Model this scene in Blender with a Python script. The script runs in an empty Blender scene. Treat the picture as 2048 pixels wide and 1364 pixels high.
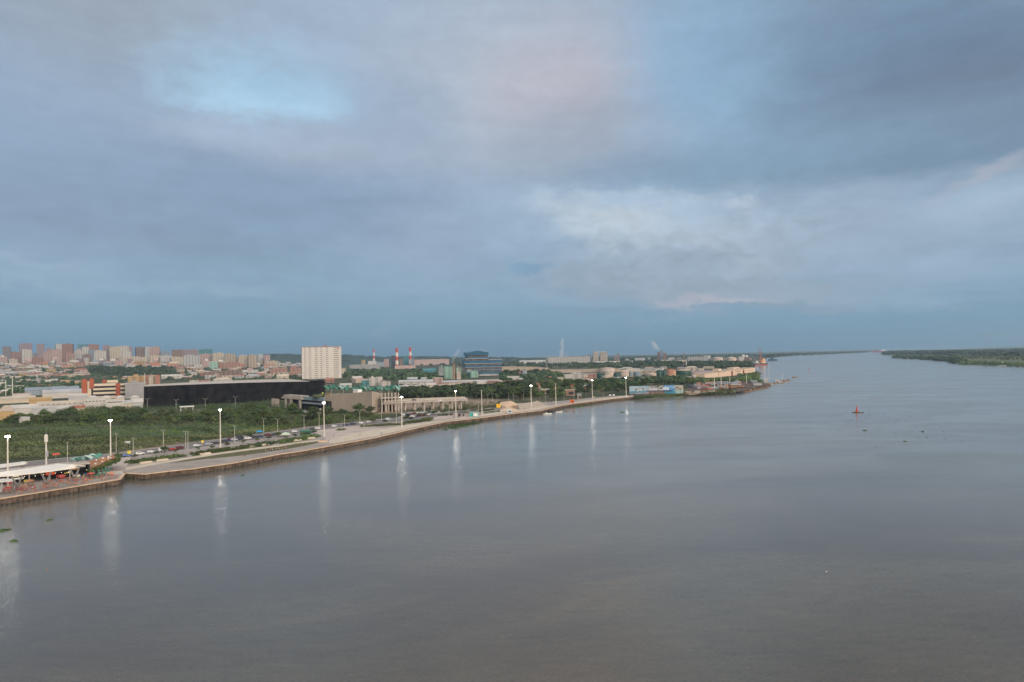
import bpy, bmesh, math, random
from mathutils import Vector, Matrix
R = math.radians
sc = bpy.context.scene
col = sc.collection
rnd = random.Random(11)

# ------------------------------------------------------------------ camera
CAMZ, F, HX, HY = 52.8, 1365.0, 1024.0, 682.0
cam_d = bpy.data.cameras.new('camera'); cam = bpy.data.objects.new('camera', cam_d); col.objects.link(cam)
cam_d.sensor_width = 36.0; cam_d.lens = 36.0 * F / 2048.0
cam_d.clip_start = 0.5; cam_d.clip_end = 90000
cam.location = (0, 0, CAMZ)
CM = Matrix.Rotation(R(91.26), 3, 'X') @ Matrix.Rotation(R(-1.2), 3, 'Z')
cam.rotation_euler = CM.to_euler()
sc.camera = cam

def ray(px, py):
    """world direction through a point of the 2048 x 1364 photograph"""
    return (CM @ Vector(((px - HX) / F, -(py - HY) / F, -1.0))).normalized()

def azel(px, py):
    d = ray(px, py)
    return math.degrees(math.atan2(d.x, d.y)), math.degrees(math.asin(d.z))

def lin(c):
    c = c / 255.0
    return c / 12.92 if c <= 0.04045 else ((c + 0.055) / 1.055) ** 2.4

def rgb(r, g, b):
    return (lin(r), lin(g), lin(b), 1.0)

# ------------------------------------------------------------------ sky
SUN_EL, SUN_AZ = 16.0, 142.0          # azimuth clockwise from the view direction (+Y)
w = bpy.data.worlds.new('World'); sc.world = w; w.use_nodes = True
nt = w.node_tree; nt.nodes.clear(); L = nt.links
def nd(t, **k):
    n = nt.nodes.new(t)
    for a, v in k.items(): setattr(n, a, v)
    return n
def mth(op, a, b=None, c=None, clamp=False):
    n = nd('ShaderNodeMath', operation=op); n.use_clamp = clamp
    for i, v in enumerate((a, b, c)):
        if v is None: continue
        if isinstance(v, (int, float)): n.inputs[i].default_value = v
        else: L.new(v, n.inputs[i])
    return n.outputs[0]
tc = nd('ShaderNodeTexCoord'); gen = tc.outputs['Generated']
sx = nd('ShaderNodeSeparateXYZ'); L.new(gen, sx.inputs[0])
az = mth('MULTIPLY', mth('ARCTAN2', sx.outputs[0], sx.outputs[1]), 180 / math.pi)
el = mth('MULTIPLY', mth('ARCSINE', sx.outputs[2]), 180 / math.pi)
# cloud-deck projection for the fractal detail
zz = mth('ADD', mth('MAXIMUM', sx.outputs[2], 0.0), 0.10)
pc = nd('ShaderNodeCombineXYZ')
L.new(mth('DIVIDE', sx.outputs[0], zz), pc.inputs[0]); L.new(mth('DIVIDE', sx.outputs[1], zz), pc.inputs[1])
def noise(vec, scale, detail, rough=0.55, off=(0, 0, 0), dist=0.0):
    m = nd('ShaderNodeMapping'); m.inputs['Location'].default_value = off
    L.new(vec, m.inputs['Vector'])
    n = nd('ShaderNodeTexNoise'); n.inputs['Scale'].default_value = scale
    n.inputs['Detail'].default_value = detail; n.inputs['Roughness'].default_value = rough
    n.inputs['Distortion'].default_value = dist
    L.new(m.outputs[0], n.inputs['Vector']); return n
def ss(v, lo, hi, a=0.0, b=1.0):
    n = nd('ShaderNodeMapRange', interpolation_type='SMOOTHSTEP')
    L.new(v, n.inputs[0])
    for i, q in enumerate((lo, hi, a, b)): n.inputs[i + 1].default_value = q
    return n.outputs[0]
def mixc(f, a, b, bt='MIX'):
    n = nd('ShaderNodeMix', data_type='RGBA', blend_type=bt)
    if isinstance(f, (int, float)): n.inputs[0].default_value = f
    else: L.new(f, n.inputs[0])
    for i, v in ((6, a), (7, b)):
        if isinstance(v, tuple): n.inputs[i].default_value = v
        else: L.new(v, n.inputs[i])
    return n.outputs[2]
nA = noise(pc.outputs[0], 0.55, 7, 0.52, (3.1, 1.7, 0), 0.3)
nB = noise(pc.outputs[0], 1.7, 9, 0.6, (9.3, 4.2, 0), 0.5)
aev = nd('ShaderNodeCombineXYZ'); L.new(az, aev.inputs[0]); L.new(el, aev.inputs[1])
mp = nd('ShaderNodeMapping'); mp.inputs['Scale'].default_value = (0.16, 0.34, 1); L.new(aev.outputs[0], mp.inputs['Vector'])
nC = noise(mp.outputs[0], 1.0, 8, 0.62, (2.3, 7.7, 0), 0.2)      # billows
mp2 = nd('ShaderNodeMapping'); mp2.inputs['Scale'].default_value = (0.045, 0.34, 1); L.new(aev.outputs[0], mp2.inputs['Vector'])
mp3 = nd('ShaderNodeMapping'); mp3.inputs['Scale'].default_value = (0.42, 0.75, 1); L.new(aev.outputs[0], mp3.inputs['Vector'])
nE = noise(mp3.outputs[0], 1.0, 9, 0.66, (1.3, 4.7, 0), 0.35)     # cauliflower edges
sepe = nd('ShaderNodeSeparateXYZ'); L.new(nE.outputs['Color'], sepe.inputs[0])
nD = noise(mp2.outputs[0], 1.0, 6, 0.6, (5.0, 1.0, 0), 0.4)      # long flat streaks
ramp = nd('ShaderNodeValToRGB'); L.new(mth('DIVIDE', el, 40.0, clamp=True), ramp.inputs[0])
cr = ramp.color_ramp
stops = [(0.0, (98, 134, 163)), (0.05, (110, 144, 169)), (0.14, (127, 153, 176)), (0.3, (132, 154, 178)),
         (0.5, (138, 158, 182)), (0.7, (146, 161, 182)), (1.0, (154, 166, 183))]
cr.elements[0].position = 0.0; cr.elements[0].color = rgb(*stops[0][1])
cr.elements[1].position = 1.0; cr.elements[1].color = rgb(*stops[-1][1])
for p, c_ in stops[1:-1]:
    e = cr.elements.new(p); e.color = rgb(*c_)
sky_c = ramp.outputs[0]
# warped azimuth / elevation
wz = mth('ADD', az, mth('MULTIPLY', mth('SUBTRACT', nC.outputs[0], 0.5), 9.0))
we = mth('ADD', el, mth('MULTIPLY', mth('SUBTRACT', nB.outputs[0], 0.5), 5.0))
fz = mth('ADD', mth('ADD', az, mth('MULTIPLY', mth('SUBTRACT', nC.outputs[0], 0.5), 5.0)), mth('MULTIPLY', mth('SUBTRACT', sepe.outputs[0], 0.5), 4.0))
sepc = nd('ShaderNodeSeparateXYZ'); L.new(nC.outputs['Color'], sepc.inputs[0])
fe = mth('ADD', mth('ADD', el, mth('MULTIPLY', mth('SUBTRACT', sepc.outputs[1], 0.5), 4.0)), mth('MULTIPLY', mth('SUBTRACT', sepe.outputs[1], 0.5), 3.0))
def blob(px, py, rx, ry, ang, c, a=1.0, fine=False, soft=0.0):
    """a cloud bank round a sky direction: radii in degrees"""
    global sky_c
    A, E = azel(px, py)
    k = 180 / math.pi / F
    rx *= k; ry *= k
    dx = mth('SUBTRACT', fz if fine else wz, A); dy = mth('SUBTRACT', fe if fine else we, E)
    ca, sa = math.cos(R(ang)), math.sin(R(ang))
    u = mth('DIVIDE', mth('ADD', mth('MULTIPLY', dx, ca), mth('MULTIPLY', dy, sa)), rx)
    v = mth('DIVIDE', mth('SUBTRACT', mth('MULTIPLY', dy, ca), mth('MULTIPLY', dx, sa)), ry)
    d = mth('SQRT', mth('ADD', mth('MULTIPLY', u, u), mth('MULTIPLY', v, v)))
    sky_c = mixc(ss(d, 1.35, soft, 0.0, a), sky_c, rgb(*c))
# broad banks
blob(260, 40, 420, 170, 0, (150, 159, 172), .8)
blob(60, 330, 330, 200, 0, (136, 154, 178), .7)
blob(700, 60, 330, 110, 0, (154, 172, 194), .6)
blob(1000, 170, 330, 230, 0, (166, 174, 188), .95)
blob(1130, 195, 210, 150, 0, (176, 170, 181), .75)
blob(1420, 110, 190, 260, -20, (140, 170, 198), .85)
blob(1500, 180, 90, 60, 0, (152, 184, 210), .6)
blob(1880, 110, 430, 250, -12, (100, 122, 146), 1.0)
blob(1960, 190, 230, 120, -12, (104, 118, 138), .8)
blob(1560, 330, 470, 80, 3, (122, 147, 170), .9)
blob(1830, 350, 300, 62, 8, (110, 133, 155), .85)
blob(1120, 290, 260, 100, 0, (146, 158, 175), .7)
blob(640, 300, 330, 70, 0, (157, 166, 182), .8)
blob(600, 400, 480, 90, -3, (126, 145, 170), .9)
blob(350, 480, 330, 40, -4, (122, 139, 160), .6, True)
blob(860, 480, 180, 110, 0, (140, 152, 172), .6)
blob(100, 440, 260, 60, 0, (126, 142, 165), .6)
# gap of clear blue
blob(520, 175, 210, 95, 0, (156, 188, 214), .9, True)
blob(470, 205, 130, 46, -8, (162, 193, 216), .75, True)
blob(630, 215, 85, 44, -8, (162, 192, 216), .7, True)
blob(560, 272, 260, 34, 0, (152, 165, 184), .75, True)
# lit cumulus in the middle distance
blob(1060, 430, 260, 75, 0, (146, 166, 188), .8, True)
blob(1350, 440, 330, 70, -6, (160, 177, 195), .85, True)
blob(1250, 450, 180, 54, -14, (182, 191, 201), 1.0, True, .1)
blob(800, 240, 130, 90, 0, (142, 158, 180), .5)
blob(1180, 400, 50, 26, -14, (174, 187, 201), .8, True, .4)
blob(1430, 485, 90, 40, -12, (186, 194, 204), 1.0, True, .2)
blob(1600, 520, 160, 20, 0, (162, 173, 188), .7, True, .2)
blob(1340, 400, 120, 16, -4, (168, 182, 200), .6, True, .2)
blob(1540, 470, 120, 34, 0, (165, 177, 193), .7, True, .2)
blob(1487, 410, 30, 14, 0, (188, 193, 205), .6, True, .1)
blob(1310, 545, 280, 58, 0, (147, 161, 178), .9, True, .4)
blob(1395, 525, 42, 34, 10, (141, 156, 175), .9, True, .6)
blob(1235, 520, 45, 26, 10, (143, 159, 178), .9, True, .6)
blob(1530, 535, 60, 24, 0, (164, 175, 190), .8, True, .5)
blob(1630, 400, 260, 30, 4, (152, 170, 192), .8)
blob(1690, 448, 115, 26, 8, (134, 150, 172), .95, False, .3)
blob(1920, 438, 120, 16, 14, (134, 153, 175), .8, False, .2)
blob(1960, 430, 200, 70, 14, (155, 174, 193), .9)
blob(1500, 470, 420, 90, 0, (156, 171, 189), .7, True)
blob(1250, 400, 150, 30, -10, (158, 176, 196), .7, True, .2)
blob(1985, 340, 110, 16, 22, (172, 168, 180), .45, False, 0)
blob(1800, 530, 330, 60, 0, (141, 160, 182), .7)
blob(1060, 545, 48, 16, 6, (116, 147, 176), .8, True, .4)
blob(1480, 590, 260, 34, 0, (148, 161, 178), .8, True, .3)
blob(1430, 607, 120, 13, -3, (166, 167, 181), .9, True, .3)
blob(1590, 618, 170, 12, 0, (127, 148, 168), .8, True, .3)
blob(1210, 628, 60, 8, 0, (122, 144, 166), .9, True, .3)
blob(1820, 605, 60, 20, 0, (136, 160, 180), .6, True, .4)
blob(1990, 600, 160, 10, 0, (116, 144, 168), .6, False)
blob(60, 530, 150, 14, -4, (148, 166, 184), .45, True)
blob(80, 565, 280, 14, -3, (144, 166, 186), .4, True)
blob(480, 588, 220, 14, -2, (144, 163, 184), .4, True)
blob(560, 545, 330, 26, 0, (130, 154, 176), .6)
blob(775, 660, 30, 20, 30, (140, 157, 176), .35, True, 0)
blob(590, 692, 90, 12, 0, (130, 156, 180), .3, True)
# warm glow added to the unseen sky round the sun, to light camera-facing walls
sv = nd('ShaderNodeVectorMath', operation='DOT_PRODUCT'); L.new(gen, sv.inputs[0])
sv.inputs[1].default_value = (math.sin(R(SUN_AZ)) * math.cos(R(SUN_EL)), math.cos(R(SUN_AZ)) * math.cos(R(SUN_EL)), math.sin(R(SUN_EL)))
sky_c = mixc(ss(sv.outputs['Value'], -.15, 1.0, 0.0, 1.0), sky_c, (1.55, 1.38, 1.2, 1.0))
# fractal light and dark through the whole deck
v = mth('ADD', mth('MULTIPLY', ss(nA.outputs[0], .3, .7), .10), mth('MULTIPLY', ss(nB.outputs[0], .3, .7), .05))
v = mth('ADD', v, mth('MULTIPLY', ss(nD.outputs[0], .3, .7), .07))
# crisper billows where the lit cumulus stands
CA, CE = azel(1400, 480)
cd_ = mth('ADD', mth('POWER', mth('DIVIDE', mth('SUBTRACT', az, CA), 15.0), 2.0), mth('POWER', mth('DIVIDE', mth('SUBTRACT', el, CE), 5.5), 2.0))
amp = mth('ADD', ss(cd_, 1.0, 0.0, 0.0, .08), .05)
v = mth('ADD', v, mth('MULTIPLY', mth('SUBTRACT', ss(nE.outputs[0], .36, .64), .5), amp))
v = mth('ADD', v, mth('MULTIPLY', mth('SUBTRACT', ss(nC.outputs[0], .3, .7), .5), .04))
lo = ss(el, 0.5, 6.0)
v = mth('ADD', mth('MULTIPLY', mth('SUBTRACT', v, .11), mth('ADD', mth('MULTIPLY', lo, .8), .2)), 1.0)
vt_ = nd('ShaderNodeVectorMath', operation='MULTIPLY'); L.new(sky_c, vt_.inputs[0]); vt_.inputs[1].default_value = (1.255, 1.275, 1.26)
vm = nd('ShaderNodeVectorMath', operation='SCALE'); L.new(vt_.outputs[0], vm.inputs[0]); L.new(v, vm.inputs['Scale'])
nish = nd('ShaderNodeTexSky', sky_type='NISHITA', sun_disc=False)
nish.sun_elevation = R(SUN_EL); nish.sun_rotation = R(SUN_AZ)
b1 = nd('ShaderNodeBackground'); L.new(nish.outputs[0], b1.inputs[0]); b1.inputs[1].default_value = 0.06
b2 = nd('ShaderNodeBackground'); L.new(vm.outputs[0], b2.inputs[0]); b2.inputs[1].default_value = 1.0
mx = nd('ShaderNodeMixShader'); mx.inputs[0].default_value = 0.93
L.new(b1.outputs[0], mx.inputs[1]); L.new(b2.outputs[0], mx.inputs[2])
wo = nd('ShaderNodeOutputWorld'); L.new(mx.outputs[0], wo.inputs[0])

# ------------------------------------------------------------------ sun, exposure
sd = bpy.data.lights.new('sun', 'SUN'); so = bpy.data.objects.new('sun', sd); col.objects.link(so)
sd.energy = 1.35; sd.angle = R(14); sd.color = (1.0, 0.88, 0.77)
sdir = Vector((math.sin(R(SUN_AZ)) * math.cos(R(SUN_EL)), math.cos(R(SUN_AZ)) * math.cos(R(SUN_EL)), math.sin(R(SUN_EL))))
so.rotation_euler = sdir.to_track_quat('Z', 'Y').to_euler()
sc.view_settings.view_transform = 'Standard'; sc.view_settings.look = 'None'
sc.view_settings.exposure = 0.0; sc.view_settings.gamma = 1.0; sc.view_settings.use_curve_mapping = False
sc.cycles.volume_bounces = 1; sc.cycles.max_bounces = 5; sc.cycles.diffuse_bounces = 2
sc.cycles.glossy_bounces = 2; sc.cycles.transparent_max_bounces = 12
sc.cycles.use_denoising = True
# ------------------------------------------------------------------ materials
MATS = {}
def mat(name, c, rough=.8, var=.12, scale=.3, metal=0.0, emit=None, es=0.0, spec=.3, c2=None, bump=0.0):
    """principled paint/stone/leaf with fractal variation of its own colour"""
    if name in MATS: return MATS[name]
    m = bpy.data.materials.new(name); m.use_nodes = True
    n = m.node_tree.nodes; l = m.node_tree.links
    b = n['Principled BSDF']
    b.inputs['Roughness'].default_value = rough; b.inputs['Metallic'].default_value = metal
    b.inputs['Specular IOR Level'].default_value = spec
    t = n.new('ShaderNodeTexCoord'); no = n.new('ShaderNodeTexNoise')
    no.inputs['Scale'].default_value = scale; no.inputs['Detail'].default_value = 5
    l.new(t.outputs['Object'], no.inputs['Vector'])
    mr = n.new('ShaderNodeMapRange'); mr.inputs[1].default_value = .3; mr.inputs[2].default_value = .7
    l.new(no.outputs[0], mr.inputs[0])
    mi = n.new('ShaderNodeMix'); mi.data_type = 'RGBA'
    ca = tuple(x * (1 - var) for x in c); cb = c2 if c2 else tuple(min(1, x * (1 + var)) for x in c)
    mi.inputs[6].default_value = (*ca, 1); mi.inputs[7].default_value = (*cb, 1)
    l.new(mr.outputs[0], mi.inputs[0]); l.new(mi.outputs[2], b.inputs['Base Color'])
    if emit:
        b.inputs['Emission Color'].default_value = (*emit, 1); b.inputs['Emission Strength'].default_value = es
    if bump:
        bp = n.new('ShaderNodeBump'); bp.inputs['Strength'].default_value = bump
        l.new(no.outputs[0], bp.inputs['Height']); l.new(bp.outputs[0], b.inputs['Normal'])
    MATS[name] = m
    return m

def water_mat():
    m = bpy.data.materials.new('river_water'); m.use_nodes = True
    n = m.node_tree.nodes; l = m.node_tree.links; b = n['Principled BSDF']
    t = n.new('ShaderNodeTexCoord')
    def nz(scale, sx_, sy_, det, rough=.55, rot=0, dist=0.0):
        mp_ = n.new('ShaderNodeMapping'); mp_.inputs['Scale'].default_value = (sx_, sy_, 1)
        mp_.inputs['Rotation'].default_value = (0, 0, R(rot))
        l.new(t.outputs['Object'], mp_.inputs['Vector'])
        q = n.new('ShaderNodeTexNoise'); q.inputs['Scale'].default_value = scale
        q.inputs['Detail'].default_value = det; q.inputs['Roughness'].default_value = rough
        q.inputs['Distortion'].default_value = dist
        l.new(mp_.outputs[0], q.inputs['Vector']); return q
    silt = nz(.006, 1, 2.2, 6, .6, 20, .8)
    cr_ = n.new('ShaderNodeValToRGB'); l.new(silt.outputs[0], cr_.inputs[0])
    cr_.color_ramp.elements[0].position = .40; cr_.color_ramp.elements[0].color = (.066, .051, .031, 1)
    cr_.color_ramp.elements[1].position = .60; cr_.color_ramp.elements[1].color = (.105, .083, .050, 1)
    # fine ripple light and dark painted into the colour, with broader silt streaks
    fs = nz(1.1, 1, 3.0, 6, .7, -8, .4); fs2 = nz(.13, 1, 4.0, 5, .65, 12, .8)
    hv = n.new('ShaderNodeMapRange'); l.new(fs.outputs[0], hv.inputs[0])
    for i, q in enumerate((.3, .7, .60, 1.42)): hv.inputs[i + 1].default_value = q
    hv2 = n.new('ShaderNodeMapRange'); l.new(fs2.outputs[0], hv2.inputs[0])
    for i, q in enumerate((.34, .66, .86, 1.14)): hv2.inputs[i + 1].default_value = q
    pm = n.new('ShaderNodeMath'); pm.operation = 'MULTIPLY'; l.new(hv.outputs[0], pm.inputs[0]); l.new(hv2.outputs[0], pm.inputs[1])
    sm = n.new('ShaderNodeVectorMath'); sm.operation = 'SCALE'; l.new(cr_.outputs[0], sm.inputs[0]); l.new(pm.outputs[0], sm.inputs['Scale'])
    l.new(sm.outputs[0], b.inputs['Base Color'])
    patch = nz(.012, 1, 2.0, 5, .6, 15, 1.0)
    rr = n.new('ShaderNodeMapRange'); l.new(patch.outputs[0], rr.inputs[0])
    for i, q in enumerate((.38, .62, .11, .17)): rr.inputs[i + 1].default_value = q
    l.new(rr.outputs[0], b.inputs['Roughness'])
    b.inputs['IOR'].default_value = 1.6
    b.inputs['Sheen Weight'].default_value = .105; b.inputs['Sheen Roughness'].default_value = .35; b.inputs['Sheen Tint'].default_value = (.80, .86, .92, 1)
    # swell, wavelets, ripples; the wind patches gather them
    a1 = nz(.22, 1, 1.6, 4, .55, 25); a2 = nz(1.3, 1, 1.8, 5, .65, -12, .6); a3 = nz(.05, 1, 1.8, 3, .5, 10)
    s1 = n.new('ShaderNodeMath'); s1.operation = 'MULTIPLY_ADD'
    l.new(a1.outputs[0], s1.inputs[0]); s1.inputs[1].default_value = .9; l.new(a2.outputs[0], s1.inputs[2])
    s3 = n.new('ShaderNodeMath'); s3.operation = 'MULTIPLY_ADD'
    l.new(a3.outputs[0], s3.inputs[0]); s3.inputs[1].default_value = .5; l.new(s1.outputs[0], s3.inputs[2])
    st = n.new('ShaderNodeMapRange'); l.new(patch.outputs[0], st.inputs[0])
    for i, q in enumerate((.35, .65, .040, .085)): st.inputs[i + 1].default_value = q
    bp = n.new('ShaderNodeBump'); l.new(s3.outputs[0], bp.inputs['Height'])
    l.new(st.outputs[0], bp.inputs['Strength']); bp.inputs['Distance'].default_value = 1.0
    l.new(bp.outputs[0], b.inputs['Normal'])
    return m

def finish(o, label=None, cat=None, group=None, kind=None):
    if label: o['label'] = label
    if cat: o['category'] = cat
    if group: o['group'] = group
    if kind: o['kind'] = kind
    return o

def mesh_obj(name, verts, faces, m, parent=None, mi=None):
    me = bpy.data.meshes.new(name); me.from_pydata([tuple(v) for v in verts], [], faces)
    for mm in (m if isinstance(m, (list, tuple)) else [m]): me.materials.append(mm)
    if mi: me.polygons.foreach_set('material_index', mi)
    me.update()
    o = bpy.data.objects.new(name, me); col.objects.link(o)
    if parent: o.parent = parent
    return o

def grid_water():
    S = 60000
    o = mesh_obj('water', [(-S, -3000, 0), (S, -3000, 0), (S, S, 0), (-S, S, 0)], [(0, 1, 2, 3)], water_mat())
    finish(o, kind='structure'); return o
grid_water()

def haze(dens=6e-5):
    m = bpy.data.materials.new('haze'); m.use_nodes = True
    n = m.node_tree.nodes; n.clear(); o_ = n.new('ShaderNodeOutputMaterial')
    v_ = n.new('ShaderNodeVolumePrincipled'); v_.inputs['Density'].default_value = dens
    v_.inputs['Color'].default_value = (.62, .80, .96, 1); v_.inputs['Anisotropy'].default_value = 0.55
    m.node_tree.links.new(v_.outputs[0], o_.inputs['Volume'])
    x0, x1, y0, y1, z0, z1 = -14000, 14000, -900, 16000, -1.0, 330
    vs = [(x, y, z) for z in (z0, z1) for y in (y0, y1) for x in (x0, x1)]
    fs = [(0, 2, 3, 1), (4, 5, 7, 6), (0, 1, 5, 4), (1, 3, 7, 5), (3, 2, 6, 7), (2, 0, 4, 6)]
    o = mesh_obj('haze', vs, fs, m); finish(o, kind='stuff', label='thin pale morning air over river and city', cat='haze'); return o
haze(6.0e-5)
# ------------------------------------------------------------------ ground shape and placing
GZ = 2.8
def sstep(a, b, v):
    t = max(0.0, min(1.0, (v - a) / (b - a))); return t * t * (3 - 2 * t)
def height(x, y):
    d = math.hypot(x, y); a = math.degrees(math.atan2(x, y))
    k = sstep(-13, -23, a)
    return 2.7 + k * 92 * sstep(1500, 6200, d)
def g(px, py, z=GZ):
    """ground point (level z) seen at a point of the photograph"""
    d = ray(px, py); t = (z - CAMZ) / d.z
    return Vector((d.x * t, d.y * t, z))
def P(px, py):
    d = ray(px, py); d2 = d / math.hypot(d.x, d.y)
    t, s = 180.0, 12.0
    while t < 16000:
        p = Vector((0, 0, CAMZ)) + d2 * t
        if p.z <= height(p.x, p.y):
            return Vector((p.x, p.y, height(p.x, p.y)))
        t += max(6.0, t * .004)
    p = Vector((0, 0, CAMZ)) + d2 * 9000
    return Vector((p.x, p.y, height(p.x, p.y)))
FWD = CM @ Vector((0, 0, -1))
def mpp(p):
    return (Vector(p) - Vector((0, 0, CAMZ))).dot(FWD) / F      # metres per photograph pixel there

class MB:
    def __init__(s): s.v = []; s.f = []; s.m = []
    def face(s, pts, m=0):
        n = len(s.v); s.v += [tuple(p) for p in pts]; s.f.append(tuple(range(n, n + len(pts)))); s.m.append(m)
    def box(s, cx, cy, z0, sx, sy, sz, rot=0.0, m=0, top=None, bottom=True):
        c, n_ = math.cos(rot), math.sin(rot); n = len(s.v)
        for z in (z0, z0 + sz):
            for dx, dy in ((-.5, -.5), (.5, -.5), (.5, .5), (-.5, .5)):
                X, Y = dx * sx, dy * sy
                s.v.append((cx + X * c - Y * n_, cy + X * n_ + Y * c, z))
        fs = [(n + 4, n + 5, n + 6, n + 7), (n, n + 1, n + 5, n + 4), (n + 1, n + 2, n + 6, n + 5), (n + 2, n + 3, n + 7, n + 6), (n + 3, n, n + 4, n + 7)]
        ms = [m if top is None else top, m, m, m, m]
        if bottom: fs.append((n + 3, n + 2, n + 1, n)); ms.append(m)
        s.f += fs; s.m += ms
    def gable(s, cx, cy, z0, sx, sy, h, rot=0.0, m=0, along='x', ov=0.3, hip=0.0):
        c, n_ = math.cos(rot), math.sin(rot)
        X, Y = sx / 2 + ov, sy / 2 + ov
        if along == 'x':
            q = [(-X, -Y, 0), (X, -Y, 0), (X, Y, 0), (-X, Y, 0), (-X + hip, 0, h), (X - hip, 0, h)]
            fs = [(0, 1, 5, 4), (2, 3, 4, 5), (1, 2, 5), (3, 0, 4), (3, 2, 1, 0)]
        else:
            q = [(-X, -Y, 0), (X, -Y, 0), (X, Y, 0), (-X, Y, 0), (0, -Y + hip, h), (0, Y - hip, h)]
            fs = [(1, 2, 5, 4), (3, 0, 4, 5), (0, 1, 4), (2, 3, 5), (3, 2, 1, 0)]
        n = len(s.v)
        for x, y, z in q: s.v.append((cx + x * c - y * n_, cy + x * n_ + y * c, z0 + z))
        for f in fs: s.f.append(tuple(n + i for i in f)); s.m.append(m)
    def tube(s, a, b, r0, r1=None, n=8, m=0, caps=True):
        a, b = Vector(a), Vector(b); r1 = r0 if r1 is None else r1
        d = (b - a).normalized(); u = d.orthogonal().normalized(); w_ = d.cross(u)
        k = len(s.v)
        for p, r in ((a, r0), (b, r1)):
            for i in range(n):
                t = 2 * math.pi * i / n; s.v.append(tuple(p + u * (r * math.cos(t)) + w_ * (r * math.sin(t))))
        for i in range(n):
            j = (i + 1) % n; s.f.append((k + i, k + j, k + n + j, k + n + i)); s.m.append(m)
        if caps:
            s.f.append(tuple(k + i for i in reversed(range(n)))); s.m.append(m)
            s.f.append(tuple(k + n + i for i in range(n))); s.m.append(m)
    def lathe(s, cx, cy, prof, n=20, m=0):
        k = len(s.v)
        for r, z in prof:
            for i in range(n):
                t = 2 * math.pi * i / n; s.v.append((cx + r * math.cos(t), cy + r * math.sin(t), z))
        for j in range(len(prof) - 1):
            for i in range(n):
                i2 = (i + 1) % n
                s.f.append((k + j * n + i, k + j * n + i2, k + (j + 1) * n + i2, k + (j + 1) * n + i)); s.m.append(m)
    def prism(s, pts, z0, z1, m=0, top=None):
        n = len(pts); k = len(s.v)
        zb = z0 if isinstance(z0, (list, tuple)) else [z0] * n
        zt = z1 if isinstance(z1, (list, tuple)) else [z1] * n
        s.v += [(p[0], p[1], zb[i]) for i, p in enumerate(pts)] + [(p[0], p[1], zt[i]) for i, p in enumerate(pts)]
        for i in range(n):
            j = (i + 1) % n; s.f.append((k + i, k + j, k + n + j, k + n + i)); s.m.append(m)
        s.f.append(tuple(k + n + i for i in range(n))); s.m.append(m if top is None else top)
        s.f.append(tuple(k + i for i in reversed(range(n)))); s.m.append(m)
    def build(s, name, m, parent=None, smooth=False, **kw):
        o = mesh_obj(name, s.v, s.f, m, parent, s.m)
        if smooth: o.data.polygons.foreach_set('use_smooth', [True] * len(o.data.polygons))
        if kw: finish(o, **kw)
        return o

def empty(name, loc, rz=0.0, **kw):
    o = bpy.data.objects.new(name, None); col.objects.link(o)
    o.location = loc; o.rotation_euler = (0, 0, rz); o.empty_display_size = 1
    if kw: finish(o, **kw)
    return o

def copy_tree(o, parent=None):
    c = o.copy(); col.objects.link(c)
    if parent: c.parent = parent
    for ch in list(o.children): copy_tree(ch, c)
    return c

def facade(name, c, dark=.35, fz=3.1, fx=3.0, rough=.8):
    """wall whose regular window bays are part of its surface (read only from kilometres away)"""
    if name in MATS: return MATS[name]
    m = bpy.data.materials.new(name); m.use_nodes = True
    n = m.node_tree.nodes; l = m.node_tree.links; b = n['Principled BSDF']
    b.inputs['Roughness'].default_value = rough
    t = n.new('ShaderNodeTexCoord'); sp = n.new('ShaderNodeSeparateXYZ'); l.new(t.outputs['Object'], sp.inputs[0])
    def ma(op, a, b_):
        q = n.new('ShaderNodeMath'); q.operation = op
        for i, v_ in enumerate((a, b_)):
            if isinstance(v_, (int, float)): q.inputs[i].default_value = v_
            else: l.new(v_, q.inputs[i])
        return q.outputs[0]
    zf = ma('FRACT', ma('DIVIDE', sp.outputs[2], fz), 0)
    xf = ma('FRACT', ma('DIVIDE', ma('ADD', sp.outputs[0], sp.outputs[1]), fx), 0)
    mk = ma('MULTIPLY', ma('MULTIPLY', ma('GREATER_THAN', zf, .35), ma('LESS_THAN', zf, .8)),
            ma('MULTIPLY', ma('GREATER_THAN', xf, .3), ma('LESS_THAN', xf, .75)))
    no = n.new('ShaderNodeTexNoise'); no.inputs['Scale'].default_value = .06; l.new(t.outputs['Object'], no.inputs['Vector'])
    mi0 = n.new('ShaderNodeMix'); mi0.data_type = 'RGBA'; l.new(no.outputs[0], mi0.inputs[0])
    mi0.inputs[6].default_value = (*[x * .85 for x in c], 1); mi0.inputs[7].default_value = (*[min(1, x * 1.12) for x in c], 1)
    bay = ma('LESS_THAN', ma('FRACT', ma('DIVIDE', ma('ADD', sp.outputs[0], 200.0), fx * 3.7), 0), .42)
    mb_ = n.new('ShaderNodeMix'); mb_.data_type = 'RGBA'; l.new(bay, mb_.inputs[0]); l.new(mi0.outputs[2], mb_.inputs[6]); mb_.inputs[7].default_value = (*[x * .66 for x in c], 1)
    mi = n.new('ShaderNodeMix'); mi.data_type = 'RGBA'; l.new(mk, mi.inputs[0])
    l.new(mb_.outputs[2], mi.inputs[6]); mi.inputs[7].default_value = (*[x * dark for x in c], 1)
    l.new(mi.outputs[2], b.inputs['Base Color'])
    MATS[name] = m; return m

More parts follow.
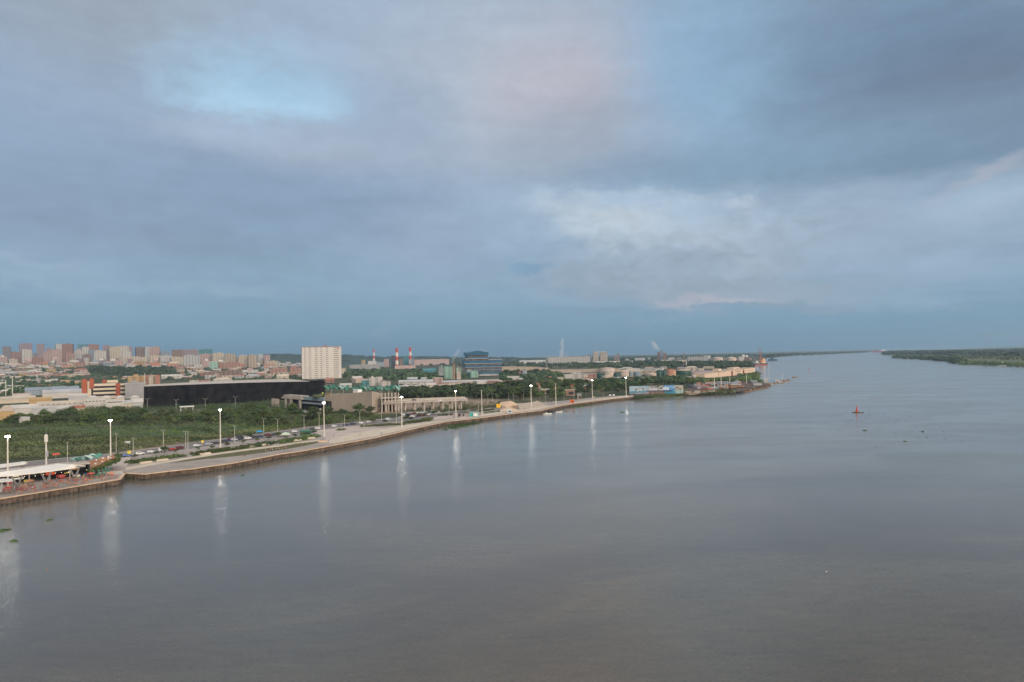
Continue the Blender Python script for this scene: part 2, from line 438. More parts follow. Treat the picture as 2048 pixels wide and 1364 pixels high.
def leafmat(name, c1, c2, scale=.5):
    if name in MATS: return MATS[name]
    m = mat(name, c1, .75, 0.0, scale, c2=c2, spec=.15)
    n = m.node_tree.nodes; l = m.node_tree.links
    # leaves differ from plant to plant and leaf to leaf
    oi = n.new('ShaderNodeObjectInfo'); hs = n.new('ShaderNodeHueSaturation')
    mixn = [q for q in n if q.bl_idname == 'ShaderNodeMix'][0]; b = n['Principled BSDF']
    for q in list(b.inputs['Base Color'].links): l.remove(q)
    l.new(mixn.outputs[2], hs.inputs['Color'])
    a = n.new('ShaderNodeMapRange'); l.new(oi.outputs['Random'], a.inputs[0]); a.inputs[3].default_value = .65; a.inputs[4].default_value = 1.35
    big = n.new('ShaderNodeTexNoise'); big.inputs['Scale'].default_value = .035; big.inputs['Detail'].default_value = 4
    tb = n.new('ShaderNodeTexCoord'); l.new(tb.outputs['Object'], big.inputs['Vector'])
    bm_ = n.new('ShaderNodeMapRange'); l.new(big.outputs[0], bm_.inputs[0])
    for i_, q_ in enumerate((.32, .68, .62, 1.45)): bm_.inputs[i_ + 1].default_value = q_
    mu = n.new('ShaderNodeMath'); mu.operation = 'MULTIPLY'; l.new(a.outputs[0], mu.inputs[0]); l.new(bm_.outputs[0], mu.inputs[1])
    l.new(mu.outputs[0], hs.inputs['Value'])
    sa = n.new('ShaderNodeMapRange'); l.new(big.outputs['Color'], sa.inputs[0])
    for i_, q_ in enumerate((.35, .65, .75, 1.15)): sa.inputs[i_ + 1].default_value = q_
    l.new(sa.outputs[0], hs.inputs['Saturation'])
    a2 = n.new('ShaderNodeMapRange'); l.new(oi.outputs['Random'], a2.inputs[0]); a2.inputs[3].default_value = .475; a2.inputs[4].default_value = .51
    l.new(a2.outputs[0], hs.inputs['Hue'])
    l.new(hs.outputs[0], b.inputs['Base Color'])
    return m

# common materials
M = dict(
    conc=mat('pale_concrete', (.42, .37, .32), .85, .15, .08),
    conc2=mat('beige_concrete', (.44, .37, .31), .85, .15, .15),
    pave=mat('grey_pavers', (.33, .285, .255), .85, .14, .12),
    pavel=mat('cream_pavers', (.56, .47, .37), .85, .10, .2),
    plaza=mat('pink_grey_paving', (.47, .39, .345), .85, .14, .08),
    asphalt=mat('asphalt', (.20, .18, .175), .9, .12, .1),
    paint=mat('white_paint', (.72, .70, .66), .5, .05, .5),
    lamp_pole=mat('pole_paint', (.62, .57, .50), .45, .08, .5),
    coping=mat('tan_coping', (.60, .43, .29), .85, .18, .3),
    pile=mat('rusty_sheet_pile', (.10, .068, .050), .85, .35, .35, c2=(.175, .125, .095)),
    wet=mat('wet_pile', (.05, .042, .034), .5, .35, .4),
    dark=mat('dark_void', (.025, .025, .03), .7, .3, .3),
    glass=mat('dark_glass', (.03, .04, .05), .15, .2, .3, spec=.5),
    steel=mat('grey_steel', (.32, .33, .34), .5, .15, .3),
    black=mat('black_cladding', (.007, .007, .010), .8, .45, .12, c2=(.026, .023, .024), spec=.1),
    tyre=mat('rubber', (.02, .02, .02), .9, .1, 1),
    rust=mat('rusty_hull', (.22, .10, .06), .85, .35, .2, c2=(.30, .2, .13)),
    wood=mat('weathered_wood', (.25, .18, .12), .9, .3, .6),
    bark=mat('bark', (.13, .10, .075), .95, .25, 1.5),
    leafA=leafmat('leaf_mid_green', (.062, .097, .034), (.105, .142, .052)),
    leafB=leafmat('leaf_dark_green', (.041, .068, .034), (.074, .105, .050)),
    leafC=leafmat('leaf_olive', (.082, .098, .042), (.125, .140, .064)),
    grassl=leafmat('grass_blades', (.085, .135, .048), (.13, .185, .072)),
    leafH=leafmat('leaf_hedge', (.075, .11, .038), (.12, .155, .06)),
    hya=leafmat('water_hyacinth_leaf', (.045, .10, .03), (.085, .15, .05)),
)

def leaf_blob(mb, c, r, n, size, squash=.7, shell=.55, rr=rnd, m=0):
    """n leaf clusters (small bent quads) through the volume of a dome"""
    for _ in range(n):
        while True:
            q = Vector((rr.uniform(-1, 1), rr.uniform(-1, 1), rr.uniform(-1, 1)))
            if .02 < q.length <= 1: break
        q = q.normalized() * (shell + (1 - shell) * rr.random())
        p = Vector((c[0] + q.x * r, c[1] + q.y * r, c[2] + q.z * r * squash))
        a = rr.uniform(0, 6.28); t = Vector((math.cos(a), math.sin(a), rr.uniform(-.5, .5))).normalized()
        nn = (q + Vector((rr.uniform(-.7, .7), rr.uniform(-.7, .7), rr.uniform(-.2, .9)))).normalized()
        b_ = nn.cross(t)
        if b_.length < .1: continue
        b_.normalize(); t = b_.cross(nn); s = size * rr.uniform(.6, 1.3)
        mb.face((p - t * s - b_ * s * .5, p + t * s - b_ * s * .6, p + t * s * .8 + b_ * s * .6, p - t * s * .9 + b_ * s * .5), m)

def limb(mb, pts, r0, r1, n=6, m=0):
    k = len(pts) - 1
    for i in range(k):
        mb.tube(pts[i], pts[i + 1], r0 + (r1 - r0) * i / k, r0 + (r1 - r0) * (i + 1) / k, n, m, caps=False)

def make_tree_proto(seed, H=8.0, W=4.2, mt='leafA', lobes=9, nl=60, size=.42, palm=False):
    rr = random.Random(seed)
    root = empty('tree', (0, 0, -50))
    tr = MB(); cr_ = MB()
    if palm:
        top = Vector((rr.uniform(-.5, .5), rr.uniform(-.4, .4), H))
        limb(tr, [Vector((0, 0, -.3)), Vector((top.x * .3, top.y * .3, H * .5)), top], .22, .14)
        for k in range(13):
            a = k * 2.4 + rr.uniform(-.2, .2); L_ = rr.uniform(2.0, 2.8); up = rr.uniform(-.1, .9)
            d = Vector((math.cos(a), math.sin(a), 0)); sd_ = Vector((-d.y, d.x, 0)) * .28
            q = [top, top + d * L_ * .45 + Vector((0, 0, up)), top + d * L_ * .8 + Vector((0, 0, up * .4 - .5)), top + d * L_ + Vector((0, 0, -1.2 + up * .2))]
            for i in range(3):
                wa, wb = (.5, 1)[i > 0], (1, .8, .1)[i]
                cr_.face((q[i] - sd_ * wa, q[i + 1] - sd_ * wb, q[i + 1] + sd_ * wb, q[i] + sd_ * wa))
    else:
        tops = []
        for k in range(lobes):
            a = k * 2.399 + rr.uniform(-.4, .4); rad = W * .62 * math.sqrt((k + .3) / lobes)
            c = Vector((rad * math.cos(a), rad * math.sin(a), H * rr.uniform(.58, .80) - rad * .22))
            tops.append(c)
            leaf_blob(cr_, c, W * rr.uniform(.34, .5), nl, size, .66, .5, rr)
        leaf_blob(cr_, (0, 0, H * .8), W * .42, nl, size, .6, .4, rr)
        fork = Vector((rr.uniform(-.3, .3), rr.uniform(-.3, .3), H * .34))
        limb(tr, [Vector((0, 0, -.4)), fork], .055 * W + .05, .045 * W, 7)
        for c in tops[::2]:
            mid = fork.lerp(c, .5) + Vector((rr.uniform(-.3, .3), rr.uniform(-.3, .3), .3))
            limb(tr, [fork, mid, c], .03 * W, .008 * W, 5)
    tr.build('trunk', M['bark'], root); cr_.build('crown', M[mt], root)
    return root
# ------------------------------------------------------------------ shorelines (water level points of the photograph)
QUAY = [(-700, 1088), (0, 997.7), (239, 958.7), (249, 946.3), (289, 948.6), (338.7, 942.6), (386, 937.7), (469, 926), (558.6, 908.7),
        (599.6, 902.9), (666, 891), (749, 876), (838.6, 855), (896, 843), (954, 837), (1029, 827), (1079, 821.5), (1120, 812),
        (1140, 808.6), (1184.5, 803), (1226, 797.5), (1267.5, 793.7)]
quay = [g(*p) for p in QUAY]
NAT = [(1270, 799), (1299, 797.5), (1325, 794), (1345, 794), (1373, 792.5), (1400, 790), (1423, 788), (1461, 786.5), (1484, 785.6),
       (1510, 779), (1532, 772), (1535, 766), (1524, 760.5), (1522.6, 752), (1528, 747), (1512, 741), (1499, 736), (1497, 728),
       (1528, 718), (1552, 713.4), (1600, 710.6), (1639, 709), (1680, 707.3), (1700, 706.2), (1720, 705.4), (1737, 704.6)]
nat = [g(x, y, 0.0) for x, y in NAT]
shore = [Vector((p.x, p.y, 0)) for p in quay] + nat
def az_of(p): return math.atan2(p.x, p.y)

def land_sheet():
    """the whole left bank: one sheet from the waterline to the horizon"""
    cols = []
    pts = shore
    for i in range(len(pts) - 1):
        a, b = pts[i], pts[i + 1]
        n = max(1, int((b - a).length / 60)); n = min(n, 24)
        for k in range(n): cols.append(a.lerp(b, k / n))
    cols.append(pts[-1])
    rows = [0, 3, 9, 20, 40, 80, 150, 260, 400, 600, 850, 1200, 1600, 2100, 2700, 3400, 4200, 5100, 6100, 7400, 9000, 12000, 16000]
    v, f = [], []; R_ = len(rows)
    far_dir = {}
    for j, c in enumerate(cols):
        az0 = az_of(c); t = j / (len(cols) - 1)
        # send each column away from the river: inland and onward
        az_t = math.radians(-75) + (math.radians(29.5) - math.radians(-75)) * t
        d = Vector((math.sin(az_t), math.cos(az_t), 0))
        for k, r in enumerate(rows):
            q = c + d * r
            z = height(q.x, q.y) + (0.9 * math.sin(q.x * .011) * math.cos(q.y * .013) * .3 if r > 400 else 0)
            if k == 0: z = -1.5
            elif k == 1: z = 1.2 if j > len(quay) + 20 else -1.0
            if j < 3: pass
            v.append((q.x, q.y, z))
    for j in range(len(cols) - 1):
        for k in range(R_ - 1):
            f.append((j * R_ + k, (j + 1) * R_ + k, (j + 1) * R_ + k + 1, j * R_ + k + 1))
    return v, f

def ground_mat():
    m = bpy.data.materials.new('overgrown_ground'); m.use_nodes = True
    n = m.node_tree.nodes; l = m.node_tree.links; b = n['Principled BSDF']; b.inputs['Roughness'].default_value = .95
    b.inputs['Specular IOR Level'].default_value = .1
    t = n.new('ShaderNodeTexCoord')
    a = n.new('ShaderNodeTexNoise'); a.inputs['Scale'].default_value = .02; a.inputs['Detail'].default_value = 9; a.inputs['Roughness'].default_value = .65
    l.new(t.outputs['Object'], a.inputs['Vector'])
    r = n.new('ShaderNodeValToRGB'); l.new(a.outputs[0], r.inputs[0]); e = r.color_ramp.elements
    e[0].position = .36; e[0].color = (.035, .052, .028, 1); e[1].position = .5; e[1].color = (.070, .082, .045, 1)
    q = e.new(.62); q.color = (.17, .14, .10, 1); q = e.new(.72); q.color = (.26, .21, .16, 1)
    l.new(r.outputs[0], b.inputs['Base Color'])
    bp = n.new('ShaderNodeBump'); bp.inputs['Strength'].default_value = .6; l.new(a.outputs[0], bp.inputs['Height']); l.new(bp.outputs[0], b.inputs['Normal'])
    return m
GM = ground_mat()
v_, f_ = land_sheet()
finish(mesh_obj('ground', v_, f_, GM), kind='structure')

def patch(name, pts, m, dz, kind='structure', z=None, **kw):
    """flat sheet or low slab on the level riverside ground, from photograph outline points"""
    w_ = [g(x, y, GZ if z is None else z) for x, y in pts]
    area = sum(w_[i].x * w_[(i + 1) % len(w_)].y - w_[(i + 1) % len(w_)].x * w_[i].y for i in range(len(w_)))
    if area < 0: w_.reverse()
    bm = bmesh.new()
    top = (GZ if z is None else z) + dz
    vt = [bm.verts.new((p.x, p.y, top)) for p in w_]; vb = [bm.verts.new((p.x, p.y, top - max(.12, dz))) for p in w_]
    fc = bm.faces.new(vt)
    for i in range(len(w_)):
        j = (i + 1) % len(w_); bm.faces.new((vt[j], vt[i], vb[i], vb[j]))
    bmesh.ops.triangulate(bm, faces=[fc])
    me = bpy.data.meshes.new(name); bm.to_mesh(me); bm.free(); me.materials.append(m)
    o = bpy.data.objects.new(name, me); col.objects.link(o)
    finish(o, kind=kind, **kw); return o

RN = [(-700, 1000), (0, 940), (120, 926), (238, 917), (336, 905.4), (411, 893.7), (502, 881.3), (552, 875.5), (600, 867.5), (626, 862), (682.6, 854.5),
      (749, 848), (807, 843), (870, 834.5), (905, 829), (945, 822)]
RF = [(-700, 975), (0, 929), (120, 917), (237, 906), (353, 890.4), (396, 884), (494, 871), (558.6, 862), (649, 850), (749, 840), (799, 835), (860, 828.5), (900, 823.5), (940, 818)]
QB = [(x, y) for x, y in QUAY]
# paved riverside: quay edge up to the road, then up to the plazas and stands farther on
patch('promenade', QB + [(1267, 790), (1184, 795), (1120, 802), (1060, 806), (1030, 806), (1000, 812), (960, 819)] + RN[::-1][1:], M['pave'], .02)
patch('road', RN + RF[::-1], M['asphalt'], .004)
for i, (dy0, dy1) in enumerate(((0, 0),)):
    k = len(RN)
    # kerbs along both sides of the road
    for nm, line, sgn in (('kerb', RN, 1), ('kerb', RF, -1)):
        mb = MB(); pts = [g(*p) for p in line]
        for a, b in zip(pts, pts[1:]):
            d = (b - a).normalized(); nn = Vector((-d.y, d.x, 0))
            c = (a + b) / 2; mb.box(c.x, c.y, GZ - .3, (b - a).length, .9, .45, math.atan2(d.y, d.x))
        mb.build(nm, M['conc'], kind='structure')
    # centre line dashes and edge line
    mb = MB()
    for t in range(0, 400):
        s = t / 400 * (len(RN) - 2); i0 = int(s); fr = s - i0
        j = min(i0, len(RF) - 2)
        a = g(*RN[i0]).lerp(g(*RN[i0 + 1]), fr)
        # nearest far side point
        fp = min((g(*RF[q]).lerp(g(*RF[q + 1]), u / 8) for q in range(len(RF) - 1) for u in range(9)), key=lambda w_: (w_ - a).length)
        c = a.lerp(fp, .5)
        if t % 2: mb.box(c.x, c.y, GZ + .008, 2.4, .18, .004, math.atan2(1, .62))
    mb.build('road_marking', M['paint'], kind='structure')

# quay: ribbed sheet piling under a pale coping
def quay_wall():
    root = empty('quay_wall', (quay[1].x, quay[1].y, 0), label='rust brown ribbed quay wall with pale coping along the whole promenade', cat='quay wall')
    off = root.location
    wl, cp = MB(), MB()
    flip = 0
    path = []
    for a, b in zip(quay, quay[1:]):
        L_ = (b - a).length; n = max(1, int(L_ / .9))
        if n > 700: n = 700
        d = (b - a).normalized(); nn = Vector((d.y, -d.x, 0))
        for i in range(n):
            flip ^= 1
            path.append(a.lerp(b, i / n) + nn * (.38 if flip else 0.0))
        c = (a + b) / 2 - off
        cp.box(c.x, c.y, GZ - .10, L_ + .3, 1.3, .32, math.atan2(d.y, d.x))
        c2 = c + nn * .9
        if rnd.random() < .9:
            for k in range(int(L_ / 9)):       # timber fenders and weep streaks
                q = a.lerp(b, (k + .5) / max(1, int(L_ / 9))) - off + nn * .5
                wl.box(q.x, q.y, -.6, .3, .3, 2.6 + rnd.uniform(-.5, .3), math.atan2(d.y, d.x), 2)
    path.append(quay[-1].copy())
    for p, q in zip(path, path[1:]):
        a, b = p - off, q - off
        wl.face(((a.x, a.y, -1.2), (b.x, b.y, -1.2), (b.x, b.y, .7), (a.x, a.y, .7)), 2)
        wl.face(((a.x, a.y, .7), (b.x, b.y, .7), (b.x, b.y, GZ - .1), (a.x, a.y, GZ - .1)))
    wl.build('sheet_piling', [M['pile'], M['wood'], M['wet']], root)
    cp.build('coping', M['coping'], root)
quay_wall()

# bands on the promenade
patch('lawn', [(339, 927), (403, 919), (486, 911), (545, 902.5), (600, 893.8), (640, 884.8), (640, 882), (600, 886.8), (558.6, 893.5), (500, 900.5), (441, 908.6), (369, 920)],
      mat('short_dry_grass', (.115, .110, .05), .95, .25, .4), .05)
patch('cream_path', [(250, 941), (345, 923), (369, 919.8), (441, 908.4), (500, 900.3), (558.6, 893.3), (600, 886.6), (640, 881.8), (640, 879), (600, 884), (556, 890.5), (500, 897), (441, 904.5), (369, 916), (335, 922), (252, 934)],
      M['pavel'], .06)
patch('plaza', [(626, 862), (682, 855.5), (720, 852), (770, 857), (812, 853), (838, 846), (860, 846), (838, 850), (749, 871), (666, 885), (645, 884), (652, 877)], M['plaza'], .05)
patch('plaza', [(700, 868), (820, 849), (905, 838), (985, 826), (1075, 815), (1180, 799.5), (1255, 791), (1258, 793.2), (1184, 801), (1120, 809.5), (1079, 818.5), (954, 834), (896, 840.5), (838, 852), (749, 873), (666, 887), (648, 884)], M['pavel'], .07)
patch('plaza', [(238, 917), (262, 914), (258, 925), (252, 934), (246, 943), (215, 943), (185, 945), (200, 930)], M['plaza'], .06)
patch('plaza', [(868, 840), (905, 836), (940, 828.5), (925, 827), (880, 832), (862, 836)], M['plaza'], .05)
patch('car_park', [(795, 838), (860, 829), (905, 823), (900, 816), (855, 820), (800, 826)], mat('car_park_paving', (.27, .25, .23), .9, .15, .1), .03)
patch('sand_field', [(1004, 741.5), (1090, 740.5), (1100, 736), (1060, 733.5), (1004, 733)], mat('dry_sand', (.42, .30, .19), .95, .15, .02), .6)
patch('sand_field', [(1085, 745), (1240, 744), (1240, 739.5), (1150, 738.5), (1100, 739.5)], MATS['dry_sand'], .5)
patch('courtyard', [(745, 829), (800, 826), (905, 816), (990, 809), (1000, 799), (930, 797), (800, 799), (766, 806), (764, 822)], mat('bare_earth', (.25, .19, .14), .95, .2, .05), .02)

# far right bank: two low wooded flats across the river
def flat(name, pts, m, h=.8):
    w_ = [g(x, y, 0) for x, y in pts]
    mb = MB(); a = sum(w_[i].x * w_[(i + 1) % len(w_)].y - w_[(i + 1) % len(w_)].x * w_[i].y for i in range(len(w_)))
    if a < 0: w_.reverse()
    mb.prism([(p.x, p.y) for p in w_], -2, h); return mb.build(name, m, kind='structure')
flat('river_island', [(1766, 709.6), (1790, 712), (1782, 715.4), (1800, 717.2), (1849, 718.8), (1891, 722.4), (1914, 727.2), (1950, 728.6), (1999, 730), (2048, 733), (2600, 752), (2600, 699), (2048, 699.0), (1900, 702), (1790, 704.8)],
     mat('marsh_grass', (.13, .155, .07), .95, .3, .004, c2=(.085, .11, .05)), .9)
flat('far_bank', [(1880, 702), (2048, 698.5), (2700, 690), (2700, 680), (2048, 692.6), (1940, 696.6)], MATS['marsh_grass'], .9)

# ------------------------------------------------------------------ woods that read as one mass
def woods(name, near, far, hgt, cell=14, m='leafB', cat='wood', label=None, lmp=.55, seed=3, dens=1.0, fac=1.0):
    """canopy of leaf clumps filling the ground between two photograph lines"""
    rr = random.Random(seed); mb = MB()
    def at(line, t):
        s = t * (len(line) - 1); i = min(int(s), len(line) - 2); fr = s - i
        return (line[i][0] + (line[i + 1][0] - line[i][0]) * fr, line[i][1] + (line[i + 1][1] - line[i][1]) * fr)
    T = 0; n = int(dens)
    for _ in range(n):
        t = rr.random(); a, b = at(near, t), at(far, t)
        k = rr.random()
        pa, pb = P(*a), P(*b)
        p = pa.lerp(pb, k)
        # uneven height: fractal-ish bumps
        hh = hgt * (0.55 + .30 * math.sin(p.x * .021 + 1.3 * math.sin(p.y * .013)) * math.cos(p.y * .017) + .35 * rr.random())
        r = hgt * rr.uniform(.35, .75) * fac
        z = height(p.x, p.y)
        leaf_blob(mb, (p.x, p.y, z + hh * .55), r, 26, r * lmp, .62, .7, rr)
        # dark mass under the canopy
        mb.lathe(p.x, p.y, [(r * .8, z - 1), (r * .85, z + hh * .45), (r * .45, z + hh * .55 + r * .35), (.1, z + hh * .55 + r * .45)], 6)
    return mb.build(name, M[m], kind='stuff', label=label, cat=cat)
# ------------------------------------------------------------------ the convention hall and its neighbours
def frame_at(px, py, z=None, yaw=0.0):
    p = P(px, py) if z is None else g(px, py, z)
    return p, -math.atan2(p.x, p.y) + yaw

def hall():
    A, B = g(288, 815, GZ), g(650, 795, GZ)
    d = (B - A); Lh = d.length; rz = math.atan2(d.y, d.x)
    root = empty('exhibition_hall', A, rz, label='huge black clad exhibition hall with slightly bowed wall and pale roof', cat='hall')
    mA, mB_ = mpp(A), mpp(B)
    hA, hB = (815 - 773) * mA, (795 - 762.5) * mB_
    # slightly bowed front wall of vertical ribs
    mb = MB(); N = 150; base = []
    for i in range(N + 1):
        t = i / N; x = Lh * t; y = -9 * math.sin(math.pi * t) * .8
        h = hA + (hB - hA) * t + 1.2 * math.sin(math.pi * t)
        base.append((x, y, h))
    for i in range(N):
        (x0, y0, h0), (x1, y1, h1) = base[i], base[i + 1]
        o_ = .5 if i % 2 else 0
        z0 = 0 if i < N * .74 else 1.5
        mb.face(((x0, y0 - o_, z0), (x1, y1 - o_, z0), (x1, y1 - o_, h1), (x0, y0 - o_, h0)))
        mb.face(((x1, y1 - .5, z0), (x1, y1, z0), (x1, y1, h1), (x1, y1 - .5, h1)))
    mb.face(((0, 0, 0), (0, 0, hA), (8, 34, hA), (8, 34, 0)))
    mb.face(((Lh, 0, 0), (Lh + 12, 70, 0), (Lh + 12, 70, hB), (Lh, 0, hB)))
    mb.face(((8, 34, 0), (Lh + 12, 90, 0), (Lh + 12, 90, hB), (8, 34, hA)))
    mb.build('wall', M['black'], root)
    # roof sheet set below the parapet, deeper towards the right
    rf = MB()
    for i in range(0, N, 5):
        (x0, y0, h0), (x1, y1, h1) = base[i], base[i + 5]
        t0, t1 = i / N, (i + 5) / N
        d0, d1 = 22 + 110 * t0 ** .8, 22 + 110 * t1 ** .8
        if t0 > .93: d0 = d1 = 40
        rf.face(((x0, y0 + .6, h0 - .35), (x1, y1 + .6, h1 - .35), (x1 + 6, y1 + d1, h1 + 1.2), (x0 + 6, y0 + d0, h0 + 1.2)))
    rf.build('roof', mat('pale_roof_sheet', (.50, .44, .38), .7, .08, .05), root)
    tw = MB(); tw.box(Lh - 9, 4, hB - .3, 16, 12, 2.2); tw.build('roof_plant_room', M['black'], root)
    for i in range(9): vt = MB(); vt.box(Lh * (.3 + .07 * i), 24 + 4 * i, hA - .6, 1.6, 1.6, 1.8); vt.build('roof_vent', M['steel'], root)
hall()

def entrance():
    A, B = g(538, 812, GZ), g(648, 823, GZ)
    d = B - A; Lh = d.length; rz = math.atan2(d.y, d.x); m_ = mpp((A + B) / 2)
    root = empty('entrance_canopy', A, rz, label='concrete framed entrance block with columns and dark void beneath black hall', cat='entrance block')
    H = 34 * m_ * .55
    wl = MB()
    for i in range(6): wl = MB(); wl.box(2 + i * 3.3, 3, 0, 1.5, 1.2, H * .85); wl.build('fin', M['conc2'], root)
    wl = MB(); wl.box(Lh * .30, 6, 0, 5, 8, H); wl.build('side_wall', M['conc2'], root)
    for x in (.34, .44, .60): c = MB(); c.box(Lh * x, 0, 0, 2.6 if x == .6 else 1.7, 2.0, H * .98); c.build('column', M['conc2'], root)
    b = MB(); b.box(Lh * .45, 4, H, Lh * .38, 9, 1.6); b.box(Lh * .45, 4.6, H + 1.6, Lh * .33, 8, 2.2); b.build('beam', M['conc2'], root)
    l_ = MB(); x0 = Lh * .48
    for i in range(26): l_.box(x0 + i * Lh * .52 / 26, 2, H * .99, .9, 1.0, 3.8)
    l_.build('louvres', mat('blue_grey_louvre', (.22, .28, .31), .5, .15, .4), root)
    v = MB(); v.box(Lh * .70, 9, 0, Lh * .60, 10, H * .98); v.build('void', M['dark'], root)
    s = MB(); s.box(Lh * .80, 1.5, H * .62, Lh * .38, 2.4, 1.5); s.build('link_beam', M['steel'], root)
    gr = MB(); leaf_blob(gr, (Lh * .86, 6, H + 4.5), 10, 500, .9, .22, .2); gr.build('roof_planting', M['leafC'], root)
entrance()

def box_building():
    """blank ribbed beige block whose top edge climbs to the right"""
    A, B, C_ = g(649, 821, GZ), g(745, 826, GZ), g(765, 822, GZ)
    mA, mB_, mC = mpp(A), mpp(B), mpp(C_)
    hA, hB, hC = (821 - 790.5) * mA, (826 - 782.5) * mB_, (822 - 787) * mC
    root = empty('ribbed_block', A, 0, label='blank beige ribbed block with rising top edge right of the black hall', cat='blank block')
    a, b, c = Vector((0, 0, 0)), B - A, C_ - A; back = (c - b)
    mb = MB()
    n = 60
    nn = Vector(((b - a).y, -(b - a).x, 0)).normalized()
    for i in range(n):
        p, q = a.lerp(b, i / n), a.lerp(b, (i + 1) / n); h0, h1 = hA + (hB - hA) * i / n, hA + (hB - hA) * (i + 1) / n
        o_ = nn * (.35 if i % 2 else 0)
        mb.face((p + o_, q + o_, q + o_ + Vector((0, 0, h1)), p + o_ + Vector((0, 0, h0))))
        mb.face((q, q + nn * .35, q + nn * .35 + Vector((0, 0, h1)), q + Vector((0, 0, h1))))
    mb.face((b, c, c + Vector((0, 0, hC)), b + Vector((0, 0, hB))))
    bk = a + back * 1.4
    mb.face((c, bk, bk + Vector((0, 0, hA)), c + Vector((0, 0, hC))))
    mb.face((bk, a, a + Vector((0, 0, hA)), bk + Vector((0, 0, hA))))
    mb.build('wall', mat('ribbed_beige_render', (.40, .33, .27), .9, .10, .06), root)
    r = MB(); r.face((a + Vector((0, 0, hA - .5)), b + Vector((0, 0, hB - .5)), c + Vector((0, 0, hC - .5)), bk + Vector((0, 0, hA - .5)))); r.build('roof', M['conc2'], root)
    k = MB(); q = b.lerp(a, .36) - nn * 4; k.box(q.x, q.y, hB - 2.2, 7, 5, 3.4, math.atan2((b - a).y, (b - a).x)); k.build('roof_kiosk', M['paint'], root)
box_building()

GREENM = mat('green_metal_canopy', (.075, .26, .155), .5, .35, .15, c2=(.13, .36, .25))
GREEND = mat('dark_green_canopy', (.05, .17, .115), .5, .3, .15)
PALEG = mat('pale_green_canopy', (.28, .42, .36), .5, .2, .2)
def folded(name, label, x0, x1, yb, yt, n, depth=26, seed=1, posts=True, m=None):
    """sculptural canopy of tilted folded leaves on slender posts"""
    rr = random.Random(seed)
    p, rz = frame_at((x0 + x1) / 2, yb, GZ)
    m_ = mpp(p); W_ = (x1 - x0) * m_; H = (yb - yt) * m_
    root = empty(name, p, rz, label=label, cat='canopy')
    for i in range(n):
        mb = MB(); t = (i + .5) / n; cx = -W_ / 2 + W_ * t; w2 = W_ / n * .85
        zt = H * rr.uniform(.82, 1.0); zl = H * rr.uniform(.55, .7); y = rr.uniform(0, depth * .5)
        q = [(cx - w2, y, zt), (cx + w2 * .2, y - 4, zl), (cx + w2, y + 2, zt * .92), (cx + w2 * .3, y + depth * .5, zt), (cx - w2 * .8, y + depth * .5, zl * 1.05)]
        th = Vector((0, 0, -.45)); top = [Vector(a) for a in q]
        mid = (top[1] + top[3]) / 2
        for a, b in ((0, 1), (1, 2), (2, 3), (3, 4), (4, 0)):
            mb.face((top[a], top[b], mid)); mb.face((top[b] + th, top[a] + th, mid + th)); mb.face((top[a], top[a] + th, top[b] + th, top[b]))
        mb.build('canopy_leaf', (m or [GREENM, GREEND, GREENM, PALEG])[i % (len(m) if m else 4)], root)
    if posts:
        for i in range(max(2, n // 2)):
            mb = MB(); cx = -W_ / 2 + W_ * (i + .5) / max(2, n // 2)
            mb.tube((cx, 4, 0), (cx + 1, 4, H * .7), .35, .25, 6); mb.build('post', M['conc'], root)
folded('green_canopy', 'teal green folded canopy leaves climbing beside the end of the black hall', 651, 697, 801, 768.5, 5, 30, 5)
folded('green_canopy', 'long row of ribbed green canopy leaves on posts above the beige block', 706, 800, 803, 768.5, 12, 26, 8)
o_ = MB(); p_, r_ = frame_at(655, 800, GZ); m_ = mpp(p_)
o_.box(0, 0, 0, 16 * m_, 8, 13 * m_); o_.box(-9 * m_, -1, 0, 3 * m_, 4, 16 * m_, m=1); o_ = o_.build('orange_pavilion', [mat('orange_panel', (.45, .20, .08), .6, .2, .3), mat('yellow_green_panel', (.38, .42, .08), .6, .2, .3)])
o_.location = p_; o_.rotation_euler[2] = r_; finish(o_, 'small orange and yellow pavilion tucked below the green canopy leaves', 'pavilion')

def slab_frame():
    """elevated road deck on columns left of centre"""
    A, B, Cc = g(766, 824, GZ), g(933, 817.5, GZ), g(1010, 806, GZ)
    root = empty('concrete_viaduct', A, 0, label='long bare concrete deck raised on square columns beyond the car park', cat='viaduct')
    m_ = mpp(A.lerp(B, .5)); H = 17.5 * m_
    b = B - A; dr = math.atan2(b.y, b.x); L_ = b.length
    dk = MB(); c = b / 2; dk.box(c.x, c.y + 2, H - .3, L_, 16, 1.1, dr); dk.build('deck', M['conc2'], root)
    pr = MB(); nn = Vector((b.y, -b.x, 0)).normalized()
    q = c + nn * 5.9; pr.box(q.x, q.y + 2, H + 1.5, L_, .4, 1.0, dr); q = c - nn * 7.8; pr.box(q.x, q.y + 2, H + 1.5, L_, .4, 1.4, dr); pr.build('parapet', M['conc'], root)
    for i in range(9):
        t = (i + .3) / 9; q = b * t + nn * 6 + Vector((0, 2, 0))
        k = MB(); k.box(q.x, q.y, 0, 1.1, 1.1, H, dr); k.build('column', M['conc2'], root); q2 = b * t - nn * 6; k = MB(); k.box(q2.x, q2.y, 0, 1.4, 1.4, H, dr); k.build('column', M['conc2'], root)
slab_frame()
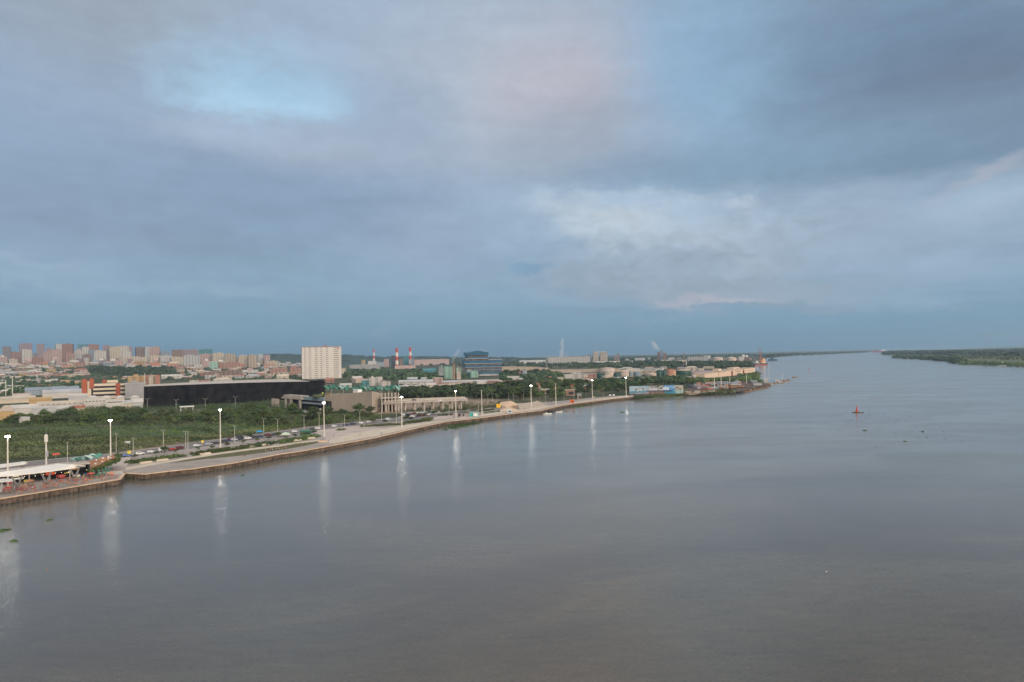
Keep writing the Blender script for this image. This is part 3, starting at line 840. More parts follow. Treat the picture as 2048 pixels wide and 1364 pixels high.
def frame_tower():
    p, rz = frame_at(781, 824, GZ); m_ = mpp(p)
    root = empty('unfinished_building', p, rz, label='unfinished concrete column frame between beige block and raised deck', cat='building frame')
    W_ = 33 * m_; H = 38 * m_
    for i in range(6):
        for j in (0, 1):
            k = MB(); k.box(-W_ / 2 + W_ * i / 5, 8 * j, 0, 1.1, 1.1, H * (.85 + .15 * ((i + j) % 2))); k.build('column', M['conc2'], root)
    for z in (.40, .72):
        s = MB(); s.box(0, 4, H * z, W_ + 2, 10, .8); s.build('floor_slab', M['conc2'], root)
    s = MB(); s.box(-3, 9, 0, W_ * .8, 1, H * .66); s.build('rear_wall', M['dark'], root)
frame_tower()
# gate house in the thicket by the hall
p_, r_ = frame_at(374, 822, GZ); m_ = mpp(p_)
root = empty('gate_canopy', p_, r_, label='small white canopy shelter standing in front of the black hall', cat='shelter')
b = MB(); b.box(0, 0, 4.2, 26 * m_, 6, .9); b.build('roof', M['paint'], root)
for x in (-.42, -.1, .42):
    b = MB(); b.box(x * 26 * m_, 0, 0, .8, .8, 4.2); b.build('post', M['paint'], root)

# ------------------------------------------------------------------ market hall on the left
def food_hall():
    A, B = g(-120, 987, GZ), g(180, 952.5, GZ)
    d = B - A; L_ = d.length; rz = math.atan2(d.y, d.x); m_ = mpp(B); H = 27.5 * m_
    root = empty('food_hall', A, rz, label='long dark open fronted food hall with colourful stalls beside the river', cat='food hall')
    W_ = 7
    f = MB(); f.box(L_ / 2, W_ / 2, H - .7, L_, W_, .7); f.build('roof', M['conc'], root)
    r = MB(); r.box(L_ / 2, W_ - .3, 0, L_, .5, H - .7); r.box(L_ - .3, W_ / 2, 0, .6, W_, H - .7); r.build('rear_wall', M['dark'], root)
    n = 7
    for i in range(n):
        k = MB(); x = L_ * (i + 1) / n; k.box(x - .25, .3, 0, .35, .35, H - .7); k.build('post', M['conc'], root)
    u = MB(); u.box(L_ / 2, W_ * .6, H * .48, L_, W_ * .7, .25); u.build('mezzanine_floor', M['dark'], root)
    cc = [(.55, .12, .05), (.6, .3, .08), (.1, .3, .28), (.6, .55, .4), (.45, .05, .06), (.12, .16, .3), (.5, .42, .12), (.15, .3, .12)]
    rr = random.Random(4)
    for i in range(20):
        c = cc[rr.randrange(8)]; mm = mat('stall_colour_%d' % cc.index(c), c, .6, .15, .8)
        s = MB(); x = L_ * rr.random(); s.box(x, 1 + rr.random() * 4, H * .48 * rr.choice((0, 0, 1)) + .25 * 1, rr.uniform(1.2, 3.2), .8, rr.uniform(.7, 1.5)); s.build('stall_counter', mm, root)
    for i in range(16):
        c = cc[rr.randrange(8)]; mm = MATS['stall_colour_%d' % cc.index(c)] if 'stall_colour_%d' % cc.index(c) in MATS else M['paint']
        s = MB(); x = L_ * rr.random(); s.box(x, 1 + rr.random() * 3, H * rr.choice((.33, .82)), rr.uniform(1.4, 4), .15, rr.uniform(.4, .9)); s.build('stall_sign', mm, root)
    s = MB(); s.box(L_ - (180 - 115) * m_ * 1.02, .1, H * .42, 15 * m_, .3, 1.1); s.build('red_sign', MATS.get('stall_colour_0') or mat('sign_red', (.55, .08, .03)), root)
    # shop lamps: small warm bulbs that are lit
    e = mat('warm_bulb', (.9, .8, .6), emit=(1, .72, .42), es=4)
    for i in range(40):
        s = MB(); s.box(L_ * rr.random(), 1.2 + 3 * rr.random(), H * rr.choice((.40, .86)), .2, .2, .15); s.build('ceiling_lamp', e, root)
food_hall()

def v_canopy(name, label, front, back, legs, z_top, zb, thick=.5):
    """white membrane roof carried by V shaped struts; outline given on its own level"""
    fr = [g(x, y, z_top) for x, y in front]; bk = [g(x, y, zb) for x, y in back]
    o = fr[0]; root = empty(name, (o.x, o.y, GZ), label=label, cat='canopy')
    off = Vector((o.x, o.y, GZ))
    mb = MB(); N = 24
    def smp(L_, t):
        q = t * (len(L_) - 1); i = min(int(q), len(L_) - 2); return L_[i].lerp(L_[i + 1], q - i)
    th = Vector((0, 0, -thick)); A_ = [smp(fr, i / N) - off for i in range(N + 1)]; B_ = [smp(bk, i / N) - off for i in range(N + 1)]
    for i in range(N):
        mb.face((A_[i], A_[i + 1], B_[i + 1], B_[i])); mb.face((A_[i] + th, B_[i] + th, B_[i + 1] + th, A_[i + 1] + th))
        mb.face((A_[i] + th, A_[i + 1] + th, A_[i + 1], A_[i])); mb.face((B_[i], B_[i + 1], B_[i + 1] + th, B_[i] + th))
    mb.face((A_[0], B_[0], B_[0] + th, A_[0] + th)); mb.face((A_[N] + th, B_[N] + th, B_[N], A_[N]))
    mb.build('roof_membrane', mat('white_membrane', (.74, .69, .63), .5, .04, .3), root)
    for (bx, by), (lx, ly), (rx, ry) in legs:
        b_ = g(bx, by, GZ) - off
        for tx, ty in ((lx, ly), (rx, ry)):
            t_ = g(tx, ty, z_top - thick) - off
            s = MB(); s.tube(b_, t_, .40, .30, 8); s.build('strut', M['paint'], root)
v_canopy('membrane_canopy', 'large white membrane roof on V struts over the riverside terrace',
         [(-160, 964), (-40, 955), (40, 948), (105, 940.5), (171, 931.4)], [(-160, 959), (-30, 949), (45, 938), (116, 926.8), (171, 930.6)],
         [((-50, 986), (-66, 956), (-34, 955)), ((35.7, 974.5), (21.6, 950), (45, 948.5)), ((93, 967), (81.5, 944.8), (103, 941)), ((150, 958), (139.4, 936.5), (158.5, 934))], GZ + 8.6, GZ + 9.6)
v_canopy('membrane_canopy', 'small low white roof panel at the left end of the terrace',
         [(-90, 970), (26, 961)], [(-90, 966), (0, 957.5), (26, 957.2)], [((2, 984), (4.5, 962), (3.5, 962)), ((24, 977), (25.5, 960.5), (25, 960.5))], GZ + 5.2, GZ + 5.4, .4)
v_canopy('membrane_canopy', 'low cream shelter roof behind the food hall near the scrub',
         [(-120, 944), (0, 934.5), (56, 926.5)], [(-120, 938), (0, 928.6), (49, 922.5), (56, 925.5)], [((10, 942), (6, 933), (14, 932)), ((44, 937), (41, 928.5), (50, 927.5))], GZ + 4.5, GZ + 5.0, .35)

def ramp_terrace():
    z1 = GZ + 3.6; z2 = GZ + 6.0
    pts = [(181, 939, z1), (231, 916.5, z2), (231, 908.5, z2), (181, 924, z1)]
    w_ = [g(x, y, z) for x, y, z in pts]; o = w_[0].copy(); o.z = GZ
    root = empty('ramp_terrace', o, label='raised brown terrace with planters and diners at the end of the food hall', cat='terrace')
    q = [p - o for p in w_]; mb = MB(); th = Vector((0, 0, -.9))
    mb.face(q); mb.face([p + th for p in q[::-1]])
    for i in range(4): j = (i + 1) % 4; mb.face((q[i] + th, q[j] + th, q[j], q[i]))
    mb.build('deck', mat('terracotta_decking', (.40, .17, .08), .7, .25, .6), root)
    pl = MB()
    for i in range(26):
        t = i / 25; c = q[0].lerp(q[1], t) + Vector((0, 0, -.9)); leaf_blob(pl, (c.x, c.y, c.z), 1.5, 26, .45, 1.0, .2)
    for i in range(14):
        c = q[1].lerp(q[2], i / 13); leaf_blob(pl, (c.x + .8, c.y, c.z - .8), 1.7, 26, .45, 1.3, .2)
    pl.build('planting', M['leafA'], root)
    for x, y in ((190, 957), (199, 955), (207, 953), (213, 950)):
        s = MB(); b_ = g(x, y, GZ) - o; s.tube(b_, (b_.x - 1.2, b_.y + 1, 3.4), .22, .22, 6); s.tube(b_, (b_.x + 1.6, b_.y + 1, 3.6), .22, .22, 6); s.build('support', GREEND, root)
    rr = random.Random(9)
    for i in range(40):
        a, b = rr.random(), rr.uniform(.08, .92); c = q[0].lerp(q[1], a).lerp(q[3].lerp(q[2], a), b)
        fu = MB(); fu.box(c.x, c.y, c.z + .05, rr.uniform(.5, .9), rr.uniform(.5, .9), rr.uniform(.5, .8), rr.random()); fu.build('seat_block', [M['paint'], MATS['terracotta_decking'], MATS['orange_panel']][i % 3], root)
    rl = MB(); rl.tube(q[0] + Vector((0, 0, 1)), q[1] + Vector((0, 0, 1)), .08, .08, 5); rl.tube(q[3] + Vector((0, 0, 1)), q[2] + Vector((0, 0, 1)), .08, .08, 5); rl.build('handrail', M['steel'], root)
ramp_terrace()
folded('green_canopy', 'low row of four pale green tilted panels behind the food hall', 146, 178, 928, 913.5, 4, 9, 3, m=[PALEG, GREEND])
folded('green_canopy', 'single large white green slanted panel above the food hall end', 176, 199, 929, 906, 2, 10, 4, m=[mat('white_green_panel', (.5, .6, .54), .5, .1, .3), GREENM])

# tables and chairs of the terrace
ORN = mat('orange_seat', (.50, .20, .09), .6, .12, 1); REDS = mat('red_seat', (.48, .09, .07), .6, .12, 1); PINKS = mat('pale_table_top', (.55, .44, .40), .6, .1, 1)
def proto_chair(mm):
    root = empty('terrace_chair', (0, 0, -60))
    s = MB(); s.box(0, 0, .42, .5, .5, .07); s.build('seat', mm, root)
    s = MB(); s.box(0, .24, .49, .5, .06, .48); s.build('backrest', mm, root)
    for x, y in ((-.2, -.2), (.2, -.2), (-.2, .2), (.2, .2)):
        s = MB(); s.box(x, y, 0, .05, .05, .42); s.build('leg', M['steel'], root)
    return root
def proto_table(mm):
    root = empty('terrace_table', (0, 0, -60))
    s = MB(); s.lathe(0, 0, [(.0, .76), (.58, .76), (.58, .71), (.0, .71)], 12); s.build('tabletop', mm, root)
    s = MB(); s.tube((0, 0, 0), (0, 0, .71), .05, .05, 6); s.build('leg', M['steel'], root)
    s = MB(); s.lathe(0, 0, [(.3, .0), (.3, .04), (.0, .05)], 10); s.build('base', M['steel'], root)
    return root
def proto_parasol(mm):
    root = empty('parasol', (0, 0, -60))
    s = MB(); s.tube((0, 0, 0), (0, 0, 2.7), .04, .04, 6); s.build('pole', M['steel'], root)
    s = MB(); s.lathe(0, 0, [(1.7, 2.15), (1.65, 2.25), (.9, 2.55), (.05, 2.8)], 8); s.build('shade', mm, root)
    return root
CH = {'orange': proto_chair(ORN), 'red': proto_chair(REDS)}
TB = {'orange': proto_table(ORN), 'red': proto_table(REDS), 'pale': proto_table(PINKS)}
PS = {'red': proto_parasol(REDS), 'orange': proto_parasol(ORN)}
USED = set()
def put(proto, loc, rz, label, cat, group=None, sc_=1.0):
    o = proto if proto.name not in USED else copy_tree(proto)
    if o is proto: USED.add(proto.name)
    o.location = loc; o.rotation_euler = (0, 0, rz)
    if sc_ != 1.0: o.scale = (sc_, sc_, sc_) if not isinstance(sc_, tuple) else sc_
    finish(o, label, cat, group); return o
ORDN = ['first','second','third','fourth','fifth','sixth','seventh','eighth','ninth','tenth','eleventh','twelfth','thirteenth','fourteenth','fifteenth','sixteenth','seventeenth','eighteenth','nineteenth','twentieth'] + ['%dth' % n for n in range(21, 60)]
rr = random.Random(21)
spots = []
for k in range(400):
    t = rr.random(); x = 12 + 218 * t
    yl = 994.5 - x * .163; yu = 979 - x * .145
    y = rr.uniform(yu, yl); p = g(x, y, GZ + .03)
    if all((p - q).length > 3.5 for q in spots): spots.append(p)
    if len(spots) >= 40: break
for i, p in enumerate(sorted(spots, key=lambda q: az_of(q))):
    c = ('orange', 'red', 'pale', 'orange', 'pale')[i % 5]
    put(TB[c], p, 0, 'round %s table on the riverside terrace, %s table from the left' % (c, ORDN[i]), 'table', 'terrace tables')
    cc = 'red' if i % 3 == 0 else 'orange'; a0 = rr.random() * 6
    for k in range(4):
        a = a0 + k * 1.7; q = p + Vector((math.cos(a), math.sin(a), 0)) * 1.0
        put(CH[cc], q, a - math.pi / 2, '%s chair on the %s side of the %s terrace table from the left' % (cc, ('right', 'inland', 'left', 'river')[int(round((a % 6.2832) / 1.5708)) % 4], ORDN[i]), 'chair', 'terrace chairs')
for (x, y, c, lab) in ((16, 987, 'red', 'red parasol by the leftmost tall lamp post on the terrace'), (182, 957, 'red', 'red parasol beside the last V strut of the membrane roof'),
                       (198, 950, 'red', 'small red parasol below the raised brown terrace'), (222, 957, 'orange', 'orange parasol near the corner of the riverside terrace'),
                       (60, 972, 'orange', 'orange parasol between the first and second V struts'), (124, 962, 'red', 'bright red parasol between the second and third V struts')):
    put(PS[c], g(x, y, GZ + .03), 0, lab, 'parasol', 'terrace parasols')
b = MB(); p_, r_ = frame_at(222, 949, GZ + .06); b.box(0, 0, 0, 10, 2.2, 1.0); b.box(0, 0, 1.0, 9, 1.8, .3, m=1)
o_ = b.build('stone_bench', [M['steel'], M['conc']]); o_.location = p_; o_.rotation_euler[2] = r_ - .15; finish(o_, 'long grey planter bench on the paved corner of the terrace', 'bench')

# ------------------------------------------------------------------ lamps, poles, signs
LITM = mat('lit_floodlight', (1, 1, 1), emit=(1.0, .97, .86), es=52)
def tall_lamp(H=22.3, lit=True, spread=1):
    root = empty('floodlight_mast', (0, 0, -60))
    s = MB(); s.lathe(0, 0, [(.55, 0), (.55, .5), (.42, .55), (.30, H * .5), (.22, H)], 10); s.build('pole', M['lamp_pole'], root)
    s = MB(); s.lathe(0, 0, [(.6, H - .15), (.7, H), (.7, H + .12), (.1, H + .25)], 14); s.build('head_ring', M['lamp_pole'], root)
    for k in range(6):
        a = k * math.pi / 3 + .3; s = MB()
        s.box(.62 * math.cos(a), .62 * math.sin(a), H - .5, .56, .34, .34, a + math.pi / 2); s.build('floodlight', LITM if lit else M['steel'], root)
    return root
LIT, DARKL = tall_lamp(), tall_lamp(21.5, False)
LIT40 = LIT
for x, yb, lit, lab in ((15.8, 982.8, 1, 'tall lit floodlight mast standing on the restaurant terrace at far left'),
                        (221.5, 929, 1, 'tall lit floodlight mast behind the raised brown terrace'),
                        (441, 895, 1, 'tall lit floodlight mast among the hedges beside the lawn strip'),
                        (648.5, 872.5, 1, 'tall lit floodlight mast at the near end of the pale plaza'),
                        (804, 855, 1, 'tall lit floodlight mast at the end of the plaza planting bed'),
                        (912, 836, 1, 'tall lit floodlight mast in front of the low grey wall'),
                        (964, 831.5, 0, 'tall unlit mast right of the teal kiosk'),
                        (1063, 818.5, 1, 'tall lit floodlight mast in front of the stone steps'),
                        (1112, 811, 0, 'tall unlit mast just right of the stone steps'),
                        (1185, 801, 1, 'tall lit floodlight mast right of the orange kiosk'),
                        (1252.5, 793, 1, 'tall lit floodlight mast at the far end of the quay')):
    put(LIT if lit else DARKL, g(x, yb, GZ + .05), rnd.random(), lab, 'floodlight mast', 'masts along the promenade')

def street_lamp(H=9.8):
    root = empty('street_lamp', (0, 0, -60))
    s = MB(); s.lathe(0, 0, [(.2, 0), (.2, .4), (.12, .45), (.08, H)], 8); s.build('pole', M['lamp_pole'], root)
    for q in (-1, 1):
        s = MB(); s.tube((0, 0, H - .1), (q * 1.5, 0, H + .55), .06, .05, 6); s.box(q * 1.75, 0, H + .5, .8, .3, .14); s.build('lamp_arm', M['lamp_pole'], root)
    return root
SL = street_lamp()
road_lamps = [(135, 926), (232.5, 903), (266.5, 914.5), (327, 895), (371.5, 898), (376, 899.5), (469.5, 884.6), (527.5, 866.5), (555.5, 868), (608.3, 858.5),
              (638.5, 853), (689.5, 857), (719.8, 849), (763, 840), (793, 846), (898.7, 832), (849.6, 829), (838, 812), (957, 826)]
lamp_words = ['street lamp behind the food hall roof', 'street lamp just right of the tall mast behind the terrace', 'street lamp between the blue car and the first white car',
              'street lamp at the far kerb by the white van', 'street lamp beside the dark red car, left of a close pair', 'street lamp beside the dark red car, right of a close pair',
              'street lamp behind the row of dark parked cars', 'street lamp right of the blue tent', 'street lamp near the maroon car at the road edge', 'street lamp behind the green kiosk',
              'street lamp left of the tall mast at the plaza', 'street lamp in front of the left part of the beige block', 'street lamp in front of the right part of the beige block',
              'street lamp below the corner of the beige block', 'street lamp just left of the plaza bed mast', 'street lamp beside the low grey wall', 'street lamp in the car park with many cars',
              'street lamp in front of the concrete frame', 'street lamp just left of the unlit mast']
for (x, y), wd in zip(road_lamps, lamp_words):
    p = g(x, y, GZ); t = min(range(len(RN) - 1), key=lambda k: abs(RN[k][0] - x)); dd = g(*RN[t + 1]) - g(*RN[t])
    put(SL, p, math.atan2(dd.y, dd.x) + math.pi / 2 + rnd.uniform(-.1, .1), 'double arm ' + wd, 'street lamp', 'double arm lamps along the road')
for i, (x, y) in enumerate(((294.7, 819), (352.3, 822), (410.6, 820), (470.8, 815))):
    put(SL, g(x, y, GZ), -math.atan2(x - 1024, F) + .3, 'street lamp rising out of the thicket before the black hall, %s from the left' % ('first', 'second', 'third', 'fourth')[i], 'street lamp', 'lamps in front of the black hall', 1.15)
for i, (x, y, h) in enumerate(((1147.5, 798, 1), (1091, 806, 1), (1027, 803, .9), (1080, 798, .9), (1172, 794, .8), (1207, 792, .8), (1128, 800, .8), (985, 806, 1), (976, 806, .9), (1017.5, 803, .9), (1061, 800, .9), (1047, 799, .9))):
    put(SL, g(x, y, GZ), rnd.random() * 3, 'small street lamp among the trees behind the stone steps and far quay', 'street lamp', 'small lamps among the riverside trees', h)

def simple_pole(name, x, yb, yt, r, m, label, cat, z=None, extra=None):
    p, rz = frame_at(x, yb, z); H = (yb - yt) * mpp(p)
    root = empty(name, p, rz, label=label, cat=cat)
    s = MB(); s.tube((0, 0, -.3), (0, 0, H), r, r * .7, 8); s.build('pole', m, root)
    if extra: extra(root, H)
    return root
def cellx(root, H):
    s = MB(); s.lathe(0, 0, [(.35, H * .74), (.85, H * .76), (.85, H * .96), (.5, H)], 10); s.build('antenna_shroud', M['lamp_pole'], root)
    s = MB(); s.lathe(.4, 0, [(.3, H * .24), (.62, H * .27), (.62, H * .44), (.3, H * .46)], 10); s.build('equipment_box', M['steel'], root)
    s = MB(); s.tube((0, 0, H), (0, 0, H * 1.15), .06, .03, 5); s.build('aerial', M['steel'], root)
simple_pole('cell_mast', 92.5, 930, 869, .42, M['lamp_pole'], 'thick cream antenna mast with bulging shroud behind the food hall', 'antenna mast', GZ, cellx)
simple_pole('beige_pole', 11.6, 791, 760, .7, M['lamp_pole'], 'tall beige pole near warehouses, left one of a pair', 'pole')
simple_pole('beige_pole', 25, 793, 754, .8, M['lamp_pole'], 'tall beige pole near warehouses, right and taller of a pair', 'pole')
simple_pole('beige_pole', 289.8, 790, 747, .7, M['lamp_pole'], 'slim cream pole rising behind the left corner of the black hall', 'pole')
def sign(x, yb, yt, w_, h_, m, label, disc=False):
    p, rz = frame_at(x, yb, GZ); m_ = mpp(p); H = (yb - yt) * m_; W_ = w_ * m_; hh = h_ * m_
    root = empty('sign', p, rz, label=label, cat='sign')
    s = MB(); s.tube((0, .1, 0), (0, .1, H - hh * .5), .09, .09, 6); s.build('post', M['steel'], root)
    s = MB(); s.box(0, 0, H - hh, W_, .15, hh); s.build('panel', m, root)
YEL = mat('yellow_sign', (.62, .50, .06), .5, .08, 1)
sign(258.5, 913, 901.5, 6.5, 6, YEL, 'small yellow sign panel above the blue car')
sign(405, 893, 880.5, 4.5, 5, YEL, 'small yellow sign panel beside the road between two parked cars')
sign(112, 921, 906, 12, 4.2, REDS, 'red sign panel on a thin post behind the food hall')
sign(997.2, 823, 807.6, 8.4, 8, mat('amber_sign', (.75, .42, .03), .5, .08, 1), 'large square amber yellow sign left of the cream stand')
sign(1188, 797.5, 793, 3, 1.6, YEL, 'tiny yellow sign by the tall mast near the orange kiosk')

# ------------------------------------------------------------------ vehicles
def car_proto(kind, paint):
    """body swept from side profile; cabin glass, wheels, lamps as parts"""
    root = empty('parked_car', (0, 0, -60))
    Lc, Wc = (4.5, 1.8)
    if kind == 'suv': prof = [(-2.2, .35), (-2.25, 1.0), (-2.1, 1.1), (-1.95, 1.7), (.45, 1.72), (1.1, 1.15), (2.1, .95), (2.2, .35)]
    elif kind == 'van': prof = [(-2.5, .35), (-2.5, 2.05), (1.3, 2.1), (2.0, 1.2), (2.45, 1.0), (2.5, .35)]
    else: prof = [(-2.2, .35), (-2.22, .85), (-2.0, .98), (-1.3, 1.4), (.25, 1.42), (1.0, .98), (2.1, .82), (2.22, .35)]
    b = MB(); n = len(prof); v0 = len(b.v)
    for s_ in (-1, 1):
        for x, z in prof:
            inset = .13 if z > 1.2 else 0.0
            b.v.append((x, s_ * (Wc / 2 - inset), z))
    for i in range(n):
        j = (i + 1) % n; b.f.append((i, j, n + j, n + i)); b.m.append(0)
    b.f.append(tuple(reversed(range(n)))); b.m.append(0); b.f.append(tuple(range(n, 2 * n))); b.m.append(0)
    b.build('body', paint, root)
    zt = max(z for x, z in prof); zl = .95 if kind == 'sedan' else 1.12
    gl = MB(); xs = (-1.75, .85) if kind == 'suv' else ((-2.2, 1.7) if kind == 'van' else (-1.55, .8))
    if kind == 'van': gl.box(1.2, 0, 1.25, 1.0, 1.83, .6)
    else: gl.box((xs[0] + xs[1]) / 2, 0, zl, (xs[1] - xs[0]) * .86, Wc - .05, zt - zl - .14)
    gl.build('windows', M['glass'], root)
    ws = MB(); xf = {'suv': (.55, 1.08, 1.66, 1.2), 'van': (1.38, 1.98, 2.03, 1.28), 'sedan': (.33, .95, 1.38, 1.02)}[kind]
    ws.face(((xf[1] + .03, -.72, xf[3] + .03), (xf[1] + .03, .72, xf[3] + .03), (xf[0] + .03, .66, xf[2] + .03), (xf[0] + .03, -.66, xf[2] + .03))); ws.build('windscreen', M['glass'], root)
    for x in (-1.4, 1.4):
        for y in (-.85, .85):
            k = MB(); k.tube((x, y - .1, .34), (x, y + .1, .34), .34, .34, 12); k.build('wheel', M['tyre'], root)
    for y in (-.65, .65):
        k = MB(); k.box(prof[-1][0] - .02, y, .62, .08, .32, .16); k.build('headlight', M['paint'], root)
        k = MB(); k.box(prof[0][0] + .0, y, .68, .08, .3, .18); k.build('tail_light', REDS, root)
    return root
cp = dict(white=mat('car_white', (.70, .68, .66), .3, .03, 1, spec=.5), red=mat('car_red', (.42, .035, .03), .3, .05, 1, spec=.5), maroon=mat('car_maroon', (.14, .025, .03), .3, .05, 1, spec=.5),
          dark=mat('car_charcoal', (.05, .05, .055), .3, .05, 1, spec=.5), navy=mat('car_navy', (.035, .045, .10), .3, .05, 1, spec=.5), silver=mat('car_silver', (.40, .41, .43), .3, .05, 1, spec=.5),
          blue=mat('car_blue', (.12, .18, .36), .3, .05, 1, spec=.5))
CP = {}
def car(x, y, c, kind, label, rz=None, group='cars along the riverside road'):
    if (c, kind) not in CP: CP[(c, kind)] = car_proto(kind, cp[c])
    p = g(x, y, GZ + .008)
    if rz is None:
        t = min(range(len(RN) - 1), key=lambda k: abs((RN[k][0] + RN[k + 1][0]) / 2 - x)); dd = g(*RN[t + 1]) - g(*RN[t]); rz = math.atan2(dd.y, dd.x) + rnd.uniform(-.04, .04)
    put(CP[(c, kind)], p, rz, label, 'car', group)
for x, y, c, kind, lab in ((243, 913.5, 'dark', 'sedan', 'black car at the left end of the visible road'), (254, 913, 'blue', 'sedan', 'blue car below the small yellow sign'),
    (280, 909.5, 'white', 'suv', 'white car just right of the first kerbside lamp'), (303, 905.5, 'white', 'sedan', 'white sedan ahead of the first white car'),
    (326, 902.5, 'white', 'van', 'white van ahead of the red car'), (344, 900.5, 'red', 'sedan', 'bright red car between white van and maroon car'),
    (360, 898, 'maroon', 'suv', 'maroon car just before the close pair of lamps'), (394, 892.8, 'white', 'sedan', 'single white car right of the close pair of lamps'),
    (418, 890, 'silver', 'sedan', 'silver car left of the tall hedge mast'), (431, 887.5, 'dark', 'sedan', 'black sedan just left of the hedge mast'),
    (447, 885, 'dark', 'suv', 'charcoal car just right of the hedge mast'), (456, 882.8, 'navy', 'sedan', 'navy car third right of the hedge mast'),
    (468, 881.5, 'silver', 'suv', 'grey car beneath the street lamp behind dark cars'), (479, 880, 'dark', 'sedan', 'black car left of the white car in the dark row'),
    (496, 878.5, 'white', 'suv', 'only white car in the long dark row'), (510, 876, 'dark', 'suv', 'black car right of the white one in the dark row'),
    (520, 874.5, 'navy', 'sedan', 'navy car below the blue tent'), (536, 872, 'maroon', 'suv', 'maroon car right of the blue tent'), (548, 870.5, 'dark', 'sedan', 'charcoal car right of the maroon one by the blue tent'),
    (589.5, 864.8, 'white', 'suv', 'white car between the pale tent and green kiosk'), (624, 859.5, 'dark', 'sedan', 'black car behind the green kiosk'),
    (636, 858.3, 'white', 'suv', 'white car just left of the plaza mast'), (669, 853.8, 'white', 'sedan', 'white car just right of the plaza mast'), (692, 851, 'navy', 'sedan', 'navy car left of two in front of the beige block'),
    (706, 849.5, 'navy', 'suv', 'large navy car right of two in front of the beige block'), (723, 847.5, 'white', 'sedan', 'white car in front of the beige block, nearer the plaza'), (738, 845.5, 'white', 'sedan', 'white car in front of the beige block corner'),
    (776, 840.6, 'silver', 'van', 'silver van behind the plaza planting bed'), (480, 876.5, 'dark', 'suv', 'charcoal car on the far side of the dark row'), (500, 873, 'dark', 'sedan', 'black car on the far side left of the blue tent'),
    (462, 878.7, 'maroon', 'sedan', 'maroon car on the far side of the dark row')):
    car(x, y, c, kind, lab)
cl = ['white', 'dark', 'silver', 'white', 'maroon', 'navy']
words = dict(white='white', dark='charcoal', silver='silver', maroon='maroon', navy='navy')
rows = [(808 + 7.2 * i, 831.5 - .95 * i) for i in range(9)] + [(826 + 7.4 * i, 834.3 - .95 * i) for i in range(7)] + [(870, 828), (880, 827), (888, 826)]
for i, (x, y) in enumerate(rows):
    c = cl[(i * 5 + i // 3) % 6]; nb = ('nearer', 'farther')[i < 9]
    car(x, y, c, ('sedan', 'suv')[i % 2], '%s car parked among rows of cars in the car park before the raised deck' % words[c], rz=.9 + rnd.uniform(-.05, .05), group='cars in the car park')
for i, (x, y) in enumerate(((610, 824), (640, 821.5), (614, 826))): car(x, y, 'white', 'van' if i == 1 else 'sedan', ('white car left before the dark entrance void', 'white van at the right of the dark entrance void', 'white car nearest the thicket before the entrance void')[i], rz=.3, group=None)
car(763, 822.5, 'red', 'sedan', 'red car at the foot of the beige block corner', rz=.2, group=None)
z_ = GZ + 17.5 * mpp(g(850, 820)) + 1.6
for i, (x, y, c) in enumerate(((828, 801, 'dark'), (881, 802, 'white'), (926, 801.5, 'silver'), (795, 801.5, 'white'))):
    p = g(x, y, z_); put(CP[(c, 'sedan')] if (c, 'sedan') in CP else CP[('white', 'sedan')], p, .2, ('black car up on the raised deck', 'white car on the raised deck left of the grey wall mast', 'silver car on the raised deck, rightmost', 'white car at the left end of the raised deck')[i], 'car', 'cars on the raised deck')

# tents and kiosks
def kiosk(name, x, yb, w_, h_, dpt, body, roof, label, cat='kiosk', over=.4, pyramid=0.0, parts=None):
    p, rz = frame_at(x, yb, GZ); m_ = mpp(p); W_ = w_ * m_; H = h_ * m_
    root = empty(name, p, rz, label=label, cat=cat)
    hb = H * (.86 if not pyramid else .55)
    if body:
        s = MB(); s.box(0, dpt / 2, 0, W_, dpt, hb); s.build('wall', body, root)
        s = MB(); s.box(W_ * .12, -.03, hb * .30, W_ * .55, .06, hb * .42); s.build('serving_hatch', M['dark'], root)
    else:
        for sx_ in (-.46, .46):
            for sy_ in (.05, .95): s = MB(); s.box(sx_ * W_, sy_ * dpt, 0, .12, .12, hb); s.build('post', M['steel'], root)
    s = MB()
    if pyramid: s.gable(0, dpt / 2, hb, W_, dpt, H - hb, m=0, ov=over, hip=W_ * .45)
    else: s.box(0, dpt / 2, hb, W_ + over * 2, dpt + over * 2, H - hb)
    s.build('roof', roof, root); return root
BLUET = mat('blue_tent_fabric', (.03, .28, .52), .6, .08, .5)
kiosk('market_tent', 519, 867.5, 12, 6.5, 4, None, BLUET, 'bright blue market tent at the far edge of the road', 'tent', pyramid=1)
kiosk('market_tent', 571, 874.5, 17, 9, 5, None, mat('pale_green_fabric', (.52, .60, .44), .6, .05, .5), 'pale green and white tent beside the hedge', 'tent', pyramid=1)
kiosk('green_kiosk', 611, 870.5, 20, 9, 5, mat('kiosk_green', (.03, .13, .07), .6, .15, .5), GREEND, 'dark green kiosk between hedge and road')
kiosk('teal_kiosk', 948, 833.5, 17, 9.5, 5, mat('kiosk_teal', (.05, .42, .38), .6, .15, .3), M['steel'], 'teal and white kiosk right of the low grey wall')
s = MB(); p_, r_ = frame_at(948, 833.7, GZ); m_ = mpp(p_); s.box(3 * m_, -.5, .5, 9 * m_, .3, 2.6); o_ = s.build('banner', M['paint']); o_.location = p_; o_.rotation_euler[2] = r_; finish(o_, 'white banner hung on the front of the teal kiosk', 'banner')
s = MB(); p_, r_ = frame_at(921, 834.5, GZ); m_ = mpp(p_)
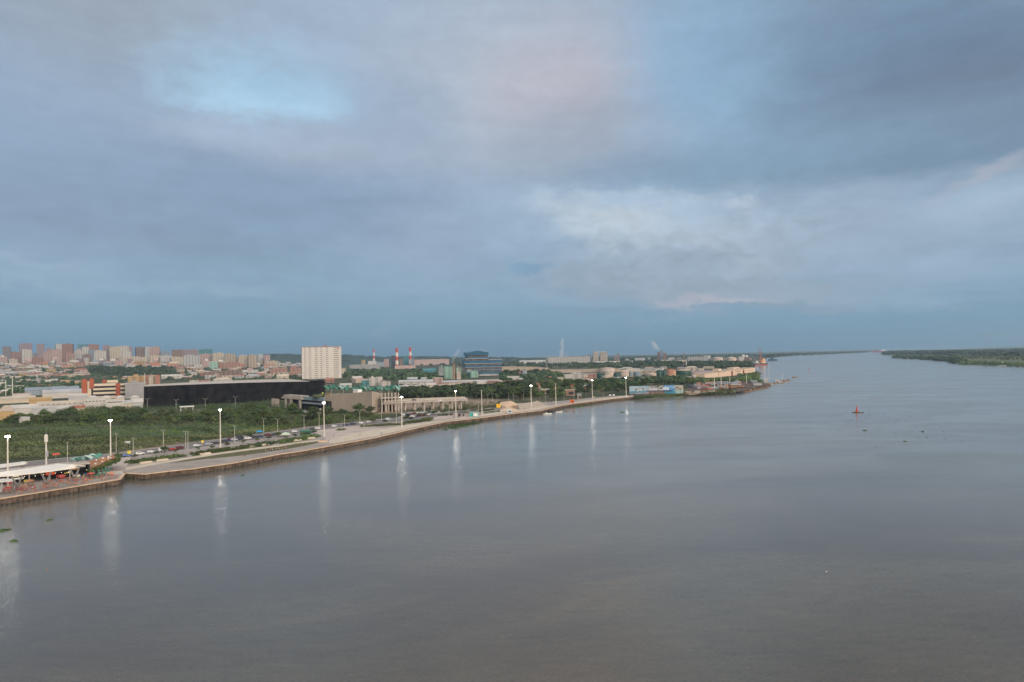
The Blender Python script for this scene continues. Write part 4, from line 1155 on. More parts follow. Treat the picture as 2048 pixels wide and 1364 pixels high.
s.box(0, 0, 0, 30 * m_, 2, 8.5 * m_); s.box(-2 * m_, -1.02, 1, 4 * m_, .1, 5 * m_, m=1); s.box(6 * m_, -1.02, 1, 3 * m_, .1, 5 * m_, m=1); o_ = s.build('grey_wall', [mat('mottled_grey_wall', (.27, .23, .23), .85, .25, .4), M['dark']]); o_.location = p_; o_.rotation_euler[2] = r_; finish(o_, 'low mottled grey and pink wall behind a tall lit mast', 'wall')
kiosk('riverside_booth', 1018.5, 825.8, 9, 6.8, 3, mat('booth_blue_white', (.50, .60, .68), .5, .1, .5), M['paint'], 'small blue and white booth on the quay below the cream stand')
kiosk('riverside_booth', 1015.2, 825.2, 3, 6, 3, mat('booth_teal', (.05, .2, .24), .5, .1, .5), M['steel'], 'narrow teal cabinet joined left of the blue white booth', 'cabinet')
kiosk('orange_kiosk', 1144.3, 806, 8, 6.2, 3, mat('kiosk_orange', (.72, .14, .03), .5, .1, .5), mat('kiosk_orange_roof', (.75, .2, .06), .5, .1, .5), 'bright orange kiosk on the far quay before the trees')
kiosk('grey_hut', 1159, 800, 8, 12, 5, mat('hut_grey_brown', (.30, .25, .21), .85, .15, .3), M['steel'], 'tall grey brown hut between orange kiosk and trees', 'hut')
kiosk('riverside_house', 1140.5, 792, 19, 13, 9, mat('house_brown', (.27, .17, .13), .85, .2, .3), mat('roof_pale_brown', (.38, .28, .22), .85, .2, .3), 'brown walled house with pale flat roof among quay trees', 'house')
for i, (x, y) in enumerate(((1220.5, 794), (1227.5, 793.5))): kiosk('white_parasol_tent', x, y, 4.2, 5, 3, None, M['paint'], ('left', 'right')[i] + ' one of two small white tents near the far quay end', 'tent', pyramid=1)
kiosk('riverside_house', 1112, 782, 17, 7, 12, mat('wall_rose', (.40, .22, .18), .85, .2, .3), mat('roof_terracotta', (.38, .14, .09), .85, .2, .3), 'terracotta roofed house among trees right of the steps', 'house', pyramid=1)
kiosk('riverside_house', 1068, 779, 18, 8, 12, MATS['wall_rose'], mat('roof_brick', (.33, .16, .12), .85, .2, .3), 'low brick roofed house behind the stone steps', 'house', pyramid=1)

# cream stand and stone steps
def solid(corners, o):
    """closed block under a roof quad: (px, py, z) corners; walls drop to the ground"""
    t = [g(x, y, GZ + z) - o for x, y, z in corners]; mb = MB()
    bt = [Vector((p.x, p.y, -.2)) for p in t]
    mb.face(t)
    for i in range(len(t)): j = (i + 1) % len(t); mb.face((bt[i], bt[j], t[j], t[i]))
    return mb
def stand():
    o = g(1020, 821, GZ); cream = mat('cream_stand_panel', (.60, .42, .29), .7, .08, .3)
    root = empty('cream_stand', o, 0, label='angular cream and peach building with black framed opening by steps', cat='pavilion')
    solid([(998, 811, 3.6), (1011, 813, 3.2), (1037, 809, 2.4), (1022, 801.5, 6.2), (1001, 804, 5.6)], o).build('upper_roof', cream, root)
    solid([(1003, 816.5, 1.9), (1016, 813.8, 2.9), (1037, 819, .9), (1034, 821.5, .5), (1003, 821.0, .9)], o).build('lower_wing', cream, root)
    a, b = g(1000, 815.5, GZ + 1.8) - o, g(1011, 814.8, GZ + 1.8) - o; nn = Vector((.3, -1, 0)) * 1.3
    s = MB(); s.face((a + nn, b + nn, b + nn + Vector((0, 0, 1.7)), a + nn + Vector((0, 0, 1.7)))); s.face((a, a + nn, a + nn + Vector((0, 0, 2.6)), a + Vector((0, 0, 2.6)))); s.build('opening', M['dark'], root)
    nn = nn * 2; s = MB(); z = Vector((0, 0, .5)); s.face((a.lerp(b, .1) + nn + z, a.lerp(b, .8) + nn + z, a.lerp(b, .8) + nn + z * 2, a.lerp(b, .1) + nn + z * 2)); s.build('inner_panel', M['paint'], root)
    s = MB(); s.prism([tuple((g(x, y, GZ) - o)[:2]) for x, y in ((1000, 823.4), (1012, 822.4), (1012, 820.4), (1001, 821.2))], 0, 1.8); s.build('base_wall', M['conc'], root)
stand()
def steps():
    o = g(1062, 818, GZ); root = empty('stone_steps', o, 0, label='broad sloping bank of pale stone steps beside the cream stand', cat='steps')
    A, B = g(1040, 821.0, GZ) - o, g(1096, 811.5, GZ) - o
    D_, C_ = g(1037, 807.5, GZ + 4.4) - o, g(1073, 803, GZ + 3.9) - o
    n = 14; m_ = mat('pale_stone_step', (.40, .345, .30), .85, .12, .25)
    for k in range(n):
        t0, t1 = k / n, (k + 1) / n; z0, z1 = 4.2 * k / n, 4.2 * (k + 1) / n
        fl = lambda p, q, t, z: Vector((p.x + (q.x - p.x) * t, p.y + (q.y - p.y) * t, z))
        a, b, c, d = fl(A, D_, t0, z1), fl(B, C_, t0, z1), fl(B, C_, t1, z1), fl(A, D_, t1, z1)
        s = MB(); s.face((a, b, c, d)); s.face((fl(A, D_, t0, z0), fl(B, C_, t0, z0), b, a))
        s.face((fl(B, C_, t0, -.2), fl(B, C_, t1, -.2), c, b)); s.face((fl(A, D_, t0, -.2), a, d, fl(A, D_, t1, -.2))); s.build('step', m_, root)
    for p, q in ((A, D_), (B, C_)):
        d = Vector((q.x - p.x, q.y - p.y, 0)).normalized(); nn = Vector((-d.y, d.x, 0)) * .6
        s = MB(); P4 = [Vector((p.x, p.y, 0)) + nn, Vector((p.x, p.y, 0)) - nn, Vector((q.x, q.y, 0)) - nn, Vector((q.x, q.y, 0)) + nn]
        s.prism([tuple(v_[:2]) for v_ in P4], -.2, [.7, .7, 5.0, 5.0]); s.build('side_wall', M['conc'], root)
steps()

# hedges and shrubs of the promenade
patch('planting_bed', [(258, 929), (300, 923.5), (362, 914), (366, 909), (300, 915.5), (262, 921)], mat('planting_bed_green', (.085, .105, .045), .95, .3, .4), .09)
patch('planting_bed', [(384, 913), (441, 904.8), (500, 897), (545, 890), (548, 884), (500, 888.5), (441, 897.5), (400, 902), (386, 906)], MATS['planting_bed_green'], .09)
patch('planting_bed', [(556, 889), (600, 882.5), (636, 876), (628, 868), (600, 873.5), (566, 879)], MATS['planting_bed_green'], .09)
def hedge(line, wdt, h, label, seed, m='leafA'):
    rr = random.Random(seed); pts = [g(*q) for q in line]; o = pts[0].copy()
    mb = MB(); L_ = sum((b - a).length for a, b in zip(pts, pts[1:])); n = int(L_ * wdt / 2.6)
    for i in range(n):
        s = rr.random() * L_
        for a, b in zip(pts, pts[1:]):
            if s <= (b - a).length: break
            s -= (b - a).length
        d = (b - a).normalized(); nn = Vector((-d.y, d.x, 0)); c = a + d * s + nn * rr.uniform(-wdt / 2, wdt / 2) - o
        leaf_blob(mb, (c.x, c.y, h * rr.uniform(.25, .6)), h * rr.uniform(.6, 1.0), 26, .34, .8, .4, rr)
    ob = mb.build('hedge', M['leafH' if m == 'leafA' else m], None, label=label, cat='hedge'); ob.location = o; return ob
hedge([(256, 927), (300, 921), (365, 912)], 9, 1.3, 'rounded green hedge strip at the near end of the lawn', 1)
hedge([(384, 910.5), (440, 902), (470, 898.5), (505, 893)], 8, 1.3, 'long green hedge strip either side of the hedge mast', 2)
hedge([(505, 893.5), (545, 886)], 9, 1.6, 'bushy hedge clump left of the diagonal footpath', 3, 'leafB')
hedge([(556, 885), (600, 878.5), (634, 872.5)], 10, 1.5, 'green hedge bed right of the diagonal footpath', 4)
hedge([(722, 853.5), (760, 851.5), (808, 849)], 8, 1.4, 'low planting bed behind the open plaza', 5, 'leafC')
hedge([(812, 847), (850, 842), (858, 838)], 9, 1.6, 'shrub bed right of the plaza bed mast', 6)
hedge([(878, 832), (905, 830), (960, 823), (990, 819)], 6, 1.3, 'thin green hedge behind the grey wall and kiosks', 7)
hedge([(966, 826), (990, 823.5), (1012, 821)], 7, .6, 'low mown green bank before the amber sign', 8, 'grassl')
hedge([(676, 861.5), (688, 859.5)], 4, 1.2, 'single small shrub island in the middle of the plaza', 9)
hedge([(420, 903), (452, 897.5)], 7, .9, 'short inner hedge around the hedge mast foot', 10)
# benches along the cream path
for i, (x, y) in enumerate(((292, 926.5), (325, 921.5), (411, 908.7), (473, 897), (501, 894.5), (528.5, 890.8), (594, 881.5), (622, 877.5))):
    p = g(x, y, GZ + .06); b = MB(); b.box(0, 0, 0, 6.0, 1.6, .55); b.box(0, .5, .55, 5.6, .5, .35)
    o_ = b.build('stone_bench', M['pavel']); o_.location = p; o_.rotation_euler[2] = math.atan2(1, .85)
    finish(o_, 'cream stone bench block on the path edge, %s from the left' % ('first', 'second', 'third', 'fourth', 'fifth', 'sixth', 'seventh', 'eighth')[i], 'bench', 'stone benches along the cream path')
# small round thing on the path by the plaza mast
p_ = g(645, 884, GZ); b = MB(); b.box(0, 0, 0, 5, 3, .9); o_ = b.build('cream_planter', M['coping']); o_.location = p_; finish(o_, 'cream planter box at the end of the lawn strip by the plaza', 'planter')
# ------------------------------------------------------------------ people
def person_mesh(name, pose, mats):
    """one skinned body: joints as vertices, radii per joint"""
    J = {}
    st = pose
    J['pel'] = (0, 0, .95); J['sp'] = (0, .01, 1.18); J['ch'] = (0, .0, 1.38); J['nk'] = (0, 0, 1.52); J['hd'] = (0, .02, 1.63); J['tp'] = (0, .01, 1.73)
    for s in (-1, 1):
        f = {'run': .30, 'walk': .18, 'stand': .03}[st] * s
        J['hp%d' % s] = (.09 * s, 0, .90); J['kn%d' % s] = (.10 * s, f * .6 + .05, .50); J['an%d' % s] = (.10 * s, f - (.12 if st == 'run' and s < 0 else 0), .09 + (.22 if st == 'run' and s < 0 else 0)); J['to%d' % s] = (.11 * s, f + .16 - (.12 if st == 'run' and s < 0 else 0), .04 + (.14 if st == 'run' and s < 0 else 0))
        J['sh%d' % s] = (.19 * s, 0, 1.42); a = -f
        J['el%d' % s] = (.25 * s, a * .5 - .03, 1.14); J['wr%d' % s] = (.22 * s, a + (.16 if st == 'run' else .02), (1.12 if st == 'run' else .90)); J['ha%d' % s] = (.21 * s, a + (.22 if st == 'run' else .04), (1.15 if st == 'run' else .80))
    E = [('pel', 'sp'), ('sp', 'ch'), ('ch', 'nk'), ('nk', 'hd'), ('hd', 'tp')]
    for s in (-1, 1): E += [('pel', 'hp%d' % s), ('hp%d' % s, 'kn%d' % s), ('kn%d' % s, 'an%d' % s), ('an%d' % s, 'to%d' % s), ('ch', 'sh%d' % s), ('sh%d' % s, 'el%d' % s), ('el%d' % s, 'wr%d' % s), ('wr%d' % s, 'ha%d' % s)]
    rad = dict(pel=.14, sp=.13, ch=.15, nk=.06, hd=.10, tp=.08)
    for s in (-1, 1): rad.update({'hp%d' % s: .10, 'kn%d' % s: .065, 'an%d' % s: .04, 'to%d' % s: .04, 'sh%d' % s: .065, 'el%d' % s: .045, 'wr%d' % s: .033, 'ha%d' % s: .035})
    ks = list(J); me = bpy.data.meshes.new(name); me.from_pydata([J[k] for k in ks], [(ks.index(a), ks.index(b)) for a, b in E], [])
    o = bpy.data.objects.new(name, me); col.objects.link(o)
    md = o.modifiers.new('skin', 'SKIN')
    if not me.skin_vertices:
        bm = bmesh.new(); bm.from_mesh(me); bm.verts.layers.skin.verify(); bm.to_mesh(me); bm.free()
    for i, k in enumerate(ks):
        me.skin_vertices[0].data[i].radius = (rad[k], rad[k] * .85)
    me.skin_vertices[0].data[0].use_root = True
    o.modifiers.new('sub', 'SUBSURF').levels = 1
    dg = bpy.context.evaluated_depsgraph_get(); dg.update()
    m2 = bpy.data.meshes.new_from_object(o.evaluated_get(dg)); bpy.data.objects.remove(o); bpy.data.meshes.remove(me)
    m2.materials.clear()
    for q in mats: m2.materials.append(q)
    for p in m2.polygons:
        z, x = p.center.z, abs(p.center.x)
        p.material_index = 0 if z > 1.50 and z < 1.655 else 3 if z >= 1.655 else (1 if (z > .93 and not (x > .2 and z < 1.22)) else (0 if (x > .19 and z > .7) else (2 if z > .45 else 0 if z > .1 else 3)))
        p.use_smooth = True
    return m2
SKIN = mat('skin', (.30, .17, .11), .6, .08, 2); HAIR = mat('dark_hair', (.02, .015, .012), .7, .1, 2)
CL = {k: mat('shirt_' + k, v, .8, .06, 3) for k, v in dict(maroon=(.26, .03, .04), white=(.62, .60, .58), yellow=(.60, .58, .18), black=(.03, .03, .035), blue=(.08, .13, .28), grey=(.28, .28, .30)).items()}
PAN = dict(black=mat('trousers_black', (.03, .03, .035), .8, .06, 3), white=mat('trousers_white', (.5, .48, .46), .8, .06, 3), blue=mat('trousers_blue', (.05, .07, .14), .8, .06, 3))
PMS = {}
def person(x, y, top, pants, pose, rz, label, group=None):
    k = (top, pants, pose)
    if k not in PMS: PMS[k] = person_mesh('person', pose, [SKIN, CL[top], PAN[pants], HAIR])
    o = bpy.data.objects.new('person', PMS[k]); col.objects.link(o)
    o.location = g(x, y, GZ + .025) - Vector((0, 0, .0)); o.rotation_euler = (0, 0, rz); s = rnd.uniform(.95, 1.06); o.scale = (s, s, s)
    finish(o, label, 'person', group)
rr = random.Random(5)
for i in range(19):
    t = i / 18; x = 527 + 48 * t + rr.uniform(-1.2, 1.2); y = 903.8 - 6.5 * t + rr.uniform(-1.6, 1.8)
    top = ('maroon', 'maroon', 'white', 'maroon', 'black')[i % 5]
    person(x, y, top, ('black', 'white')[i % 2], 'run', rr.uniform(.6, 1.1) - math.pi / 2 + 3.14 * (i % 7 == 0), 'person in %s top jogging in the dark red group on the promenade' % top, 'joggers in the dark red group')
for i, (x, y) in enumerate(((578.5, 892.3), (583, 890.3), (587.5, 890.8), (590.5, 890.2), (593.5, 889.8), (596, 890.4), (597.5, 889.0), (601.3, 888.6), (608.5, 888), (609.5, 888.8), (574.2, 892.0), (559, 894.5))):
    person(x, y, 'yellow' if i < 10 else 'white', 'black', ('stand', 'walk')[i % 2], rr.uniform(0, 6), 'person in %s shirt exercising on the grass edge' % ('pale yellow' if i < 10 else 'white'), 'people in pale shirts exercising by the lawn')
for x, y, top, pan, pose, lab in ((489, 914.2, 'black', 'blue', 'walk', 'person in black alone on the grey paving beside the lawn'), (657, 884.8, 'blue', 'black', 'walk', 'person in dark blue walking near the plaza mast'),
        (720, 872.2, 'black', 'black', 'walk', 'person in black on the path before the plaza middle'), (762, 869.3, 'blue', 'black', 'walk', 'left person of a walking pair near the quay edge'),
        (765, 868.9, 'grey', 'blue', 'walk', 'right person of a walking pair near the quay edge'), (667.5, 872.5, 'black', 'blue', 'stand', 'person standing at the lamp in the plaza'),
        (760, 856.8, 'grey', 'black', 'walk', 'person near the planting bed at the back of the plaza'), (574, 898.8, 'black', 'blue', 'walk', 'person in black behind the dark red joggers'),
        (588.5, 893.3, 'blue', 'black', 'walk', 'person in blue crouched before the yellow shirted group'), (1048.5, 820, 'black', 'black', 'stand', 'dark figure standing at the foot of the stone steps'),
        (383, 909.4, 'maroon', 'black', 'stand', 'person in maroon at the gap between the two hedges')):
    person(x, y, top, pan, pose, rr.uniform(0, 6), lab)
for i in range(26):
    x = rr.uniform(20, 225); y = 992 - (x / 239) * 38.5 - rr.uniform(5, 17)
    top = rr.choice(('white', 'maroon', 'blue', 'yellow', 'grey'))
    person(x, y, top, 'blue', 'stand', rr.uniform(0, 6), 'visitor in %s among the tables of the riverside terrace' % top, 'visitors on the riverside terrace')
# ------------------------------------------------------------------ generic buildings
LM = [(210, 775, 'the brick office block'), (640, 730, 'the white slab tower'), (427, 731, 'the mint green block'), (470, 790, 'the black hall'),
      (60, 805, 'the cream warehouses'), (100, 702, 'the skyline towers'), (290, 703, 'the white skyline slabs'), (793, 715, 'the striped chimneys'), (955, 725, 'the blue tiered block'), (895, 745, 'the green factory'),
      (1200, 712, 'the twin silos'), (1368, 745, 'the dark green tanks'), (1470, 742, 'the cream quay warehouse'), (1310, 780, 'the blue mural'), (1065, 808, 'the stone steps')]
AUTO = []
def rel(px, py):
    q = min(LM, key=lambda m: abs(m[0] - px) * .5 + abs(m[1] - py) * 2.2)
    dx, dy = px - q[0], py - q[1]
    if abs(dx) > 30 and abs(dx) > abs(dy) * 1.5: return ('right of ' if dx > 0 else 'left of ') + q[2]
    return ('in front of ' if dy > 0 else 'behind ') + q[2]
def auto(o, phrase, cat, group, px, py, ordinal=True):
    o['category'] = cat; o['group'] = group; AUTO.append((o, phrase + ' ' + rel(px, py), px, ordinal))
ORD = ['first', 'second', 'third', 'fourth', 'fifth', 'sixth', 'seventh', 'eighth', 'ninth', 'tenth', 'eleventh', 'twelfth', 'thirteenth', 'fourteenth', 'fifteenth', 'sixteenth', 'seventeenth', 'eighteenth', 'nineteenth', 'twentieth']
def settle_labels():
    by = {}
    for t in AUTO: by.setdefault(t[1], []).append(t)
    for k, L_ in by.items():
        L_.sort(key=lambda t: t[2])
        for i, t in enumerate(L_):
            if len(L_) == 1 or not t[3]: t[0]['label'] = k
            elif len(k.split()) > 13: t[0]['label'] = '%s, %s' % (k, ORD[i] if i < 20 else '%dth' % (i + 1))
            else: t[0]['label'] = '%s, %s from left' % (k, ORD[i] if i < 20 else '%dth' % (i + 1))

COLS = dict(white=(.52, .485, .45), cream=(.52, .44, .35), beige=(.42, .34, .27), grey=(.30, .29, .29), pink=(.45, .32, .29), terracotta=(.38, .22, .175), brick=(.31, .17, .135),
            brown=(.24, .17, .14), ochre=(.45, .30, .15), blue_grey=(.25, .29, .34), mauve=(.31, .23, .25), teal=(.08, .22, .25), mint=(.30, .48, .40), pale_grey=(.44, .43, .43), dark=(.07, .07, .08))
def cm(c, f=True, wide=False):
    return facade(('wide_' if wide else '') + 'facade_' + c, COLS[c], .38, 3.2, 5.5 if wide else 3.4) if f else mat('roof_' + c, COLS[c], .85, .15, .06)

def blk(name, x0, x1, yb, yt, depth=None, c='white', rc=None, kind='flat', yaw=0.0, win=True, group=None, label=None, cat='building', auto_phrase=None, extras=True, z=None, m=None, rm=None):
    px, py = (x0 + x1) / 2, yb
    p, rz = frame_at(px, py, z, yaw); k = mpp(p); W_ = (x1 - x0) * k; H = max(2.5, (yb - yt) * k)
    W_ *= 1 / max(.35, abs(math.cos(yaw)) + .25 * abs(math.sin(yaw))) if yaw else 1
    depth = depth or max(8, min(W_ * .7, 22))
    root = empty(name, p, rz)
    wm = m or cm(c, win); rmm = rm or cm(rc or 'pale_grey', False)
    if kind == 'flat':
        s = MB(); s.box(0, depth / 2, -3, W_, depth, H + 3 - .5); s.build('wall', wm, root)
        s = MB(); s.box(0, depth / 2, H - .5, W_ * 1.01 + .2, depth * 1.01 + .2, .5); o_ = s.build('roof', rmm, root)
        if extras and W_ > 14 and H > 12:
            s = MB(); s.box(W_ * rnd.uniform(-.25, .25), depth / 2, H, W_ * rnd.uniform(.2, .4), depth * .5, rnd.uniform(2.5, 4)); s.build('stair_head', wm, root)
    else:
        hr = H * (.35 if kind == 'gable' else .4); hb = H - hr
        s = MB(); s.box(0, depth / 2, -3, W_, depth, hb + 3); s.build('wall', wm, root)
        s = MB(); s.gable(0, depth / 2, hb, W_, depth, hr, along='x' if kind != 'gabley' else 'y', ov=.5, hip=min(depth, W_) * .4 if kind == 'hip' else 0); s.build('roof', rmm, root)
    if label: finish(root, label, cat, group)
    elif auto_phrase: auto(root, auto_phrase, cat, group, px, (yb + yt) / 2)
    return root

# ------------------------------------------------------------------ skyline towers
WD = {'pale_grey': 'grey', 'blue_grey': 'bluish'}
SKY = [(0, 5, 716, 700, 'cream'), (6, 20, 720, 688, 'brown'), (25, 45, 724, 704, 'brick'), (41, 62, 722, 687, 'mauve'), (45, 62, 726, 699.5, 'white'), (75, 88, 722, 688, 'mauve'), (63, 80, 722, 707, 'grey'),
       (93, 103, 720, 693, 'terracotta'), (88, 104, 724, 704, 'pink'), (104, 122, 726, 699, 'pink'), (113, 124, 720, 688, 'white'), (125, 144, 724, 688, 'brick'), (133, 148, 726, 706, 'terracotta'), (148, 165, 723, 701, 'white'),
       (155, 166, 716, 690, 'pink'), (157, 178, 718, 684, 'teal'), (165, 178, 722, 694, 'white'), (178, 197, 720, 689, 'brick'), (177, 190, 724, 700, 'blue_grey'), (167, 182, 728, 709, 'brown'), (190, 211, 726, 702, 'white'),
       (195, 206, 718, 697, 'pink'), (207, 220, 724, 691, 'mauve'), (221, 241, 724, 693.5, 'cream'), (242, 257, 722, 692, 'white'), (256, 265, 718, 694, 'mauve'), (247, 262, 726, 703, 'white'), (273, 290, 724, 694.5, 'brown'), (290, 298, 724, 694, 'pale_grey'),
       (298, 319, 722, 694, 'pink'), (248, 292, 728, 714, 'cream'), (300, 321, 730, 711, 'cream'), (322, 340, 722, 703, 'blue_grey'), (322, 344, 730, 712, 'white'), (345, 366, 726, 700, 'brown'), (368, 396, 724, 699.5, 'mauve'),
       (399, 424, 716, 698.5, 'teal'), (343, 365, 730, 714, 'cream'), (368, 399, 732, 711, 'pale_grey'), (400, 422, 726, 708, 'pink'), (426, 447, 726, 706, 'cream'), (449, 470, 727, 708, 'beige'), (478, 496, 734, 711, 'cream'), (498, 514, 735, 710, 'beige'),
       (516, 527, 728, 709, 'pale_grey'), (529, 540, 730, 710, 'pink'), (531, 555, 735, 722, 'cream'), (0, 14, 728, 714, 'pink'), (20, 34, 730, 718, 'cream'), (66, 86, 732, 716, 'brick'), (226, 246, 733, 722, 'pink'), (404, 418, 735, 722, 'pink'), (436, 478, 738, 725, 'terracotta'), (455, 478, 722, 714, 'cream')]
for i, (x0, x1, yb, yt, c) in enumerate(SKY):
    blk('tower_block', x0, x1, yb, yt, rnd.uniform(16, 30), c, c, win=True, auto_phrase='%s %s tower block' % ('tall' if yb - yt > 26 else ('middling' if yb - yt > 17 else 'low'), WD.get(c, c)), group='tower blocks on the far skyline', cat='tower block', yaw=rnd.uniform(-.25, .25))
blk('apartment_block', 419.5, 435, 739, 724, 18, 'mint', 'mint', label='mint green block standing out among the pink houses below the skyline', cat='apartment block')

# ------------------------------------------------------------------ white slab tower
def slab():
    p, rz = frame_at(644, 757.5, None, .10); k = mpp(p); W_ = 76 * k; H = 63.5 * k; D_ = 17
    root = empty('slab_tower', p, rz, label='solitary white slab apartment tower with regular window rows', cat='apartment tower')
    wm = mat('cream_render', (.57, .52, .475), .8, .05, .03)
    s = MB(); s.box(0, D_ / 2, -3, W_, D_, H + 3); s.build('wall', wm, root)
    s = MB(); s.box(0, D_ / 2, H, W_ + 1.5, D_ + 1.5, 1.0); s.build('roof', mat('roof_terracotta_edge', (.38, .2, .15), .8, .1, .1), root)
    s = MB(); s.box(W_ * .1, D_ / 2, H + 1, 9, 6, 3); s.build('lift_head', mat('red_brown_paint', (.34, .12, .09), .8, .1, .1), root)
    gl = mat('dull_window', (.15, .13, .12), .4, .25, .2)  # window panes in a dull brown tone
    rows, cols_ = 16, 6
    xs = [-.42, -.30, -.14, -.01, .14, .37]; ws = [.045, .075, .075, .055, .06, .13]
    for j in range(rows):
        for i in range(cols_):
            s = MB(); z = H * (j + .45) / rows
            n = 3 if ws[i] > .06 else 2
            s.box(W_ * xs[i], -.04, z, W_ * ws[i], .12, H / rows * .30); s.build('window', gl, root)
    for j in range(rows):
        s = MB(); s.box(W_ / 2 + .8, D_ / 2, H * (j + .25) / rows, 1.6, D_ * .7, H / rows * .4); s.build('balcony', wm, root)
    s = MB(); s.box(W_ * .43, -.05, H * .93, W_ * .04, .12, H * .04); s.build('logo_panel', MATS['red_brown_paint'], root)
    s = MB(); s.box(-W_ * .5 - .15, D_ / 2, 0, .3, D_, H); s.build('edge_panel', M['steel'], root)
slab()

# ------------------------------------------------------------------ brick and cream office block
def office():
    p, rz = frame_at(212, 797, None); k = mpp(p)
    root = empty('office_block', p, rz, label='four storey brick red and cream block with dark window bands', cat='office block')
    red = mat('brick_red_tower', (.36, .10, .055), .85, .12, .1); cr = mat('cream_band', (.60, .50, .38), .8, .06, .1)
    X = lambda v: (v - 212) * k
    H = 36 * k
    def b(x0, x1, y0, y1, d0, d1, m, nm): s = MB(); s.box(X((x0 + x1) / 2), (d0 + d1) / 2, (797 - y1) * k, X(x1) - X(x0), d1 - d0, (y1 - y0) * k); s.build(nm, m, root)
    b(187, 230, 766, 797, 2, 26, MATS.get('dark_bandx') or M['dark'], 'window_band_core')
    for y0, y1 in ((767, 772), (776, 780), (784, 788), (792, 797)): b(190, 230, y0, y1, 1, 27, cr, 'floor_band')
    b(171, 180, 757, 797, 0, 16, red, 'brick_pier'); b(180.5, 187, 762, 797, 1.5, 22, cr, 'stair_wall'); b(184, 191.5, 756.5, 776, 0, 10, red, 'brick_pier')
    b(229, 237, 768, 797, 0, 20, red, 'brick_pier'); b(237, 249, 768, 797, 1, 22, M['dark'], 'window_band_core')
    for y0, y1 in ((768, 772), (775.5, 780), (783.5, 788), (792, 797)): b(237, 249, y0, y1, .5, 22.5, cr, 'floor_band')
    b(249, 252.5, 768, 797, 0, 20, red, 'brick_pier')
    b(206, 213, 760, 768, 6, 16, red, 'roof_box'); b(214, 233, 761, 767, 6, 18, cr, 'roof_box')
office()
blk('grey_block', 253, 289.5, 797, 766.5, 40, 'grey', 'pale_grey', win=False, label='large windowless grey box building touching the left end of the black hall', cat='industrial block')
blk('annex_block', 258, 296, 775, 752, 20, 'ochre', 'cream', label='ochre and cream block behind the large grey box building', cat='building')
blk('annex_block', 293, 298, 775, 750, 14, 'brick', 'brick', win=False, label='left of two brick red piers behind the black hall corner', cat='building')
blk('annex_block', 311, 320, 775, 750, 14, 'brick', 'brick', win=False, label='right of two brick red piers behind the black hall corner', cat='building')
blk('annex_block', 298, 311, 775, 754, 14, 'cream', 'cream', label='cream block between the two brick red piers', cat='building')
s_ = [(0, 64, 806, 793, 'cream', 'cream', 'gable', 'wide cream roofed warehouse at the far left edge'), (62, 100, 808, 795, 'ochre', 'ochre', 'gable', 'yellow ochre roofed warehouse right of the pair of beige poles'),
      (84, 176, 820, 803, 'white', 'cream', 'gable', 'long cream gabled warehouse with small dark vents under the roof'), (112, 140, 826, 813, 'pale_grey', 'white', 'gable', 'small grey shed in front of the long vented warehouse'), (146, 168, 824, 812, 'cream', 'terracotta', 'gable', 'small terracotta roofed shed in front of the vented warehouse'), (172, 216, 818, 797, 'white', 'white', 'flat', 'white row building before the brick office block'),
      (214, 246, 820, 799, 'white', 'cream', 'flat', 'white row building left of the black hall corner'), (247, 266, 819, 801, 'cream', 'pale_grey', 'gable', 'cream gabled shed second from the black hall corner'), (267, 285, 818, 798, 'pale_grey', 'white', 'gable', 'grey white gabled shed touching the black hall corner'), (0, 26, 840, 812, 'ochre', 'beige', 'hip', 'house with beige pyramid roof at the far left edge'),
      (26, 72, 829, 810, 'white', 'white', 'gable', 'white gabled shed right of the pyramid roofed house'), (68, 108, 831, 817, 'pale_grey', 'pale_grey', 'flat', 'grey shed with dark door among trees near the thicket'),
      (92, 160, 796, 779, 'white', 'pale_grey', 'gable', 'white gabled shed left of the brick office block'), (140, 172, 801, 788, 'pale_grey', 'white', 'gable', 'grey white shed at the foot of the brick office block'),
      (28, 58, 798, 787, 'white', 'pink', 'flat', 'small pink roofed building behind the ochre warehouse'), (60, 150, 789, 774, 'blue_grey', 'blue_grey', 'gable', 'large blue grey roofed shed in the trees'),
      (40, 58, 845, 836, 'white', 'white', 'flat', 'small white hut at the edge of the thicket at left')]
for x0, x1, yb, yt, c, rc, kd, lab in s_:
    blk('warehouse', x0, x1, yb, yt, 34 if (x1 - x0) > 60 else 20, c, rc, kd, win=False, label=lab, cat='warehouse', group='warehouses near the thicket')
for i, x in enumerate((186, 213, 240, 270)):
    blk('pyramid_tent', x - 8, x + 8, 801, 791.5, 9, 'white', 'white', 'hip', win=False, label='white pyramid roof in the row before the brick block, %s from left' % ORD[i], cat='canopy', group='four white pyramid roofs')
p_, r_ = frame_at(130, 822)
for i in range(9):
    k_ = mpp(p_); s = MB(); s.box((-38 + i * 9.2) * k_, -.6, 11.5 * k_, 1.6 * k_, .5, 1.5 * k_); o_ = s.build('roof_vent', M['dark'], [q for q in bpy.data.objects if q.get('label') == 'long cream gabled warehouse with small dark vents under the roof'][0])
for lb in ('white row building before the brick office block', 'white row building left of the black hall corner'):
    q0 = [q for q in bpy.data.objects if q.get('label') == lb][0]; k_ = mpp(q0.location)
    for i in range(7): s = MB(); s.box((-18 + i * 6) * k_ * (.62 if 'corner' in lb else 1), -.15, 15 * k_, 3.2 * k_, .3, 1.5 * k_); s.build('window', M['dark'], q0)
